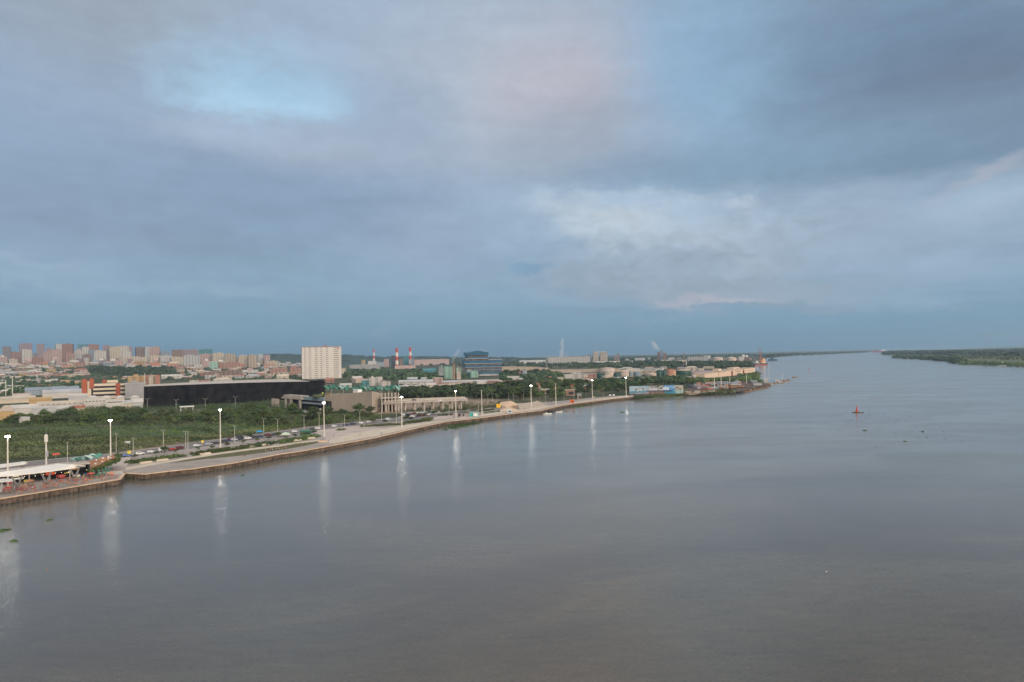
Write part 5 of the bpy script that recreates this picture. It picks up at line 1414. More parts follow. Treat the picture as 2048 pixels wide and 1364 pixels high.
for x0, x1, yb, yt, c, rc, kd, lab in ((325, 362, 758, 749, 'white', 'white', 'gable', 'long white roofed shed beyond the park trees'), (427, 463, 765, 755.5, 'white', 'cream', 'hip', 'cream pyramid roofed hall behind the black hall'),
      (554, 577, 761, 748.5, 'cream', 'cream', 'gable', 'beige gabled house just left of the white slab tower'), (379, 397, 768, 760, 'white', 'brick', 'flat', 'small white and red building peeking over the black hall'),
      (398, 420, 768, 760, 'brick', 'brick', 'gable', 'red roofed building peeking over the black hall'), (410, 441, 754, 743.5, 'brown', 'grey', 'flat', 'left long grey brown three storey block'), (443, 483, 754, 741.5, 'brown', 'brown', 'flat', 'right long grey brown three storey block'),
      (541, 574, 748, 737, 'terracotta', 'pink', 'flat', 'red brown block row left of the white slab tower'), (580, 606, 748, 735.5, 'terracotta', 'terracotta', 'flat', 'red block touching the left edge of the slab tower'),
      (650, 668, 766, 756, 'brick', 'brick', 'gable', 'brick red building below the foot of the slab tower'), (682, 692, 748, 737, 'cream', 'cream', 'flat', 'small cream building touching the slab tower on its right'),
      (723, 738, 772.5, 760, 'teal', 'white', 'flat', 'blue panelled end of the white building behind green canopies'), (738, 761, 772, 755.5, 'white', 'white', 'flat', 'white blocky building behind the green canopies'),
      (761, 781, 772.5, 762, 'white', 'brown', 'flat', 'white and brown building right of the white blocky one'), (680, 703, 776, 767, 'white', 'white', 'gable', 'low white roofed shed behind the green canopies'), (705, 724, 762, 752.5, 'pale_grey', 'white', 'gable', 'small white shed roof above green canopies')):
    blk('building', x0, x1, yb, yt, None, c, rc, kd, label=lab, cat='building')

# ------------------------------------------------------------------ the city's lesser houses
def zone_pt(poly, rr):
    xs = [p[0] for p in poly]; ys = [p[1] for p in poly]
    while True:
        x, y = rr.uniform(min(xs), max(xs)), rr.uniform(min(ys), max(ys)); ins = False
        for i in range(len(poly)):
            a, b = poly[i], poly[(i + 1) % len(poly)]
            if (a[1] > y) != (b[1] > y) and x < (b[0] - a[0]) * (y - a[1]) / (b[1] - a[1]) + a[0]: ins = not ins
        if ins: return x, y
rr = random.Random(77)
WD = {'pale_grey': 'grey', 'blue_grey': 'bluish'}
HOUSES = []
def houses(poly, n, wr, hr, cols_, roofs, group, phrase='house'):
    done = []
    tries = 0
    while len(done) < n and tries < n * 30:
        tries += 1
        x, y = zone_pt(poly, rr)
        if any(abs(x - a) < 7 and abs(y - b) < 1.6 for a, b in done): continue
        done.append((x, y)); p = P(x, y); k = mpp(p); W_ = rr.uniform(*wr) / k; H = rr.uniform(*hr) / k
        c, rc = rr.choice(cols_), rr.choice(roofs); kd = rr.choice(('flat', 'flat', 'gable', 'hip', 'gable'))
        r_h = blk('house', x - W_ / 2, x + W_ / 2, y, y - H, rr.uniform(9, 20), c, rc, kd, yaw=rr.uniform(-.5, .5), win=hr[1] > 9, group=group, cat='house', extras=False,
            auto_phrase='%s %s with %s roof' % (WD.get(c, c), phrase if kd == 'flat' else ('gabled ' + phrase if kd == 'gable' else 'hipped ' + phrase), WD.get(rc, rc)))
        HOUSES.append((r_h, W_ * (H + 2)))
W_C = ['white', 'cream', 'white', 'beige', 'pink', 'pale_grey', 'ochre']; W_R = ['white', 'pale_grey', 'cream', 'terracotta', 'pink', 'grey', 'white']
houses([(0, 789), (165, 789), (165, 765), (320, 760), (330, 752), (170, 756), (0, 760)], 44, (14, 34), (4, 8), W_C, W_R, 'low houses among trees in the middle distance')
houses([(0, 758), (170, 756), (175, 742), (160, 733), (0, 735)], 60, (15, 38), (5, 11), W_C + ['terracotta', 'pink'], W_R + ['terracotta'], 'houses climbing towards the skyline')
houses([(350, 760), (605, 756), (605, 738), (350, 737)], 54, (15, 36), (6, 13), W_C + ['terracotta', 'brick', 'pink'], W_R + ['terracotta'], 'city houses left of the slab tower')
houses([(0, 735), (560, 738), (560, 728), (0, 725)], 84, (18, 45), (9, 22), W_C + ['terracotta', 'pink', 'pink', 'mauve', 'blue_grey'], W_R + ['terracotta', 'brick'], 'dense blocks below the skyline', 'block')
houses([(0, 731), (545, 734), (545, 722), (0, 720)], 70, (13, 26), (16, 38), ['white', 'cream', 'pink', 'pink', 'beige', 'mauve', 'pale_grey', 'terracotta', 'brown'], ['white', 'pink', 'grey'], 'slim blocks standing below the skyline', 'slim block')
houses([(555, 736), (606, 735), (606, 728), (555, 727)], 12, (18, 40), (6, 12), W_C, W_R, 'houses under the hill left of the slab tower')
houses([(1000, 792), (1120, 788), (1230, 780), (1230, 772), (1100, 762), (1010, 762)], 20, (9, 16), (4, 6.5), ['white', 'beige', 'terracotta', 'brown'], ['terracotta', 'pale_grey', 'brick', 'pink'], 'houses among trees behind the quay')
houses([(1390, 770), (1520, 766), (1530, 771), (1440, 779), (1390, 781)], 14, (8, 16), (3, 6), ['pale_grey', 'brown', 'blue_grey', 'cream', 'brick'], ['grey', 'blue_grey', 'terracotta', 'white'], 'small sheds of the dark yard', 'shed')
houses([(1240, 746), (1420, 742), (1420, 737), (1240, 738)], 22, (14, 34), (5, 9), ['white', 'cream', 'pale_grey', 'beige', 'pink'], ['white', 'grey', 'cream'], 'sheds behind the tank farm', 'shed')
houses([(1100, 760), (1180, 766), (1380, 762), (1380, 756), (1180, 757), (1100, 754)], 18, (9, 18), (4, 7), ['white', 'cream', 'beige', 'brown'], ['white', 'grey', 'terracotta'], 'small houses below the tank farm', 'hut')
houses([(1240, 726), (1500, 724), (1500, 717), (1240, 718)], 20, (20, 50), (7, 14), ['white', 'cream', 'pale_grey', 'pink'], ['white', 'grey', 'cream'], 'far sheds on the horizon plain', 'shed')
houses([(800, 776), (1000, 772), (1010, 766), (800, 770)], 12, (10, 20), (4, 7), ['white', 'cream', 'beige', 'pink'], ['terracotta', 'grey', 'white'], 'low houses before the long warehouses')
houses([(690, 768), (800, 770), (800, 760), (690, 757)], 8, (14, 26), (5, 8), W_C, W_R, 'low roofs behind the green canopies')

# ------------------------------------------------------------------ industry
def chimney(x, yb, yt, r, label, first=0):
    p, rz = frame_at(x, yb); k = mpp(p); H = (yb - yt) * k
    root = empty('striped_chimney', p, rz, label=label, cat='chimney', group='red and white striped chimneys')
    n = 5; rd, wh = mat('chimney_red', (.50, .07, .05), .7, .1, .1), mat('chimney_white', (.66, .60, .55), .7, .08, .1)
    for i in range(n):
        z0, z1 = H * i / n, H * (i + 1) / n
        s = MB(); s.tube((0, 0, z0), (0, 0, z1), r * (1.15 - .3 * i / n), r * (1.15 - .3 * (i + 1) / n), 14); s.build('band', wh if (i + first) % 2 else rd, root)
    s = MB(); s.tube((0, 0, H), (0, 0, H + 2.5), r * .95, r * .9, 14); s.build('rim', rd, root)
chimney(748, 730, 698.5, 8, 'left and thinnest of three red and white striped chimneys', 0)
chimney(794, 737, 697, 7.2, 'middle of three red and white striped chimneys, reaching lowest', 0)
chimney(821, 735, 695.5, 7.2, 'right of three red and white striped chimneys', 0)
IND = [(723, 731, 731, 720, 'ochre', 'ochre', 14, 'small ochre boiler house left of the thin striped chimney'), (736, 753, 731, 722, 'white', 'white', 20, 'white stepped plant building at the foot of the thin chimney'),
       (700, 760, 738, 729, 'grey', 'pale_grey', 30, 'long low grey plant hall below the thin striped chimney'), (768, 778, 734, 718, 'pink', 'pink', 16, 'pinkish box building left of the middle chimney'),
       (783, 792, 736, 711, 'dark', 'grey', 16, 'dark turbine tower just left of the middle chimney'), (807, 818, 736, 712, 'teal', 'grey', 16, 'green grey turbine tower just left of the right chimney'),
       (799, 806, 734, 718, 'brown', 'brown', 14, 'brown box between middle and right chimneys'), (821, 828, 736, 717, 'blue_grey', 'grey', 14, 'slim blue grey tower just right of the right chimney'),
       (790, 831, 739, 731, 'pink', 'pink', 30, 'long pinkish red plant base under the striped chimneys'), (829, 898, 730, 718.5, 'pink', 'pale_grey', 40, 'long grey pink wall right of the striped chimneys'),
       (752, 768, 733, 724, 'blue_grey', 'grey', 20, 'blue grey shed between thin and middle chimneys'),
       (846, 872, 748, 737, 'teal', 'teal', 20, 'low blue roofed factory hall right of the power plant'), (856, 882, 750, 743, 'teal', 'teal', 20, 'lower blue roofed annex beside the green factory'),
       (888, 904, 758, 733, 'mint', 'teal', 18, 'left tall green clad block of the green factory'), (913, 923, 755, 736, 'mint', 'mint', 14, 'middle green clad block beside the rusty stacks'),
       (934, 945, 755, 744, 'teal', 'mint', 14, 'dark green block before the blue tiered building'), (941, 956, 755, 742, 'mint', 'mint', 16, 'pale green block before the blue tiered building'),
       (798, 866, 771, 760, 'white', 'pale_grey', 40, 'long white roofed warehouse left of the green factory'), (797, 850, 778, 770.5, 'white', 'white', 26, 'nearest white roofed shed behind dark trees'),
       (866, 886, 767, 755.5, 'pink', 'cream', 20, 'beige box on warehouse row left of the green factory'), (815, 835, 764, 754.5, 'blue_grey', 'pale_grey', 16, 'left grey box on the warehouse roof row'), (842, 853, 762, 755, 'blue_grey', 'pale_grey', 12, 'right grey box on the warehouse roof row'),
       (852, 872, 777, 766, 'cream', 'white', 18, 'cream walled shed with white roof in dark trees'), (885, 998, 768, 760.5, 'beige', 'pale_grey', 34, 'long pale roofed warehouse in front of the green factory'),
       (975, 998, 777, 762, 'brown', 'terracotta', 16, 'terracotta wall block at the right end of long warehouse'), (1014, 1040, 760, 752.5, 'white', 'white', 16, 'low white building behind trees right of the blue building'),
       (1039, 1091, 727, 720.5, 'white', 'white', 60, 'long thin white roof on the wooded plain'), (1096, 1180, 728, 713.5, 'white', 'pink', 50, 'long white and pink plant behind the white steam'), (1100, 1130, 724, 716, 'brick', 'brick', 30, 'brick red shed left of the steam column'),
       (1163, 1172, 724, 711.5, 'dark', 'grey', 16, 'dark conveyor house left of the twin silos'), (1176, 1184, 725, 709, 'blue_grey', 'grey', 16, 'blue grey hopper tower touching the twin silos'), (1185, 1240, 727.5, 722, 'white', 'white', 30, 'low white base building under the twin silos'),
       (1228, 1233, 724, 711, 'pink', 'pink', 10, 'left pinkish hopper right of the twin silos'), (1234, 1239, 724, 707, 'mauve', 'mauve', 10, 'right taller pinkish hopper beyond the twin silos'),
       (1270, 1290, 721, 716, 'pale_grey', 'white', 20, 'faint pale buildings between silos and dark red factory'),
       (1315, 1320, 720, 704, 'brick', 'brick', 12, 'left dark red furnace tower below the smoke'), (1321, 1326, 720, 701, 'blue_grey', 'dark', 12, 'middle blue grey furnace tower below the smoke'), (1327, 1333, 720, 706, 'brick', 'brick', 12, 'right dark red furnace tower below the smoke'),
       (1376, 1415, 724, 713, 'pale_grey', 'grey', 50, 'long white shed beyond the reddish lattice tower'), (1408, 1421, 718, 711, 'white', 'white', 20, 'small pale buildings left of the port tanks'), (1478, 1488, 722, 713, 'white', 'grey', 20, 'white port building with domes right of the tanks'),
       (1489, 1500, 724, 714, 'brown', 'cream', 20, 'brown and cream port sheds left of the moored ship'),
       (1100, 1240, 745, 738.5, 'beige', 'beige', 30, 'long tan shed row at the edge of the sand field'), (1176, 1193, 763, 747, 'terracotta', 'pink', 20, 'salmon orange block at left of the tank farm'),
       (1128, 1150, 757, 749, 'white', 'white', 18, 'low white flat roofed hall at left of the tank farm'), (1142, 1162, 753, 743.5, 'white', 'white', 16, 'white raised block behind the low white hall'), (1145, 1178, 761, 748, 'white', 'white', 22, 'wide white office block of the tank farm'),
       (1282, 1312, 752, 741, 'beige', 'cream', 20, 'beige sheds behind the white tank and dark green tanks'), (1383, 1431, 752, 741.5, 'cream', 'mauve', 40, 'low mauve roofed shed left of the cream quay warehouse')]
for x0, x1, yb, yt, c, rc, dd, lab in IND:
    blk('plant_building', x0, x1, yb, yt, dd, c, rc, 'gable' if 'roof' in lab and 'flat' not in lab else 'flat', win='wall' not in lab and (yb - yt) > 9, label=lab, cat='industrial building', extras=False)

def tiered():
    p, rz = frame_at(955, 752, None, .12); k = mpp(p)
    root = empty('tiered_building', p, rz, label='big blue tiered industrial building with white slab lines and arched top', cat='industrial building')
    X = lambda v: (v - 955) * k; Z = lambda y: (752 - y) * k
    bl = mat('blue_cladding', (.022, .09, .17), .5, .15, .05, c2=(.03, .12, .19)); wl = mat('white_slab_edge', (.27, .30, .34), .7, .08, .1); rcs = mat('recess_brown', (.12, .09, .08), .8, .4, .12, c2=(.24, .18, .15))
    def b(x0, x1, y0, y1, d0, d1, m, nm): s = MB(); s.box(X((x0 + x1) / 2), (d0 + d1) / 2, Z(y1), X(x1) - X(x0), d1 - d0, Z(y0) - Z(y1)); s.build(nm, m, root)
    # levels from the top down: cladding, recess, slab
    s = MB(); n = 12; x0, x1 = X(931), X(978)
    pts = [(x0, Z(710.5)), (x1, Z(710.5))] + [(x1 + (x0 - x1) * i / n, Z(704.5) + (Z(701.6) - Z(704.5)) * max(0, math.sin(math.pi * min(1, max(0, (i / n - .12) / .68))))) for i in range(n + 1)]
    k0 = len(s.v)
    for y in (-1.0, 40): s.v += [(a, y, c) for a, c in pts]
    m_ = len(pts); s.f.append(tuple(range(m_))); s.m.append(0); s.f.append(tuple(reversed(range(m_, 2 * m_)))); s.m.append(0)
    for i in range(m_): j = (i + 1) % m_; s.f.append((i, m_ + i, m_ + j, j)); s.m.append(0)
    s.build('arched_parapet', bl, root)
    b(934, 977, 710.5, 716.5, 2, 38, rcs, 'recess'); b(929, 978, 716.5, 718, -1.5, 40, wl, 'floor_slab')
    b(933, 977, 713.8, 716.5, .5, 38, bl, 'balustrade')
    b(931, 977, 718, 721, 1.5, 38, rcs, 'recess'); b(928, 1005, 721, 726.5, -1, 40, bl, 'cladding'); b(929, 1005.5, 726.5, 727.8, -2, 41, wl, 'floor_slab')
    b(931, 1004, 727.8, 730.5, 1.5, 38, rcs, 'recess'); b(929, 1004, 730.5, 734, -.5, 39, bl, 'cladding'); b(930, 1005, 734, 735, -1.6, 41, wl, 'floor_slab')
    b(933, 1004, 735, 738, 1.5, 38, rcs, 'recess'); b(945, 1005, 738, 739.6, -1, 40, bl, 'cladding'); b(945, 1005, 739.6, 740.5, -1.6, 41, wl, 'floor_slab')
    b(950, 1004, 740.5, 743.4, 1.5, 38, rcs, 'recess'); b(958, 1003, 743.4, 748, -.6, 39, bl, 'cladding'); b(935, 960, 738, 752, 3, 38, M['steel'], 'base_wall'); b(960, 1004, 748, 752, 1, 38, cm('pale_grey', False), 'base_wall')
    b(978, 1005, 719, 720.6, -1, 41, wl, 'wing_roof')
    for i in range(4): b(934 + i * 17, 934.4 + i * 17, 728, 752, -1.9, -1.6, M['steel'], 'column')
tiered()

def stack_group():
    p, rz = frame_at(908, 759); k = mpp(p)
    root = empty('rusty_stacks', p, rz, label='cluster of thin rusty pipe stacks between the green factory blocks', cat='chimney stack')
    for i, (x, h) in enumerate(((-2.5, 27), (-.8, 34), (.6, 30), (2.4, 36), (8, 26), (11, 29))):
        s = MB(); s.tube((x * k, 3, 0), (x * k, 3, h * k), 1.0, .8, 8); s.build('stack', M['rust'] if i % 2 else M['conc2'], root)
    s = MB(); s.box(9.5 * k, 4, 0, 8 * k, 8, 14 * k); s.build('frame_block', M['conc2'], root)
stack_group()
def column_plant():
    p, rz = frame_at(882, 756); k = mpp(p)
    root = empty('distillation_columns', p, rz, label='grey blue lattice of process columns left of the green factory', cat='process columns')
    for i in range(5):
        s = MB(); x = (-4 + i * 2) * k; h = (18, 24, 20, 26, 19)[i] * k; s.tube((x, 2, 0), (x, 2, h), 1.5, 1.3, 8); s.build('column', M['steel'], root)
        s = MB(); s.box(x, 2, h * .7, 5, 5, .5); s.build('platform', M['steel'], root)
column_plant()

def silo_pair():
    p, rz = frame_at(1202, 725, None, .35); k = mpp(p)
    root = empty('grain_silos', p, rz, label='pair of massive beige grey silo blocks on the horizon plain', cat='silos')
    bm_ = mat('silo_concrete', (.40, .34, .29), .85, .12, .03)
    for g0, (xa, n) in enumerate(((-14, 3), (1, 4))):
        for i in range(n):
            s = MB(); x = (xa + 3.9 * i) * k; s.tube((x, 8, 0), (x, 8, 20.5 * k * (.98 if g0 else 1.0)), 2.05 * k, 2.05 * k, 16); s.build('silo', bm_, root)
    s = MB(); s.box(0, 8, 20.4 * k, 26 * k, 10, 1.7 * k); s.build('gallery', M['steel'], root)
    s = MB(); s.box(-10 * k, 8, 20 * k, 1.6 * k, 8, 5 * k); s.build('lift_tower', M['steel'], root)
silo_pair()

def tank(x0, x1, yb, yt, m, label, cone=True, ladder=True, rm=None):
    px = (x0 + x1) / 2; p, rz = frame_at(px, yb); k = mpp(p); r = (x1 - x0) / 2 * k; H = (yb - yt) * k
    hc = min(H * .18, r * .25) if cone else 0
    root = empty('storage_tank', (p.x, p.y, p.z), rz, label=label, cat='storage tank', group='storage tanks along the river')
    s = MB(); s.lathe(0, r, [(r, -1), (r, H - hc)], 28); s.build('shell', m, root, smooth=True)
    s = MB(); s.lathe(0, r, [(r * 1.02, H - hc), (r * 1.02, H - hc + .25), (r * .5, H - hc * .35), (.05, H)], 28); s.build('roof', rm or m, root)
    s = MB(); s.lathe(0, r, [(r + .12, H * .66), (r + .12, H * .68)], 28); s.build('stiffening_ring', M['steel'], root)
    if ladder: s = MB(); s.box(r * .3, -.2 + r - math.sqrt(max(0, r * r - (r * .3) ** 2)), 0, .5, .3, H - hc); s.build('ladder', M['steel'], root)
GT = mat('tank_dark_green', (.022, .075, .058), .55, .15, .05); WT = mat('tank_white', (.62, .52, .43), .6, .07, .05, c2=(.56, .42, .34)); GYT = mat('tank_grey', (.28, .30, .33), .5, .1, .05)
tank(1195, 1209, 760, 746.5, GT, 'dark green tank between salmon block and white tanks')
tank(1208, 1228, 754, 740, WT, 'upper white tank under the broad cone roof')
tank(1199, 1230, 745, 735, WT, 'pale tank with broad cone roof at the back of the tank farm')
tank(1205, 1225, 762.5, 751, WT, 'squat cream tank lowest in front of the tank farm')
tank(1227, 1241, 758, 746, GT, 'dark green tank right of the squat cream tank')
tank(1240, 1258, 756, 740, WT, 'large white tank behind the far quay mast')
tank(1245, 1263, 761, 753.5, WT, 'low white tank at the foot of the large white one', False)
tank(1258, 1267, 757, 743.5, GYT, 'slim grey tank touching the large white tank')
tank(1268, 1282, 757, 743, mat('sphere_tank_grey', (.24, .28, .33), .45, .1, .05), 'round shouldered blue grey tank in the tank row')
tank(1284, 1295, 758, 749, GT, 'small dark green tank half hidden by trees')
tank(1295, 1313, 757.5, 745.5, WT, 'white stained tank left of the dark green cylinders')
tank(1313, 1325, 756.5, 740, GT, 'first tall dark green cylinder of the pair')
tank(1325, 1333, 755.5, 740, GT, 'second slimmer dark green cylinder of the pair')
tank(1333, 1352, 753.5, 738.5, mat('tank_orange_white', (.60, .42, .30), .6, .15, .08, c2=(.55, .20, .10)), 'orange topped cream tank between dark green tanks', rm=mat('tank_orange_roof', (.58, .16, .06), .6, .1, .1))
tank(1353, 1383, 755.5, 738.5, GT, 'widest dark green tank at the right end of the row', rm=mat('tank_tan_roof', (.48, .38, .28), .7, .1, .05))
tank(1037, 1043, 752, 742.5, mat('tank_red_brown', (.35, .17, .13), .6, .1, .1), 'small reddish tank behind trees near the sand field')
tank(1044, 1053.5, 752, 740, GYT, 'grey white tank behind trees near the sand field')
tank(1425, 1446, 725.5, 714, WT, 'left of two large cream port tanks near the moored ship')
tank(1454, 1472, 726, 713.5, WT, 'right of two large cream port tanks near the moored ship')
tank(1484, 1489, 716, 709, M['paint'], 'left small white dome tank at the port', True, False)
tank(1490, 1495.5, 717, 710, M['paint'], 'right small white dome tank at the port', True, False)

def lattice(name, x, yb, yt, wb, m, label, cat='lattice tower', arms=()):
    p, rz = frame_at(x, yb); k = mpp(p); H = (yb - yt) * k; w_ = wb * k / 2
    root = empty(name, p, rz, label=label, cat=cat)
    r = max(.25, .30 * k)
    s = MB()
    for a, b in ((-1, -1), (1, -1), (1, 1), (-1, 1)): s.tube((a * w_, b * w_, 0), (a * w_ * .25, b * w_ * .25, H), r, r * .7, 5)
    n = 8
    for i in range(n):
        f0, f1 = 1 - .75 * i / n, 1 - .75 * (i + 1) / n
        for a, b, c, d in ((-1, -1, 1, -1), (1, -1, 1, 1), (1, 1, -1, 1), (-1, 1, -1, -1)): s.tube((a * w_ * f0, b * w_ * f0, H * i / n), (c * w_ * f1, d * w_ * f1, H * (i + 1) / n), r * .5, r * .5, 4, caps=False)
    s.build('lattice_frame', m, root)
    for z, l_ in arms: s = MB(); s.box(0, 0, H * z, l_ * k, r * 2, r * 2); s.build('crossarm', m, root)
lattice('lattice_tower', 1369, 735, 703, 5, mat('tower_reddish', (.36, .22, .20), .7, .2, .1), 'reddish lattice flare tower above the dark green tanks')
p_, r_ = frame_at(1373, 735); k_ = mpp(p_); s = MB(); s.tube((0, 0, 0), (0, 0, 15 * k_), 1.2, 1.0, 10); o_ = s.build('white_stack', M['paint']); o_.location = p_; finish(o_, 'white stack standing beside the reddish lattice tower', 'stack')
lattice('power_pylon', 1093.5, 737, 709, 2.4, M['steel'], 'dark power pylon with crossarms left of the steam column', 'power pylon', ((.78, 5), (.62, 6)))
lattice('power_pylon', 991.5, 722, 707, 2, M['steel'], 'thin far mast above the hill right of the blue building', 'mast')
lattice('power_pylon', 1145, 735, 727, 3, mat('tower_reddish', (.36, .22, .20)), 'small reddish pylon in the woods below the white plant', 'power pylon')

# cream quay warehouse
def quay_shed():
    A, B = g(1411, 757, GZ), g(1513, 746.5, GZ)
    # near wall runs along the inlet, in steps
    d = B - A; L_ = d.length; rz = math.atan2(d.y, d.x)
    root = empty('quay_warehouse', A, rz, label='long cream salmon warehouse wall with brown doors near the river bend', cat='warehouse')
    cw = mat('salmon_cream_wall', (.66, .48, .37), .8, .06, .03); k = mpp(A); k2 = mpp(B)
    n = 8
    for i in range(n):
        t0, t1 = i / n, (i + 1) / n; s = MB(); kk = k + (k2 - k) * t0; H = (10 + 1.5 * (i > 2)) * kk * 1.02
        s.box(L_ * (t0 + t1) / 2, 13 + (1 if i % 2 else 0), -1, L_ / n, 22, H); s.build('wall', cw, root)
        s = MB(); s.gable(L_ * (t0 + t1) / 2, 13 + (1 if i % 2 else 0), H - 1, L_ / n, 22, 2.0, along='y', ov=.3); s.build('roof', cm('beige', False), root)
    for t in (.50, .735): s = MB(); s.box(L_ * t, 1.6, 0, L_ * .016, 1.0, 8.8 * k2); s.build('door', mat('brown_door', (.30, .09, .05), .8, .1, .2), root)
    for t in (.575, .61, .645): s = MB(); s.box(L_ * t, 1.9, 7.0 * k2 * .9, L_ * .012, .8, 1.6 * k2); s.build('window', M['dark'], root)
    s = MB(); s.box(L_ * .88, 1.7, 7 * k2, L_ * .14, .8, .9 * k2); s.build('vent_strip', M['conc2'], root)
    s = MB(); s.box(L_ * .70, 20, 10 * k2, L_ * .13, 14, 4 * k2); s.build('roof_box', cw, root)
    s = MB(); s.box(L_ * .38, 20, 10 * k2, L_ * .06, 12, 3.5 * k2); s.build('roof_box', cw, root)
quay_shed()

# ------------------------------------------------------------------ mural wall with its lettering
def mural():
    A, B = g(1259, 791, GZ - 1.6), g(1367, 789, GZ - 1.6)
    d = B - A; L_ = d.length; rz = math.atan2(d.y, d.x); k = mpp(A.lerp(B, .5)); H = 18.5 * k
    root = empty('mural_wall', (A.x, A.y, 1.2), rz, label='long painted mural wall in sea blues with white script lettering', cat='mural wall')
    cols_ = dict(sky=mat('mural_pale_blue', (.30, .42, .50), .8, .2, .12, c2=(.42, .52, .60)), sea=mat('mural_sea_teal', (.06, .26, .36), .8, .25, .15), navy=mat('mural_navy', (.035, .06, .13), .8, .3, .15),
                 grey=mat('mural_grey_purple', (.24, .23, .27), .8, .3, .15), brt=mat('mural_bright_blue', (.12, .32, .60), .8, .2, .15), brn=mat('mural_brown', (.20, .14, .11), .8, .4, .3), wht=mat('mural_white', (.80, .78, .75), .7, .05, .5))
    s = MB(); s.box(L_ / 2, .5, -2, L_, .8, H + 2 - .02); s.build('wall', M['conc'], root)
    def p_(x0, x1, z0, z1, m, nm, o_=0, sk=0):
        s = MB(); y = .08 - .012 * o_
        s.face(((L_ * x0, y, H * z0), (L_ * x1, y, H * z0), (L_ * x1 + sk, y, H * z1), (L_ * x0 + sk, y, H * z1))); s.build(nm, m, root)
    p_(0, .36, .42, 1, cols_['sky'], 'painted_panel'); p_(0, .36, 0, .42, cols_['grey'], 'painted_panel'); p_(.36, .64, .42, .97, cols_['grey'], 'painted_panel'); p_(.36, .66, 0, .42, cols_['brn'], 'painted_panel')
    p_(.64, .84, .42, 1.02, cols_['brt'], 'painted_panel'); p_(.66, .86, .02, .42, cols_['sea'], 'painted_panel'); p_(.86, 1.0, 0, .5, mat('mural_pale_green', (.34, .44, .42), .8, .2, .2), 'painted_panel')
    p_(.0, .30, .30, .45, cols_['sea'], 'painted_wave', 1); p_(.30, .74, .40, .50, cols_['navy'], 'painted_wave', 1); p_(.62, .80, .36, .48, cols_['navy'], 'painted_wave', 2)
    rr = random.Random(8)
    s = MB()
    for i in range(26):
        t = .11 + .15 * rr.random(); z = .45 + .35 * rr.random(); w_ = rr.uniform(.3, 1.4); y = .03
        s.face(((L_ * t - w_, y, H * z), (L_ * t, y, H * z - .7), (L_ * t + w_, y, H * z + .2), (L_ * t, y, H * z + .8)), 0 if i % 3 else 1)
    s.build('painted_birds', [cols_['brn'], cols_['wht']], root)
    s = MB()
    for i in range(14):
        a0, a1 = math.pi * i / 14, math.pi * (i + 1) / 14
        for (ra, rb) in ((3.6, 3.0), (5.2, 4.7)):
            f_ = lambda a, r_: (L_ * .775 + r_ * 1.6 * math.cos(a), .03, H * .55 + r_ * .8 * math.sin(a))
            s.face((f_(a0, rb), f_(a0, ra), f_(a1, ra), f_(a1, rb)))
    s.build('painted_arc', cols_['sky'], root)
    for txt, x, sz, z in (('Somos', .36, H * .52, .52), ('Caribe', .535, H * .56, .53)):
        cu = bpy.data.curves.new('lettering', 'FONT'); cu.body = txt; cu.size = sz * 1.25; cu.shear = .25; cu.offset = .10; cu.extrude = .02; cu.space_character = .98
        to = bpy.data.objects.new('lettering', cu); col.objects.link(to)
        dg = bpy.context.evaluated_depsgraph_get(); dg.update()
        me = bpy.data.meshes.new_from_object(to.evaluated_get(dg)); bpy.data.objects.remove(to)
        me.materials.clear(); me.materials.append(cols_['wht'])
        wdt = max(v.co.x for v in me.vertices); sc_ = (L_ * .165 if txt == 'Somos' else L_ * .2) / wdt
        o_ = bpy.data.objects.new('lettering', me); col.objects.link(o_); o_.parent = root
        o_.location = (L_ * x, -.02, H * z - .2); o_.rotation_euler = (math.pi / 2, 0, 0); o_.scale = (sc_, min(1.0, sc_ * 1.4), 1)
mural()

# ------------------------------------------------------------------ the log and barge yard, posts, boats
def lump_row(name, label, cat, pts, n, szx, hz, mats, seed, z=0.0, group=None, width=6):
    rr = random.Random(seed); root = empty(name, g(*pts[0], z), label=label, cat=cat); off = root.location.copy()
    w_ = [g(x, y, z) for x, y in pts]
    for a, b in zip(w_, w_[1:]):
        d = (b - a).normalized(); nn = Vector((-d.y, d.x, 0))
        c = (a + b) / 2 - off; s = MB(); s.box(c.x, c.y, -.6, (b - a).length, width, 1.5, math.atan2(d.y, d.x)); s.build('deck', mats[0], root)
        for i in range(n):
            q = a.lerp(b, rr.random()) - off + nn * rr.uniform(-width * .4, width * .4); s = MB()
            if i % 3: s.box(q.x, q.y, .9, rr.uniform(*szx), rr.uniform(1, 3), rr.uniform(*hz), rr.uniform(0, 3))
            else: s.tube((q.x - 3, q.y, 1.2), (q.x + 3, q.y + rr.uniform(-2, 2), 1.2 + rr.random()), .4, .3, 6)
            s.build('cargo', mats[1 + i % (len(mats) - 1)], root)
YM = [M['dark'], M['wood'], MATS['terracotta_decking'], M['rust'], MATS['orange_panel'], M['steel']]
patch('yard', [(1380, 786), (1440, 783), (1480, 783), (1536, 770), (1536, 766.5), (1500, 763.5), (1440, 764), (1400, 768), (1372, 776)], mat('dark_yard', (.085, .068, .065), .95, .35, .08, c2=(.16, .11, .08)), .03)
lump_row('log_pontoon', 'nearest long pontoon edge stacked with brown timber', 'pontoon', [(1486, 784.5), (1512, 778.5), (1536, 772)], 12, (2, 5), (.8, 2.2), [M['rust'], M['wood'], M['conc2'], M['wood']], 1)
lump_row('log_pontoon', 'back pontoon edge with orange brown timber', 'pontoon', [(1486, 771.5), (1512, 770), (1535, 769)], 12, (2, 5), (.8, 2.0), [M['rust'], MATS['terracotta_decking'], M['wood']], 2)
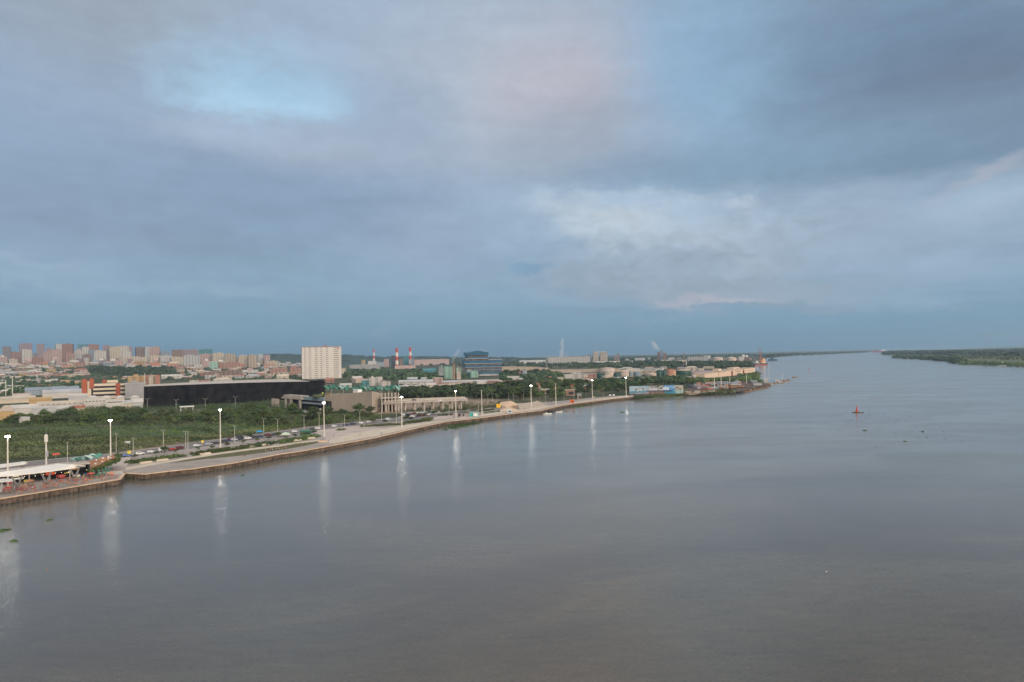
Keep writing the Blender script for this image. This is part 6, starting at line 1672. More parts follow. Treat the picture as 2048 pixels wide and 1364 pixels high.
lump_row('log_pontoon', 'dark barge deck between the two timber pontoon edges', 'barge', [(1490, 777.5), (1532, 771.2)], 20, (2, 4), (.5, 1.5), [M['dark'], M['dark'], M['rust'], M['steel']], 3, width=16)
lump_row('log_pontoon', 'scrap timber heap at the left of the barges', 'timber heap', [(1440, 778.5), (1462, 777), (1484, 775)], 34, (2, 6), (.8, 2.6), YM, 4, 2.7, width=12)
lump_row('log_pontoon', 'reddish scrap rows in the middle of the dark yard', 'scrap heap', [(1385, 771), (1420, 771.5), (1460, 773)], 34, (3, 9), (1, 3), YM, 5, 2.7, width=10)
lump_row('log_pontoon', 'tan debris bank along the river left of the yard', 'debris bank', [(1372, 788.5), (1400, 787), (1425, 785)], 20, (2, 6), (1, 3), [MATS['bare_earth'], M['conc2'], M['wood'], M['conc']], 6, 2.3, width=10)
b = MB(); p_, r_ = frame_at(1472, 786.3, 0.0); k_ = mpp(p_); b.prism([(-11 * k_, 0), (11 * k_, 0), (12 * k_, 5), (11 * k_, 11), (-11 * k_, 11)], -.4, 2.8); o_ = b.build('dark_barge', mat('navy_hull', (.02, .024, .045), .5, .2, .3)); o_.location = p_; o_.rotation_euler[2] = r_ + .25; finish(o_, 'dark navy barge hull moored at the near corner of the yard', 'barge')
for i, (x, yb, yt) in enumerate(((1429.5, 778.5, 749), (1442.5, 775.5, 751.5), (1459.7, 770, 753), (1493, 767.5, 748))):
    simple_pole('yard_pole', x, yb, yt, .55, M['lamp_pole'], 'tall pale yard pole, %s from left of four by the barges' % ORD[i], 'pole', GZ - .8)
b = MB(); p_, r_ = frame_at(1477.5, 771.5, 2.7); k_ = mpp(p_); b.box(0, 0, 0, 13 * k_, 9, 2.6 * k_ * .6); b.gable(0, 0, 2.6 * k_ * .6, 13 * k_, 9, 1.6 * k_ * .7, m=0, hip=3); o_ = b.build('blue_tarpaulin', mat('blue_tarp', (.05, .25, .45), .6, .1, .3)); o_.location = p_; o_.rotation_euler[2] = r_; finish(o_, 'blue tarpaulin covered stack in the dark yard', 'tarpaulin')
for x0, x1, yb, yt, c, lab in ((1342, 1352, 781, 773, 'dark', 'small dark boathouse behind the palms right of the mural'), (1374, 1390, 772, 763, 'dark', 'dark shed behind the left end of the yard'), (1388, 1398, 776, 768, 'grey', 'grey shed at the left of the dark yard'), (1395, 1404, 778, 773, 'pale_grey', 'blue grey roof hut left in the yard')):
    blk('yard_shed', x0, x1, yb, yt, 10, c, 'dark' if c == 'dark' else 'blue_grey', win=False, label=lab, cat='shed', extras=False)
# moored rafts
for i, (x, y, w_, c) in enumerate(((1541, 768.5, 9, 0), (1549, 767, 8, 1), (1556, 765, 7, 2), (1562, 766.5, 11, 1), (1569, 762.5, 12, 3), (1577, 761, 8, 1), (1590, 754.7, 11, 1))):
    root = empty('moored_raft', g(x, y, 0), -.5, label='moored tan and brown raft in the chain beyond the yard, %s from left' % ORD[i], cat='raft', group='rafts moored beyond the yard'); k_ = mpp(root.location)
    s = MB(); s.prism([(-w_ * k_ / 2, -2), (w_ * k_ / 2 - 1, -2), (w_ * k_ / 2 + 1, 0), (w_ * k_ / 2 - 1, 2.4), (-w_ * k_ / 2, 2.4)], -.4, 1.0); s.build('hull', [M['conc2'], M['wood'], M['rust'], MATS['terracotta_decking']][c], root)
    s = MB(); s.box(-w_ * k_ * .15, 0, 1.0, w_ * k_ * .4, 3, 1.5); s.build('cabin', [M['rust'], M['paint'], M['conc2'], M['wood']][(i * 3) % 4], root)
for i, (x, yb, yt, w_) in enumerate(((1532, 761.5, 755.5, 7), (1555, 762.5, 758.5, 7))):
    blk('white_float', x - w_ / 2, x + w_ / 2, yb, yt, 6, 'white', 'white', win=False, label=('white cabin float at the mouth of the inlet', 'small white cabin on the raft chain')[i], cat='floating cabin', extras=False, z=.6)
for i, (x, yb, yt) in enumerate(((1530.5, 759, 731), (1538.5, 759, 728), (1565, 762, 748))):
    simple_pole('boat_mast', x, yb, yt, .26, M['paint'], 'thin white boat mast standing by the raft chain, %s from left' % ORD[i], 'mast', .6)

def small_boat(x, y, L_, rz, hull, label, cab=True, cat='boat'):
    root = empty('small_boat', g(x, y, 0), rz, label=label, cat=cat)
    n = 10; s = MB(); rows_ = []
    for i in range(n + 1):
        t = i / n; w_ = L_ * .14 * math.sin(math.pi * min(1, .18 + t * .82)) ** .6 if t < 1 else .02; sh = .25 * t * t
        rows_.append([(-L_ / 2 + L_ * t, -w_, .62 + sh), (-L_ / 2 + L_ * t, -w_ * .7, -.15), (-L_ / 2 + L_ * t, w_ * .7, -.15), (-L_ / 2 + L_ * t, w_, .62 + sh)])
    for a, b in zip(rows_, rows_[1:]):
        for j in range(3): s.face((a[j], b[j], b[j + 1], a[j + 1]))
        s.face((a[0], a[3], b[3], b[0]))
    s.face(rows_[0]); s.build('hull', hull, root)
    if cab: s = MB(); s.box(-L_ * .12, 0, .6, L_ * .26, L_ * .18, 1.0); s.build('cabin', M['paint'], root); s = MB(); s.box(-L_ * .12, 0, 1.25, L_ * .262, L_ * .185, .25); s.build('window', M['glass'], root)
    else: s = MB(); s.box(0, 0, .35, .3, L_ * .22, .06); s.box(L_ * .2, 0, .38, .3, L_ * .18, .06); s.build('bench', M['wood'], root)
small_boat(1095, 828.5, 8, .3, M['paint'], 'white motor boat beside the dark jetty below the steps')
small_boat(1118, 824.5, 6.5, .4, M['paint'], 'second white boat right of the dark jetty', False)
small_boat(1134, 822.8, 4.5, .1, M['wood'], 'small brown rowing boat near the stakes off the quay', False)
b = MB()
A_ = g(1080, 819, .7); B_ = g(1106, 823.5, .7); d_ = B_ - A_
b.box(0, 0, 0, d_.length, 3.2, .35)
for i in range(5): b.tube((-d_.length / 2 + i * d_.length / 4, -1.3, -1.2), (-d_.length / 2 + i * d_.length / 4, -1.3, 1.1), .14, .14, 6); b.tube((-d_.length / 2 + i * d_.length / 4, 1.3, -1.2), (-d_.length / 2 + i * d_.length / 4, 1.3, 1.1), .14, .14, 6)
b.box(-d_.length * .3, 0, .35, d_.length * .3, 2.6, 1.6)
o_ = b.build('floating_jetty', M['dark']); o_.location = (A_ + B_) / 2; o_.rotation_euler[2] = math.atan2(d_.y, d_.x); finish(o_, 'dark floating jetty leaning out below the stone steps', 'jetty')
for i, (x, yb, yt, lab) in enumerate(((1036, 843.5, 838, 'single brown stake in the water below the cream stand'), (1146.5, 821.5, 816, 'left brown stake of a close pair off the orange kiosk'), (1148.8, 821.5, 816.5, 'right brown stake of a close pair off the orange kiosk'))):
    simple_pole('mooring_stake', x, yb, yt, .35, M['wood'], lab, 'stake', 0)

# ship at the port
def ship():
    p = g(1521, 731.0, 0); k = mpp(p); root = empty('cargo_ship', p, .62, label='moored cargo ship with dark and red hull, orange superstructure and crane', cat='ship')
    L_ = 120; n = 14; s = MB(); s2 = MB(); rows_ = []
    for i in range(n + 1):
        t = i / n; w_ = 9.5 * (math.sin(math.pi * min(1, .3 + t * 1.4)) ** .5 if t < .15 else 1.0 if t < .75 else max(.03, math.cos((t - .75) * 2 * math.pi) ** .6 if t < 1 else .02))
        rows_.append((-L_ / 2 + L_ * t, w_, 9 + 2.5 * max(0, t - .7) * 3))
    for (x0, w0, h0), (x1, w1, h1) in zip(rows_, rows_[1:]):
        for sg in (-1, 1):
            s2.face(((x0, sg * w0 * .93, -.5), (x1, sg * w1 * .93, -.5), (x1, sg * w1, 4), (x0, sg * w0, 4)))
            s.face(((x0, sg * w0, 4), (x1, sg * w1, 4), (x1, sg * w1, h1), (x0, sg * w0, h0)))
        s.face(((x0, -w0, h0 - .6), (x1, -w1, h1 - .6), (x1, w1, h1 - .6), (x0, w0, h0 - .6)))
    x0, w0, h0 = rows_[0]; s.face(((x0, -w0, 4), (x0, w0, 4), (x0, w0, h0), (x0, -w0, h0))); s2.face(((x0, -w0 * .93, -.5), (x0, w0 * .93, -.5), (x0, w0, 4), (x0, -w0, 4)))
    s.build('upper_hull', mat('hull_dark_grey', (.07, .075, .09), .5, .2, .1), root); s2.build('lower_hull', mat('hull_red', (.38, .10, .11), .6, .15, .1), root)
    cr = mat('superstructure_cream', (.62, .46, .32), .6, .08, .1); og = mat('superstructure_orange', (.58, .26, .10), .6, .1, .1)
    for i, (z, w_, d_) in enumerate(((9, 26, 16), (14, 22, 14), (19, 18, 12), (24, 12, 10))): s = MB(); s.box(20, 0, z, w_, d_, 5); s.build('deckhouse', cr if i % 2 == 0 else og, root)
    s = MB(); s.box(2, 0, 9, 14, 14, 9); s.build('hatch_house', og, root)
    s = MB(); s.box(-30, 0, 9, 26, 14, 3); s.build('hatch_cover', M['steel'], root)
    cm_ = mat('crane_red', (.42, .20, .18), .6, .1, .1)
    for a in (-5, 5):
        s = MB(); s.tube((a, -4, 18), (0, 0, 66), 1.0, .7, 6); s.tube((a, 4, 18), (0, 0, 66), 1.0, .7, 6); s.build('derrick_leg', cm_, root)
    s = MB(); s.tube((0, 0, 58), (-14, 0, 74), .8, .5, 6); s.build('derrick_boom', cm_, root)
    s = MB(); s.tube((-44, 0, 9), (-44, 0, 26), 1.2, 1.0, 8); s.tube((-44, 0, 25), (-66, 4, 46), .7, .4, 6); s.build('deck_crane', M['steel'], root)
    s = MB(); s.box(-34, 0, 12, 10, 8, 7); s.build('white_deckhouse', M['paint'], root)
ship()
bpy.data.objects['cargo_ship'].scale = (.72, .85, .9)
b = MB(); p_, r_ = frame_at(1544, 721.5, 0.0); k_ = mpp(p_); b.prism([(-8 * k_, 0), (8 * k_, 0), (10 * k_, 8), (8 * k_, 16), (-8 * k_, 16)], -.4, 3.2 * k_); b.box(0, 8, 3.2 * k_, 5 * k_, 8, 2.5 * k_); o_ = b.build('work_barge', mat('workboat_blue', (.06, .09, .16), .5, .2, .1)); o_.location = p_; o_.rotation_euler[2] = r_; finish(o_, 'low dark blue work vessel right of the moored ship', 'ship')
def far_ship():
    p, rz = frame_at(1759, 704.8, 0.0); k = mpp(p); root = empty('distant_ship', p, rz + .1, label='tiny far red and white ship at the river mouth', cat='ship')
    s = MB(); s.prism([(-12 * k, -8), (9 * k, -8), (13 * k, 0), (9 * k, 8), (-12 * k, 8)], 0, 2.6 * k); s.build('hull', mat('far_hull_red', (.38, .10, .12), .6, .1, .05), root)
    s = MB(); s.box(7 * k, 0, 2.6 * k, 6 * k, 12, 3.2 * k); s.build('deckhouse', M['paint'], root)
    s = MB(); s.box(-5 * k, 0, 2.6 * k, 1 * k, 4, 3 * k); s.build('crane', MATS['far_hull_red'], root)
far_ship()
def buoy():
    p = g(1713.5, 824.5, 0); root = empty('red_buoy', p, 0, label='red pillar buoy standing on a weed tangled base in the river', cat='buoy')
    rd = mat('buoy_red', (.58, .045, .03), .45, .1, 1)
    s = MB(); s.lathe(0, 0, [(1.5, -.6), (1.6, .5), (1.2, .8), (.6, 1.0)], 18); s.build('float', rd, root)
    s = MB(); s.lathe(0, 0, [(.62, .9), (.5, 3.6), (.32, 4.4), (.3, 4.6)], 14); s.build('pillar', rd, root)
    s = MB(); s.lathe(0, 0, [(.42, 4.6), (.42, 5.2), (.1, 5.6)], 12); s.build('lantern', mat('buoy_pink_top', (.45, .16, .2), .5, .1, 1), root)
buoy()
rr = random.Random(3)
mb = MB()
for i in range(24): leaf_blob(mb, (rr.gauss(0, 2.2), rr.gauss(0, .7), .1), .9, 20, .35, .5, .2, rr)
o_ = mb.build('weed_raft', M['leafC']); o_.location = g(1713.5, 825.3, 0); finish(o_, 'brown green weed tangle caught around the red buoy', 'floating weed')
simple_pole('channel_mark', 1617.5, 742, 736.5, .5, MATS['buoy_red'], 'tiny faint red channel mark beyond the raft chain', 'channel mark', 0)
b = MB(); b.box(0, 0, 0, 16, 5, 1.3); b.tube((0, 0, 1.2), (0, 0, 9), .7, .35, 8); b.lathe(0, 0, [(1.4, 8), (1.4, 10), (.1, 11)], 8); o_ = b.build('white_beacon', M['paint']); o_.location = g(2005, 731.5, .2); finish(o_, 'small white beacon at the tip of the right bank', 'beacon')
b = MB(); b.box(0, 0, 0, 3.2, 1.6, 1.5, top=0); o_ = b.build('white_crate', M['paint']); o_.location = g(254.5, 887.5, GZ); o_.rotation_euler[2] = .3; finish(o_, 'small white box shaped skip lying in the green scrub', 'skip')

# ------------------------------------------------------------------ smoke and steam
def plume(name, label, pts, dens, seed, c=(.9, .88, .88)):
    rr = random.Random(seed)
    m = bpy.data.materials.new('vapour'); m.use_nodes = True; n = m.node_tree.nodes; n.clear(); o_ = n.new('ShaderNodeOutputMaterial')
    v = n.new('ShaderNodeVolumeScatter'); v.inputs['Density'].default_value = dens; v.inputs['Color'].default_value = (*c, 1); m.node_tree.links.new(v.outputs[0], o_.inputs['Volume'])
    P0 = P(pts[0][0], pts[0][1]); k = mpp(P0); rz = -math.atan2(P0.x, P0.y)
    bm = bmesh.new()
    base_y = pts[0][1]
    for (x0, y0, r0), (x1, y1, r1) in zip(pts[1:], pts[2:]):
        for i in range(4):
            t = (i + .5) / 4; x, y, r = x0 + (x1 - x0) * t, y0 + (y1 - y0) * t, r0 + (r1 - r0) * t
            M4 = Matrix.Translation(((x - pts[0][0]) * k + rr.uniform(-.3, .3) * r * k, rr.uniform(-.4, .4) * r * k, (base_y - y) * k)) @ Matrix.Diagonal((r * k * rr.uniform(.7, 1.1), r * k, r * k * rr.uniform(.9, 1.3), 1))
            bmesh.ops.create_icosphere(bm, subdivisions=2, radius=1, matrix=M4)
    for v_ in bm.verts: v_.co += Vector((rr.uniform(-1, 1), rr.uniform(-1, 1), rr.uniform(-1, 1))) * k * .35
    me = bpy.data.meshes.new(name); bm.to_mesh(me); bm.free(); me.materials.append(m)
    ob = bpy.data.objects.new(name, me); col.objects.link(ob); ob.location = P0; ob.rotation_euler = (0, 0, rz)
    # one smooth skin round the overlapping puffs, so that the vapour has a single density
    md = ob.modifiers.new('join', 'REMESH'); md.mode = 'VOXEL'; md.voxel_size = max(.8, k * .6)
    finish(ob, label, 'smoke', kind='stuff')
plume('steam_plume', 'tall white steam column rising left of the twin silos', [(1125, 726), (1122, 722, 4.2), (1124, 706, 4.6), (1126, 694, 3.8), (1123, 686, 3.6), (1128, 679, 3.2)], .03, 1)
plume('steam_plume', 'shorter faint steam puff right of the tall steam column', [(1133, 726), (1131, 720, 2.2), (1134, 709, 2.4), (1133, 703, 1.6)], .016, 2)
plume('smoke_plume', 'white smoke drifting up left from the dark red factory', [(1318, 722), (1321, 702, 1.6), (1316, 697, 3.2), (1310, 691, 5.4), (1306, 686, 5.0)], .018, 3)
plume('smoke_plume', 'white smoke rising from the rusty stacks of the green factory', [(907, 759), (906, 727, 2.2), (908, 716, 4.0), (913, 708, 4.4), (920, 700, 3.6)], .03, 4)
plume('smoke_plume', 'pale puff above the right end of the blue tiered building roof', [(966, 752), (962, 700.5, 2.0), (967, 700, 3.0), (975, 702.5, 1.6)], .03, 5)

# ------------------------------------------------------------------ hills
def hills():
    crest = [(430, 722), (520, 712), (541, 708.5), (560, 708), (580, 707.8), (605, 710), (640, 711), (684, 711), (692, 709), (706, 710), (735, 711.5), (760, 713), (800, 713), (840, 712.6), (870, 713), (900, 713.4), (930, 714), (980, 714.4), (1010, 714), (1028, 714.4), (1045, 716.4), (1080, 717.6), (1120, 718.5)]
    v, f = [], []; rr = random.Random(12); D0 = 6600; N = 260; prof = [(0, 0), (.08, .2), (.2, .48), (.34, .8), (.5, 1.0), (.8, .6)]
    for i in range(N + 1):
        t = i / N * (len(crest) - 1); j = min(int(t), len(crest) - 2); fr = t - j
        x = crest[j][0] + (crest[j + 1][0] - crest[j][0]) * fr; y = crest[j][1] + (crest[j + 1][1] - crest[j][1]) * fr
        d = ray(x, y); d2 = d / math.hypot(d.x, d.y); top = CAMZ + d2.z * (D0 + 900) - 7
        for s_, q in prof:
            r = D0 - 900 + s_ * 3600; p = Vector((d2.x * r, d2.y * r, 0)); b0 = height(p.x, p.y) - 6
            v.append((p.x, p.y, b0 + max(0, top - b0) * q + rr.uniform(-1, 3) * q))
    k = len(prof)
    for i in range(N):
        for j in range(k - 1): f.append((i * k + j, (i + 1) * k + j, (i + 1) * k + j + 1, i * k + j + 1))
    m = mat('wooded_hill', (.030, .050, .030), .95, .35, .01, c2=(.055, .080, .045), bump=.8)
    finish(mesh_obj('hills', v, f, m), kind='structure')
    # wooded crest
    mb = MB()
    for i in range(900):
        a = rr.randrange(N); j = rr.choice((2, 3, 3, 4, 4, 4)); q = v[a * k + j]
        if q[2] < 12: continue
        leaf_blob(mb, (q[0] + rr.uniform(-20, 20), q[1] + rr.uniform(-160, 60), q[2] + 1), rr.uniform(7, 15), 18, 5, .6, .6, rr)
    mb.build('hill_forest', M['leafB'], kind='stuff', label='dark forest covering the low hills behind the city', cat='forest')
hills()

# ------------------------------------------------------------------ woods (stuff) and single trees
woods('city_greenery', [(0, 792), (60, 790), (165, 786), (330, 764), (600, 764)], [(0, 738), (170, 736), (330, 736), (600, 742)], 8, dens=520, label='scattered green tree clumps between the low city houses', cat='trees', seed=1)
woods('city_park', [(176, 746), (250, 752), (345, 760)], [(176, 736), (250, 734), (345, 735)], 10, dens=420, label='dark wooded park strip below the skyline towers', cat='woodland', seed=2, m='leafB')
woods('city_park', [(0, 787), (50, 790), (120, 790), (165, 788)], [(0, 768), (60, 752), (120, 752), (165, 768)], 9, dens=120, label='tree belt behind the cream warehouses at left', cat='woodland', seed=4, m='leafB')
woods('plain_woods', [(692, 758), (800, 762), (880, 758), (935, 756)], [(692, 740), (790, 741), (830, 741), (880, 746)], 11, dens=460, label='dark woodland between slab tower, chimneys and green factory', cat='woodland', seed=5, m='leafB')
woods('plain_woods', [(1005, 752), (1040, 748), (1100, 748)], [(1006, 742), (1040, 742), (1100, 743)], 9, dens=60, label='tree line along the front of the sand field', cat='woodland', seed=6, m='leafB')
woods('plain_woods', [(690, 729), (900, 732), (1000, 733), (1100, 736), (1250, 737.5), (1400, 737), (1505, 736)], [(690, 721), (900, 723), (1100, 722), (1240, 723), (1500, 727)], 11, dens=1500, label='broad dark green wooded plain beyond the tank farm', cat='woodland', seed=7, m='leafB', fac=1.3)
woods('plain_woods', [(1005, 724), (1240, 722), (1500, 713)], [(1005, 718), (1240, 716), (1500, 709)], 12, dens=700, label='thin far tree line on the horizon plain', cat='woodland', seed=8, m='leafB', fac=2.2)
woods('bank_woods', [(1500, 742), (1515, 748), (1518, 757)], [(1470, 750), (1480, 753), (1490, 759)], 5, dens=120, label='green scrub on the point below the cream warehouse', cat='scrub', seed=9, m='leafA', fac=.9)
woods('bank_woods', [(1380, 764), (1430, 763), (1480, 764), (1526, 764)], [(1395, 758), (1412, 760), (1470, 758.5), (1515, 760)], 5, dens=330, label='dark trees and green bank before the cream quay warehouse', cat='woodland', seed=10, m='leafA')
woods('bank_woods', [(1541, 715), (1560, 712.6), (1600, 710.2), (1680, 707), (1737, 704.4)], [(1500, 712), (1560, 708.6), (1600, 706.8), (1680, 704.8), (1737, 703.4)], 12, dens=420, label='thin wooded far shore line running to the river mouth', cat='woodland', seed=11, m='leafB', fac=1.6)
woods('plain_woods', [(800, 797), (900, 798), (1000, 798), (1060, 794)], [(800, 776), (900, 778), (1000, 774), (1060, 770)], 11, dens=230, label='dark tree mass between the raised deck and long warehouses', cat='woodland', seed=21, m='leafB', fac=.8)
woods('plain_woods', [(1060, 796), (1150, 782), (1262, 778)], [(1040, 766), (1150, 764), (1240, 762)], 9, dens=200, label='tree cover around the low houses behind the far quay', cat='woodland', seed=22, m='leafA', fac=.75)
woods('plain_woods', [(1180, 776), (1270, 772), (1330, 769), (1372, 768)], [(1190, 764), (1270, 760), (1330, 758.5), (1385, 757)], 9, dens=260, label='tree belt above the mural and below the tanks', cat='woodland', seed=23, m='leafB', fac=.75)
woods('plain_woods', [(1000, 762), (1110, 760), (1130, 758)], [(1000, 750), (1090, 748), (1120, 748)], 9, dens=200, label='trees between the blue building and the tank farm', cat='woodland', seed=24, m='leafB', fac=.9)
woods('island_woods', [(1768, 709), (1800, 709), (1900, 711), (2060, 713)], [(1768, 706), (1800, 703.6), (1900, 701.6), (2060, 699)], 17, dens=1000, label='dark tall woodland along the back of the right bank', cat='woodland', seed=12, m='leafB', fac=1.5)
woods('island_woods', [(1783, 715.6), (1849, 718), (1891, 721.6), (1914, 726.2)], [(1790, 713), (1849, 714), (1900, 716), (1930, 721)], 10, dens=260, label='rounded shoreline trees at the near tip of the right bank', cat='woodland', seed=13, m='leafB', fac=1.1)
woods('island_woods', [(1914, 726.6), (1950, 728.2), (1999, 729.6), (2060, 733)], [(1920, 724.5), (1950, 725.5), (1999, 727), (2060, 729)], 6, dens=150, label='low shoreline bushes along the right bank', cat='woodland', seed=14, m='leafA', fac=1.0)
woods('island_woods', [(1900, 716), (1960, 718), (2060, 722)], [(1900, 711), (1960, 712), (2060, 713)], 9, dens=160, label='scattered trees on the grassy middle of the right bank', cat='woodland', seed=15, m='leafC', fac=.8)
woods('mural_bank', [(1268, 796), (1300, 795), (1345, 792), (1372, 790.5)], [(1268, 794), (1300, 793), (1345, 791), (1372, 789.5)], 1.4, dens=230, label='low green bank along the water below the mural', cat='scrub', seed=16, m='leafA', fac=.9)
woods('yard_bank', [(1400, 788), (1440, 787), (1470, 785.6)], [(1400, 784), (1440, 781), (1475, 780)], 2.0, dens=160, label='green weedy bank in front of the dark yard', cat='scrub', seed=17, m='leafC', fac=.9)

patch('meadow', [(0, 884), (240, 873), (400, 869), (500, 866), (560, 858), (640, 846), (560, 851), (420, 849), (300, 852), (120, 853), (0, 857)], mat('meadow_green', (.10, .145, .055), .95, .25, .06, c2=(.065, .10, .04), bump=.5), .03)
def scrub(name, poly, n, hgt, m, label, seed, fac=1.0):
    rr = random.Random(seed); mb = MB()
    for _ in range(n):
        x, y = zone_pt(poly, rr); p = P(x, y); h = hgt * rr.uniform(.35, 1.15); r = h * rr.uniform(.8, 1.6) * fac
        leaf_blob(mb, (p.x, p.y, p.z + h * .25), r, 24, .42, .5, .55, rr)
    mb.build(name, M[m], kind='stuff', label=label, cat='scrub')
scrub('scrub', [(0, 922), (100, 916), (232, 904), (350, 889), (330, 878), (230, 876), (100, 866), (0, 868)], 1150, 2.6, 'leafC', 'rough olive scrub between the meadow and the road at left', 1)
scrub('scrub', [(0, 905), (120, 900), (230, 890), (260, 878), (100, 862), (0, 864)], 420, 3.4, 'leafA', 'darker bushes scattered through the rough scrub', 2)
scrub('scrub', [(340, 888), (400, 881), (560, 861), (650, 849), (640, 844), (500, 862), (400, 872), (330, 876)], 420, 1.8, 'leafC', 'low scrub fringe along the far kerb of the road', 3)
scrub('scrub', [(0, 880), (240, 872), (500, 866), (640, 848), (560, 850), (300, 853), (0, 857)], 800, .9, 'grassl', 'bright green tall grass of the open meadow', 4, 1.3)
scrub('undergrowth', [(0, 857), (100, 853), (300, 852), (420, 851), (560, 858), (740, 842), (762, 836), (745, 828), (640, 826), (600, 825), (560, 818), (450, 824), (290, 826), (200, 822), (100, 834), (0, 842)], 1500, 4.2, 'leafA', 'tangled undergrowth filling the thicket before the black hall', 15, .9)
scrub('undergrowth', [(290, 827), (290, 818), (420, 812), (540, 804), (610, 814), (600, 824), (450, 824)], 460, 8.0, 'leafB', 'dense bushes crowding the foot of the black hall', 16, .8)
scrub('undergrowth', [(100, 836), (190, 824), (284, 824), (284, 817), (180, 818), (110, 826)], 380, 8.5, 'leafA', 'bushes before the white row buildings', 17, .8)
scrub('scrub', [(350, 861), (420, 866), (425, 857), (380, 854)], 60, 2.6, 'leafB', 'dark bush island inside the green meadow', 5)
scrub('scrub', [(870, 826), (1000, 816), (1000, 806), (930, 806), (870, 812), (780, 826)], 210, 2.6, 'leafC', 'patchy scrub on bare ground before the raised deck', 6)
TP = {'A': make_tree_proto(1, 6.8, 4.6, 'leafA', 8, 44, .42), 'B': make_tree_proto(2, 7.6, 5.0, 'leafB', 9, 44, .45), 'C': make_tree_proto(3, 6.2, 4.4, 'leafC', 7, 44, .42), 'D': make_tree_proto(4, 8.6, 5.2, 'leafA', 10, 44, .45), 'E': make_tree_proto(5, 5.6, 4.0, 'leafB', 7, 40, .4), 'P': make_tree_proto(6, 8.5, 3, 'leafA', palm=True)}
DESC = dict(A='rounded green tree', B='dark spreading tree', C='sparse olive tree', D='tall green tree', E='small dark tree', P='slender palm')
rr = random.Random(31)
def trees(poly, n, kinds, smin, smax, where, group, pts=None):
    L_ = [(x, y) for x, y in (pts or [zone_pt(poly, rr) for _ in range(n)])]
    for x, y in L_:
        k = rr.choice(kinds); p = P(x, y); s = rr.uniform(smin, smax)
        o = put(TP[k], p, rr.random() * 6.28, None, 'tree', group, (s, s, s * rr.uniform(.85, 1.1)))
        auto(o, DESC[k] + ' ' + where, 'tree', group, x, y, 'thicket' not in where)
trees([(0, 857), (100, 851), (300, 851), (420, 850), (560, 856), (740, 842), (762, 836), (745, 829), (640, 827), (600, 826), (560, 819), (450, 826), (290, 828), (200, 824), (100, 836), (0, 843)], 148, 'ABCDE', .8, 1.35, 'in the dense thicket', 'trees of the thicket before the black hall')
trees([(800, 801), (860, 800), (960, 800), (1050, 800), (1050, 790), (960, 788), (860, 790), (800, 794)], 34, 'BDBE', 1.3, 2.0, 'behind the deck', 'dark trees behind the raised deck')
trees([(1050, 802), (1100, 803), (1180, 793), (1262, 789), (1262, 776), (1150, 778), (1050, 788)], 40, 'ABDEC', .9, 1.5, 'behind the far quay', 'trees behind the far quay')
trees([(1180, 780), (1400, 776), (1400, 767), (1260, 768), (1120, 768), (1000, 775), (1000, 785)], 34, 'BDBA', 1.2, 1.8, 'on the slope', 'trees between quay and tank farm')
trees(None, 0, 'P', .9, 1.2, 'beside the mural', 'palms around the mural wall', [(1317, 791), (1322, 790.5), (1355, 789.5), (1361, 789), (1349, 790), (1196, 796), (1181, 797), (1103, 807), (1206, 795)])
trees(None, 0, 'EAC', .55, .8, 'in the car park planting', 'small trees around the car park', [(800, 836), (812, 843), (815, 838), (822, 842), (838, 835.5), (852, 833), (868, 831), (884, 829), (892, 829), (900, 827), (745, 845), (748, 846), (655, 852), (660, 851.5), (396, 887), (329, 909), (499, 877.5), (556, 876), (770, 848), (930, 826)])

trees(None, 0, 'EAC', .35, .6, 'in the promenade planting', 'small trees in the promenade planting', [(270, 919), (312, 913), (352, 907.5), (396, 902), (425, 899), (455, 895), (487, 889), (515, 885), (538, 882), (572, 879), (590, 876.5), (604, 874), (619, 871.5), (628, 870)])
# ------------------------------------------------------------------ water plants
def weeds(name, cx, cy, wpx, dpx, n, label, seed, m='hya', h=.35, ang=0.0):
    rr = random.Random(seed); p = g(cx, cy, 0); k = mpp(p); mb = MB()
    pr = g(cx, cy - .5, 0); pn = g(cx, cy + .5, 0); ky = (pr - pn).length
    for i in range(n):
        a = rr.gauss(0, .42); b = rr.gauss(0, .36)
        q = g(cx + a * wpx / 2 , cy + b * dpx / 2 + ang * a * wpx / 2, 0) - p
        leaf_blob(mb, (q.x, q.y, .02), rr.uniform(.4, 1.1), 16, .26, h, .2, rr)
    o_ = mb.build(name, M[m]); o_.location = p; finish(o_, label, 'floating plants', 'floating weed patches'); return o_
weeds('floating_plants', 461, 935.4, 40, 6, 90, 'long green weed raft below the hedge mast', 1, ang=-.12)
weeds('floating_plants', 580, 913.5, 60, 8, 190, 'green weed raft along the quay foot below the joggers', 2, ang=-.14)
weeds('floating_plants', 925, 850, 92, 15, 520, 'broad green weed bank below the low grey wall', 3, ang=-.19)
weeds('floating_plants', 1160, 812, 60, 6, 240, 'weed bank along the quay below the orange kiosk', 4, ang=-.13)
weeds('floating_plants', 262, 953, 30, 8, 60, 'dark weed corner where the quay steps back', 5, 'leafC')
weeds('floating_plants', 1245, 824.5, 10, 2, 30, 'small isolated weed island off the far quay', 6)
weeds('floating_plants', 6, 1061, 26, 5, 34, 'weed clump at the left edge of the open water', 7)
weeds('floating_plants', 28, 1082, 9, 2, 8, 'tiny weed clump below the left edge clump', 8)
weeds('floating_plants', 99, 1040, 8, 2, 6, 'tiny weed clump in the reflection of the terrace', 9)
weeds('floating_plants', 318, 945, 14, 2, 10, 'thin weed wisp near the pointed quay corner', 10, 'leafC')
weeds('floating_plants', 1730, 861, 8, 3, 8, 'green weed clump below the red buoy', 11)
weeds('floating_plants', 1810, 883, 6, 2, 5, 'lone weed clump right of and below the red buoy', 12)
weeds('floating_plants', 1846, 863, 5, 2, 4, 'second lone weed clump right of the red buoy', 13)
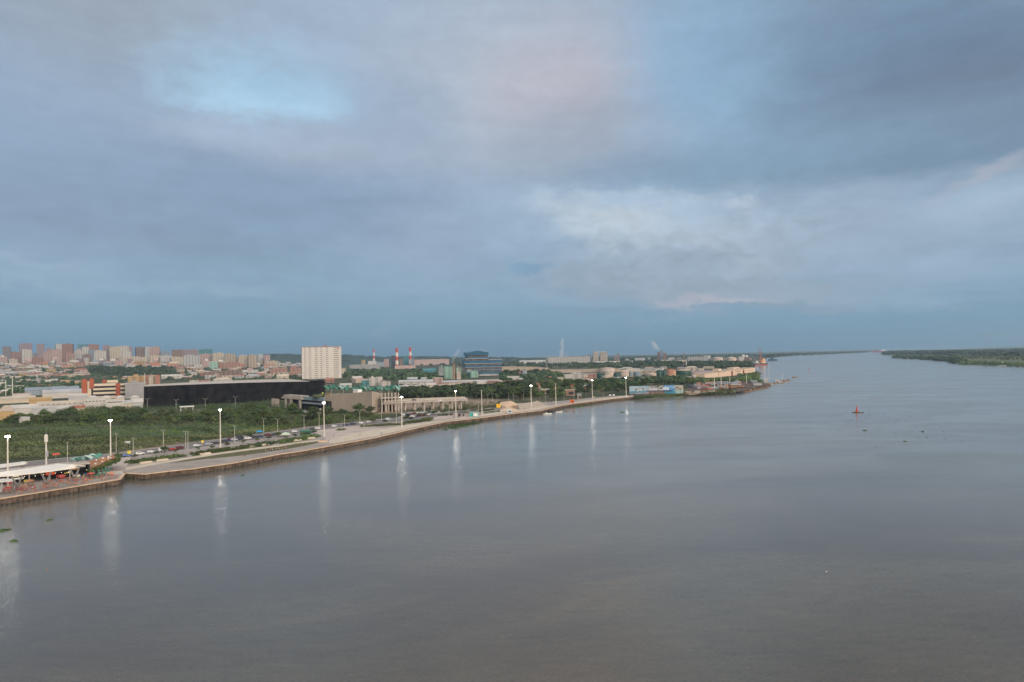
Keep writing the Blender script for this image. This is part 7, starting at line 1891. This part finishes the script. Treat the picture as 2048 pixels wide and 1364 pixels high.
weeds('floating_plants', 485, 951, 4, 2, 4, 'tiny dark weed clump below the long lawn', 14)
rr = random.Random(44); mb = MB(); 
for i in range(240):
    c = rr.choice(((1760, 832, 60, 12), (1800, 800, 70, 10), (1850, 730, 80, 10), (1900, 760, 120, 25), (1980, 750, 60, 12), (900, 890, 90, 14), (1060, 860, 60, 12), (1820, 850, 90, 20), (1700, 735, 60, 12), (1650, 760, 40, 8), (1740, 870, 140, 40)))
    x, y = rr.gauss(c[0], c[2]), rr.gauss(c[1], c[3])
    yq = min((q[1] + 12 + (x - q[0]) * -.16 for q in QUAY if abs(q[0] - x) < 90), default=735)
    if y < yq or y < 728 or x < 850: continue
    q = g(x, y, 0); leaf_blob(mb, (q.x, q.y, .02), rr.uniform(.2, .6), 6, .22, .3, .2, rr)
mb.build('drifting_weed', M['hya'], kind='stuff', label='countless small dark weed clumps drifting on the river', cat='floating weed')
b = MB(); b.box(0, 0, -.1, .32, .25, .2); o_ = b.build('floating_debris', ORN); o_.location = g(94, 1140, 0); finish(o_, 'small orange scrap floating on open water at lower left', 'debris')
b = MB(); b.gable(0, 0, -.05, .4, .2, .12, ov=0); o_ = b.build('floating_debris', M['paint']); o_.location = g(1653, 1143, 0); finish(o_, 'tiny white scrap floating on open water at lower right', 'debris')

# the houses that show smallest are read as one mass
HOUSES.sort(key=lambda t: -t[1])
vs, fs, ms, mats_ = [], [], [], []
for root, _ in HOUSES[290:]:
    c, s_ = math.cos(root.rotation_euler[2]), math.sin(root.rotation_euler[2]); L0 = root.location
    for ch in list(root.children):
        k = len(vs); me = ch.data; mm = me.materials[0]
        if mm not in mats_: mats_.append(mm)
        vs += [(L0.x + v.co.x * c - v.co.y * s_, L0.y + v.co.x * s_ + v.co.y * c, L0.z + v.co.z) for v in me.vertices]
        for p in me.polygons: fs.append(tuple(k + i for i in p.vertices)); ms.append(mats_.index(mm))
        bpy.data.objects.remove(ch)
    AUTO[:] = [t for t in AUTO if t[0] is not root]
    bpy.data.objects.remove(root)
finish(mesh_obj('distant_houses', vs, fs, mats_, None, ms), kind='stuff', label='mass of the smallest distant low houses filling the city', cat='houses')

settle_labels()
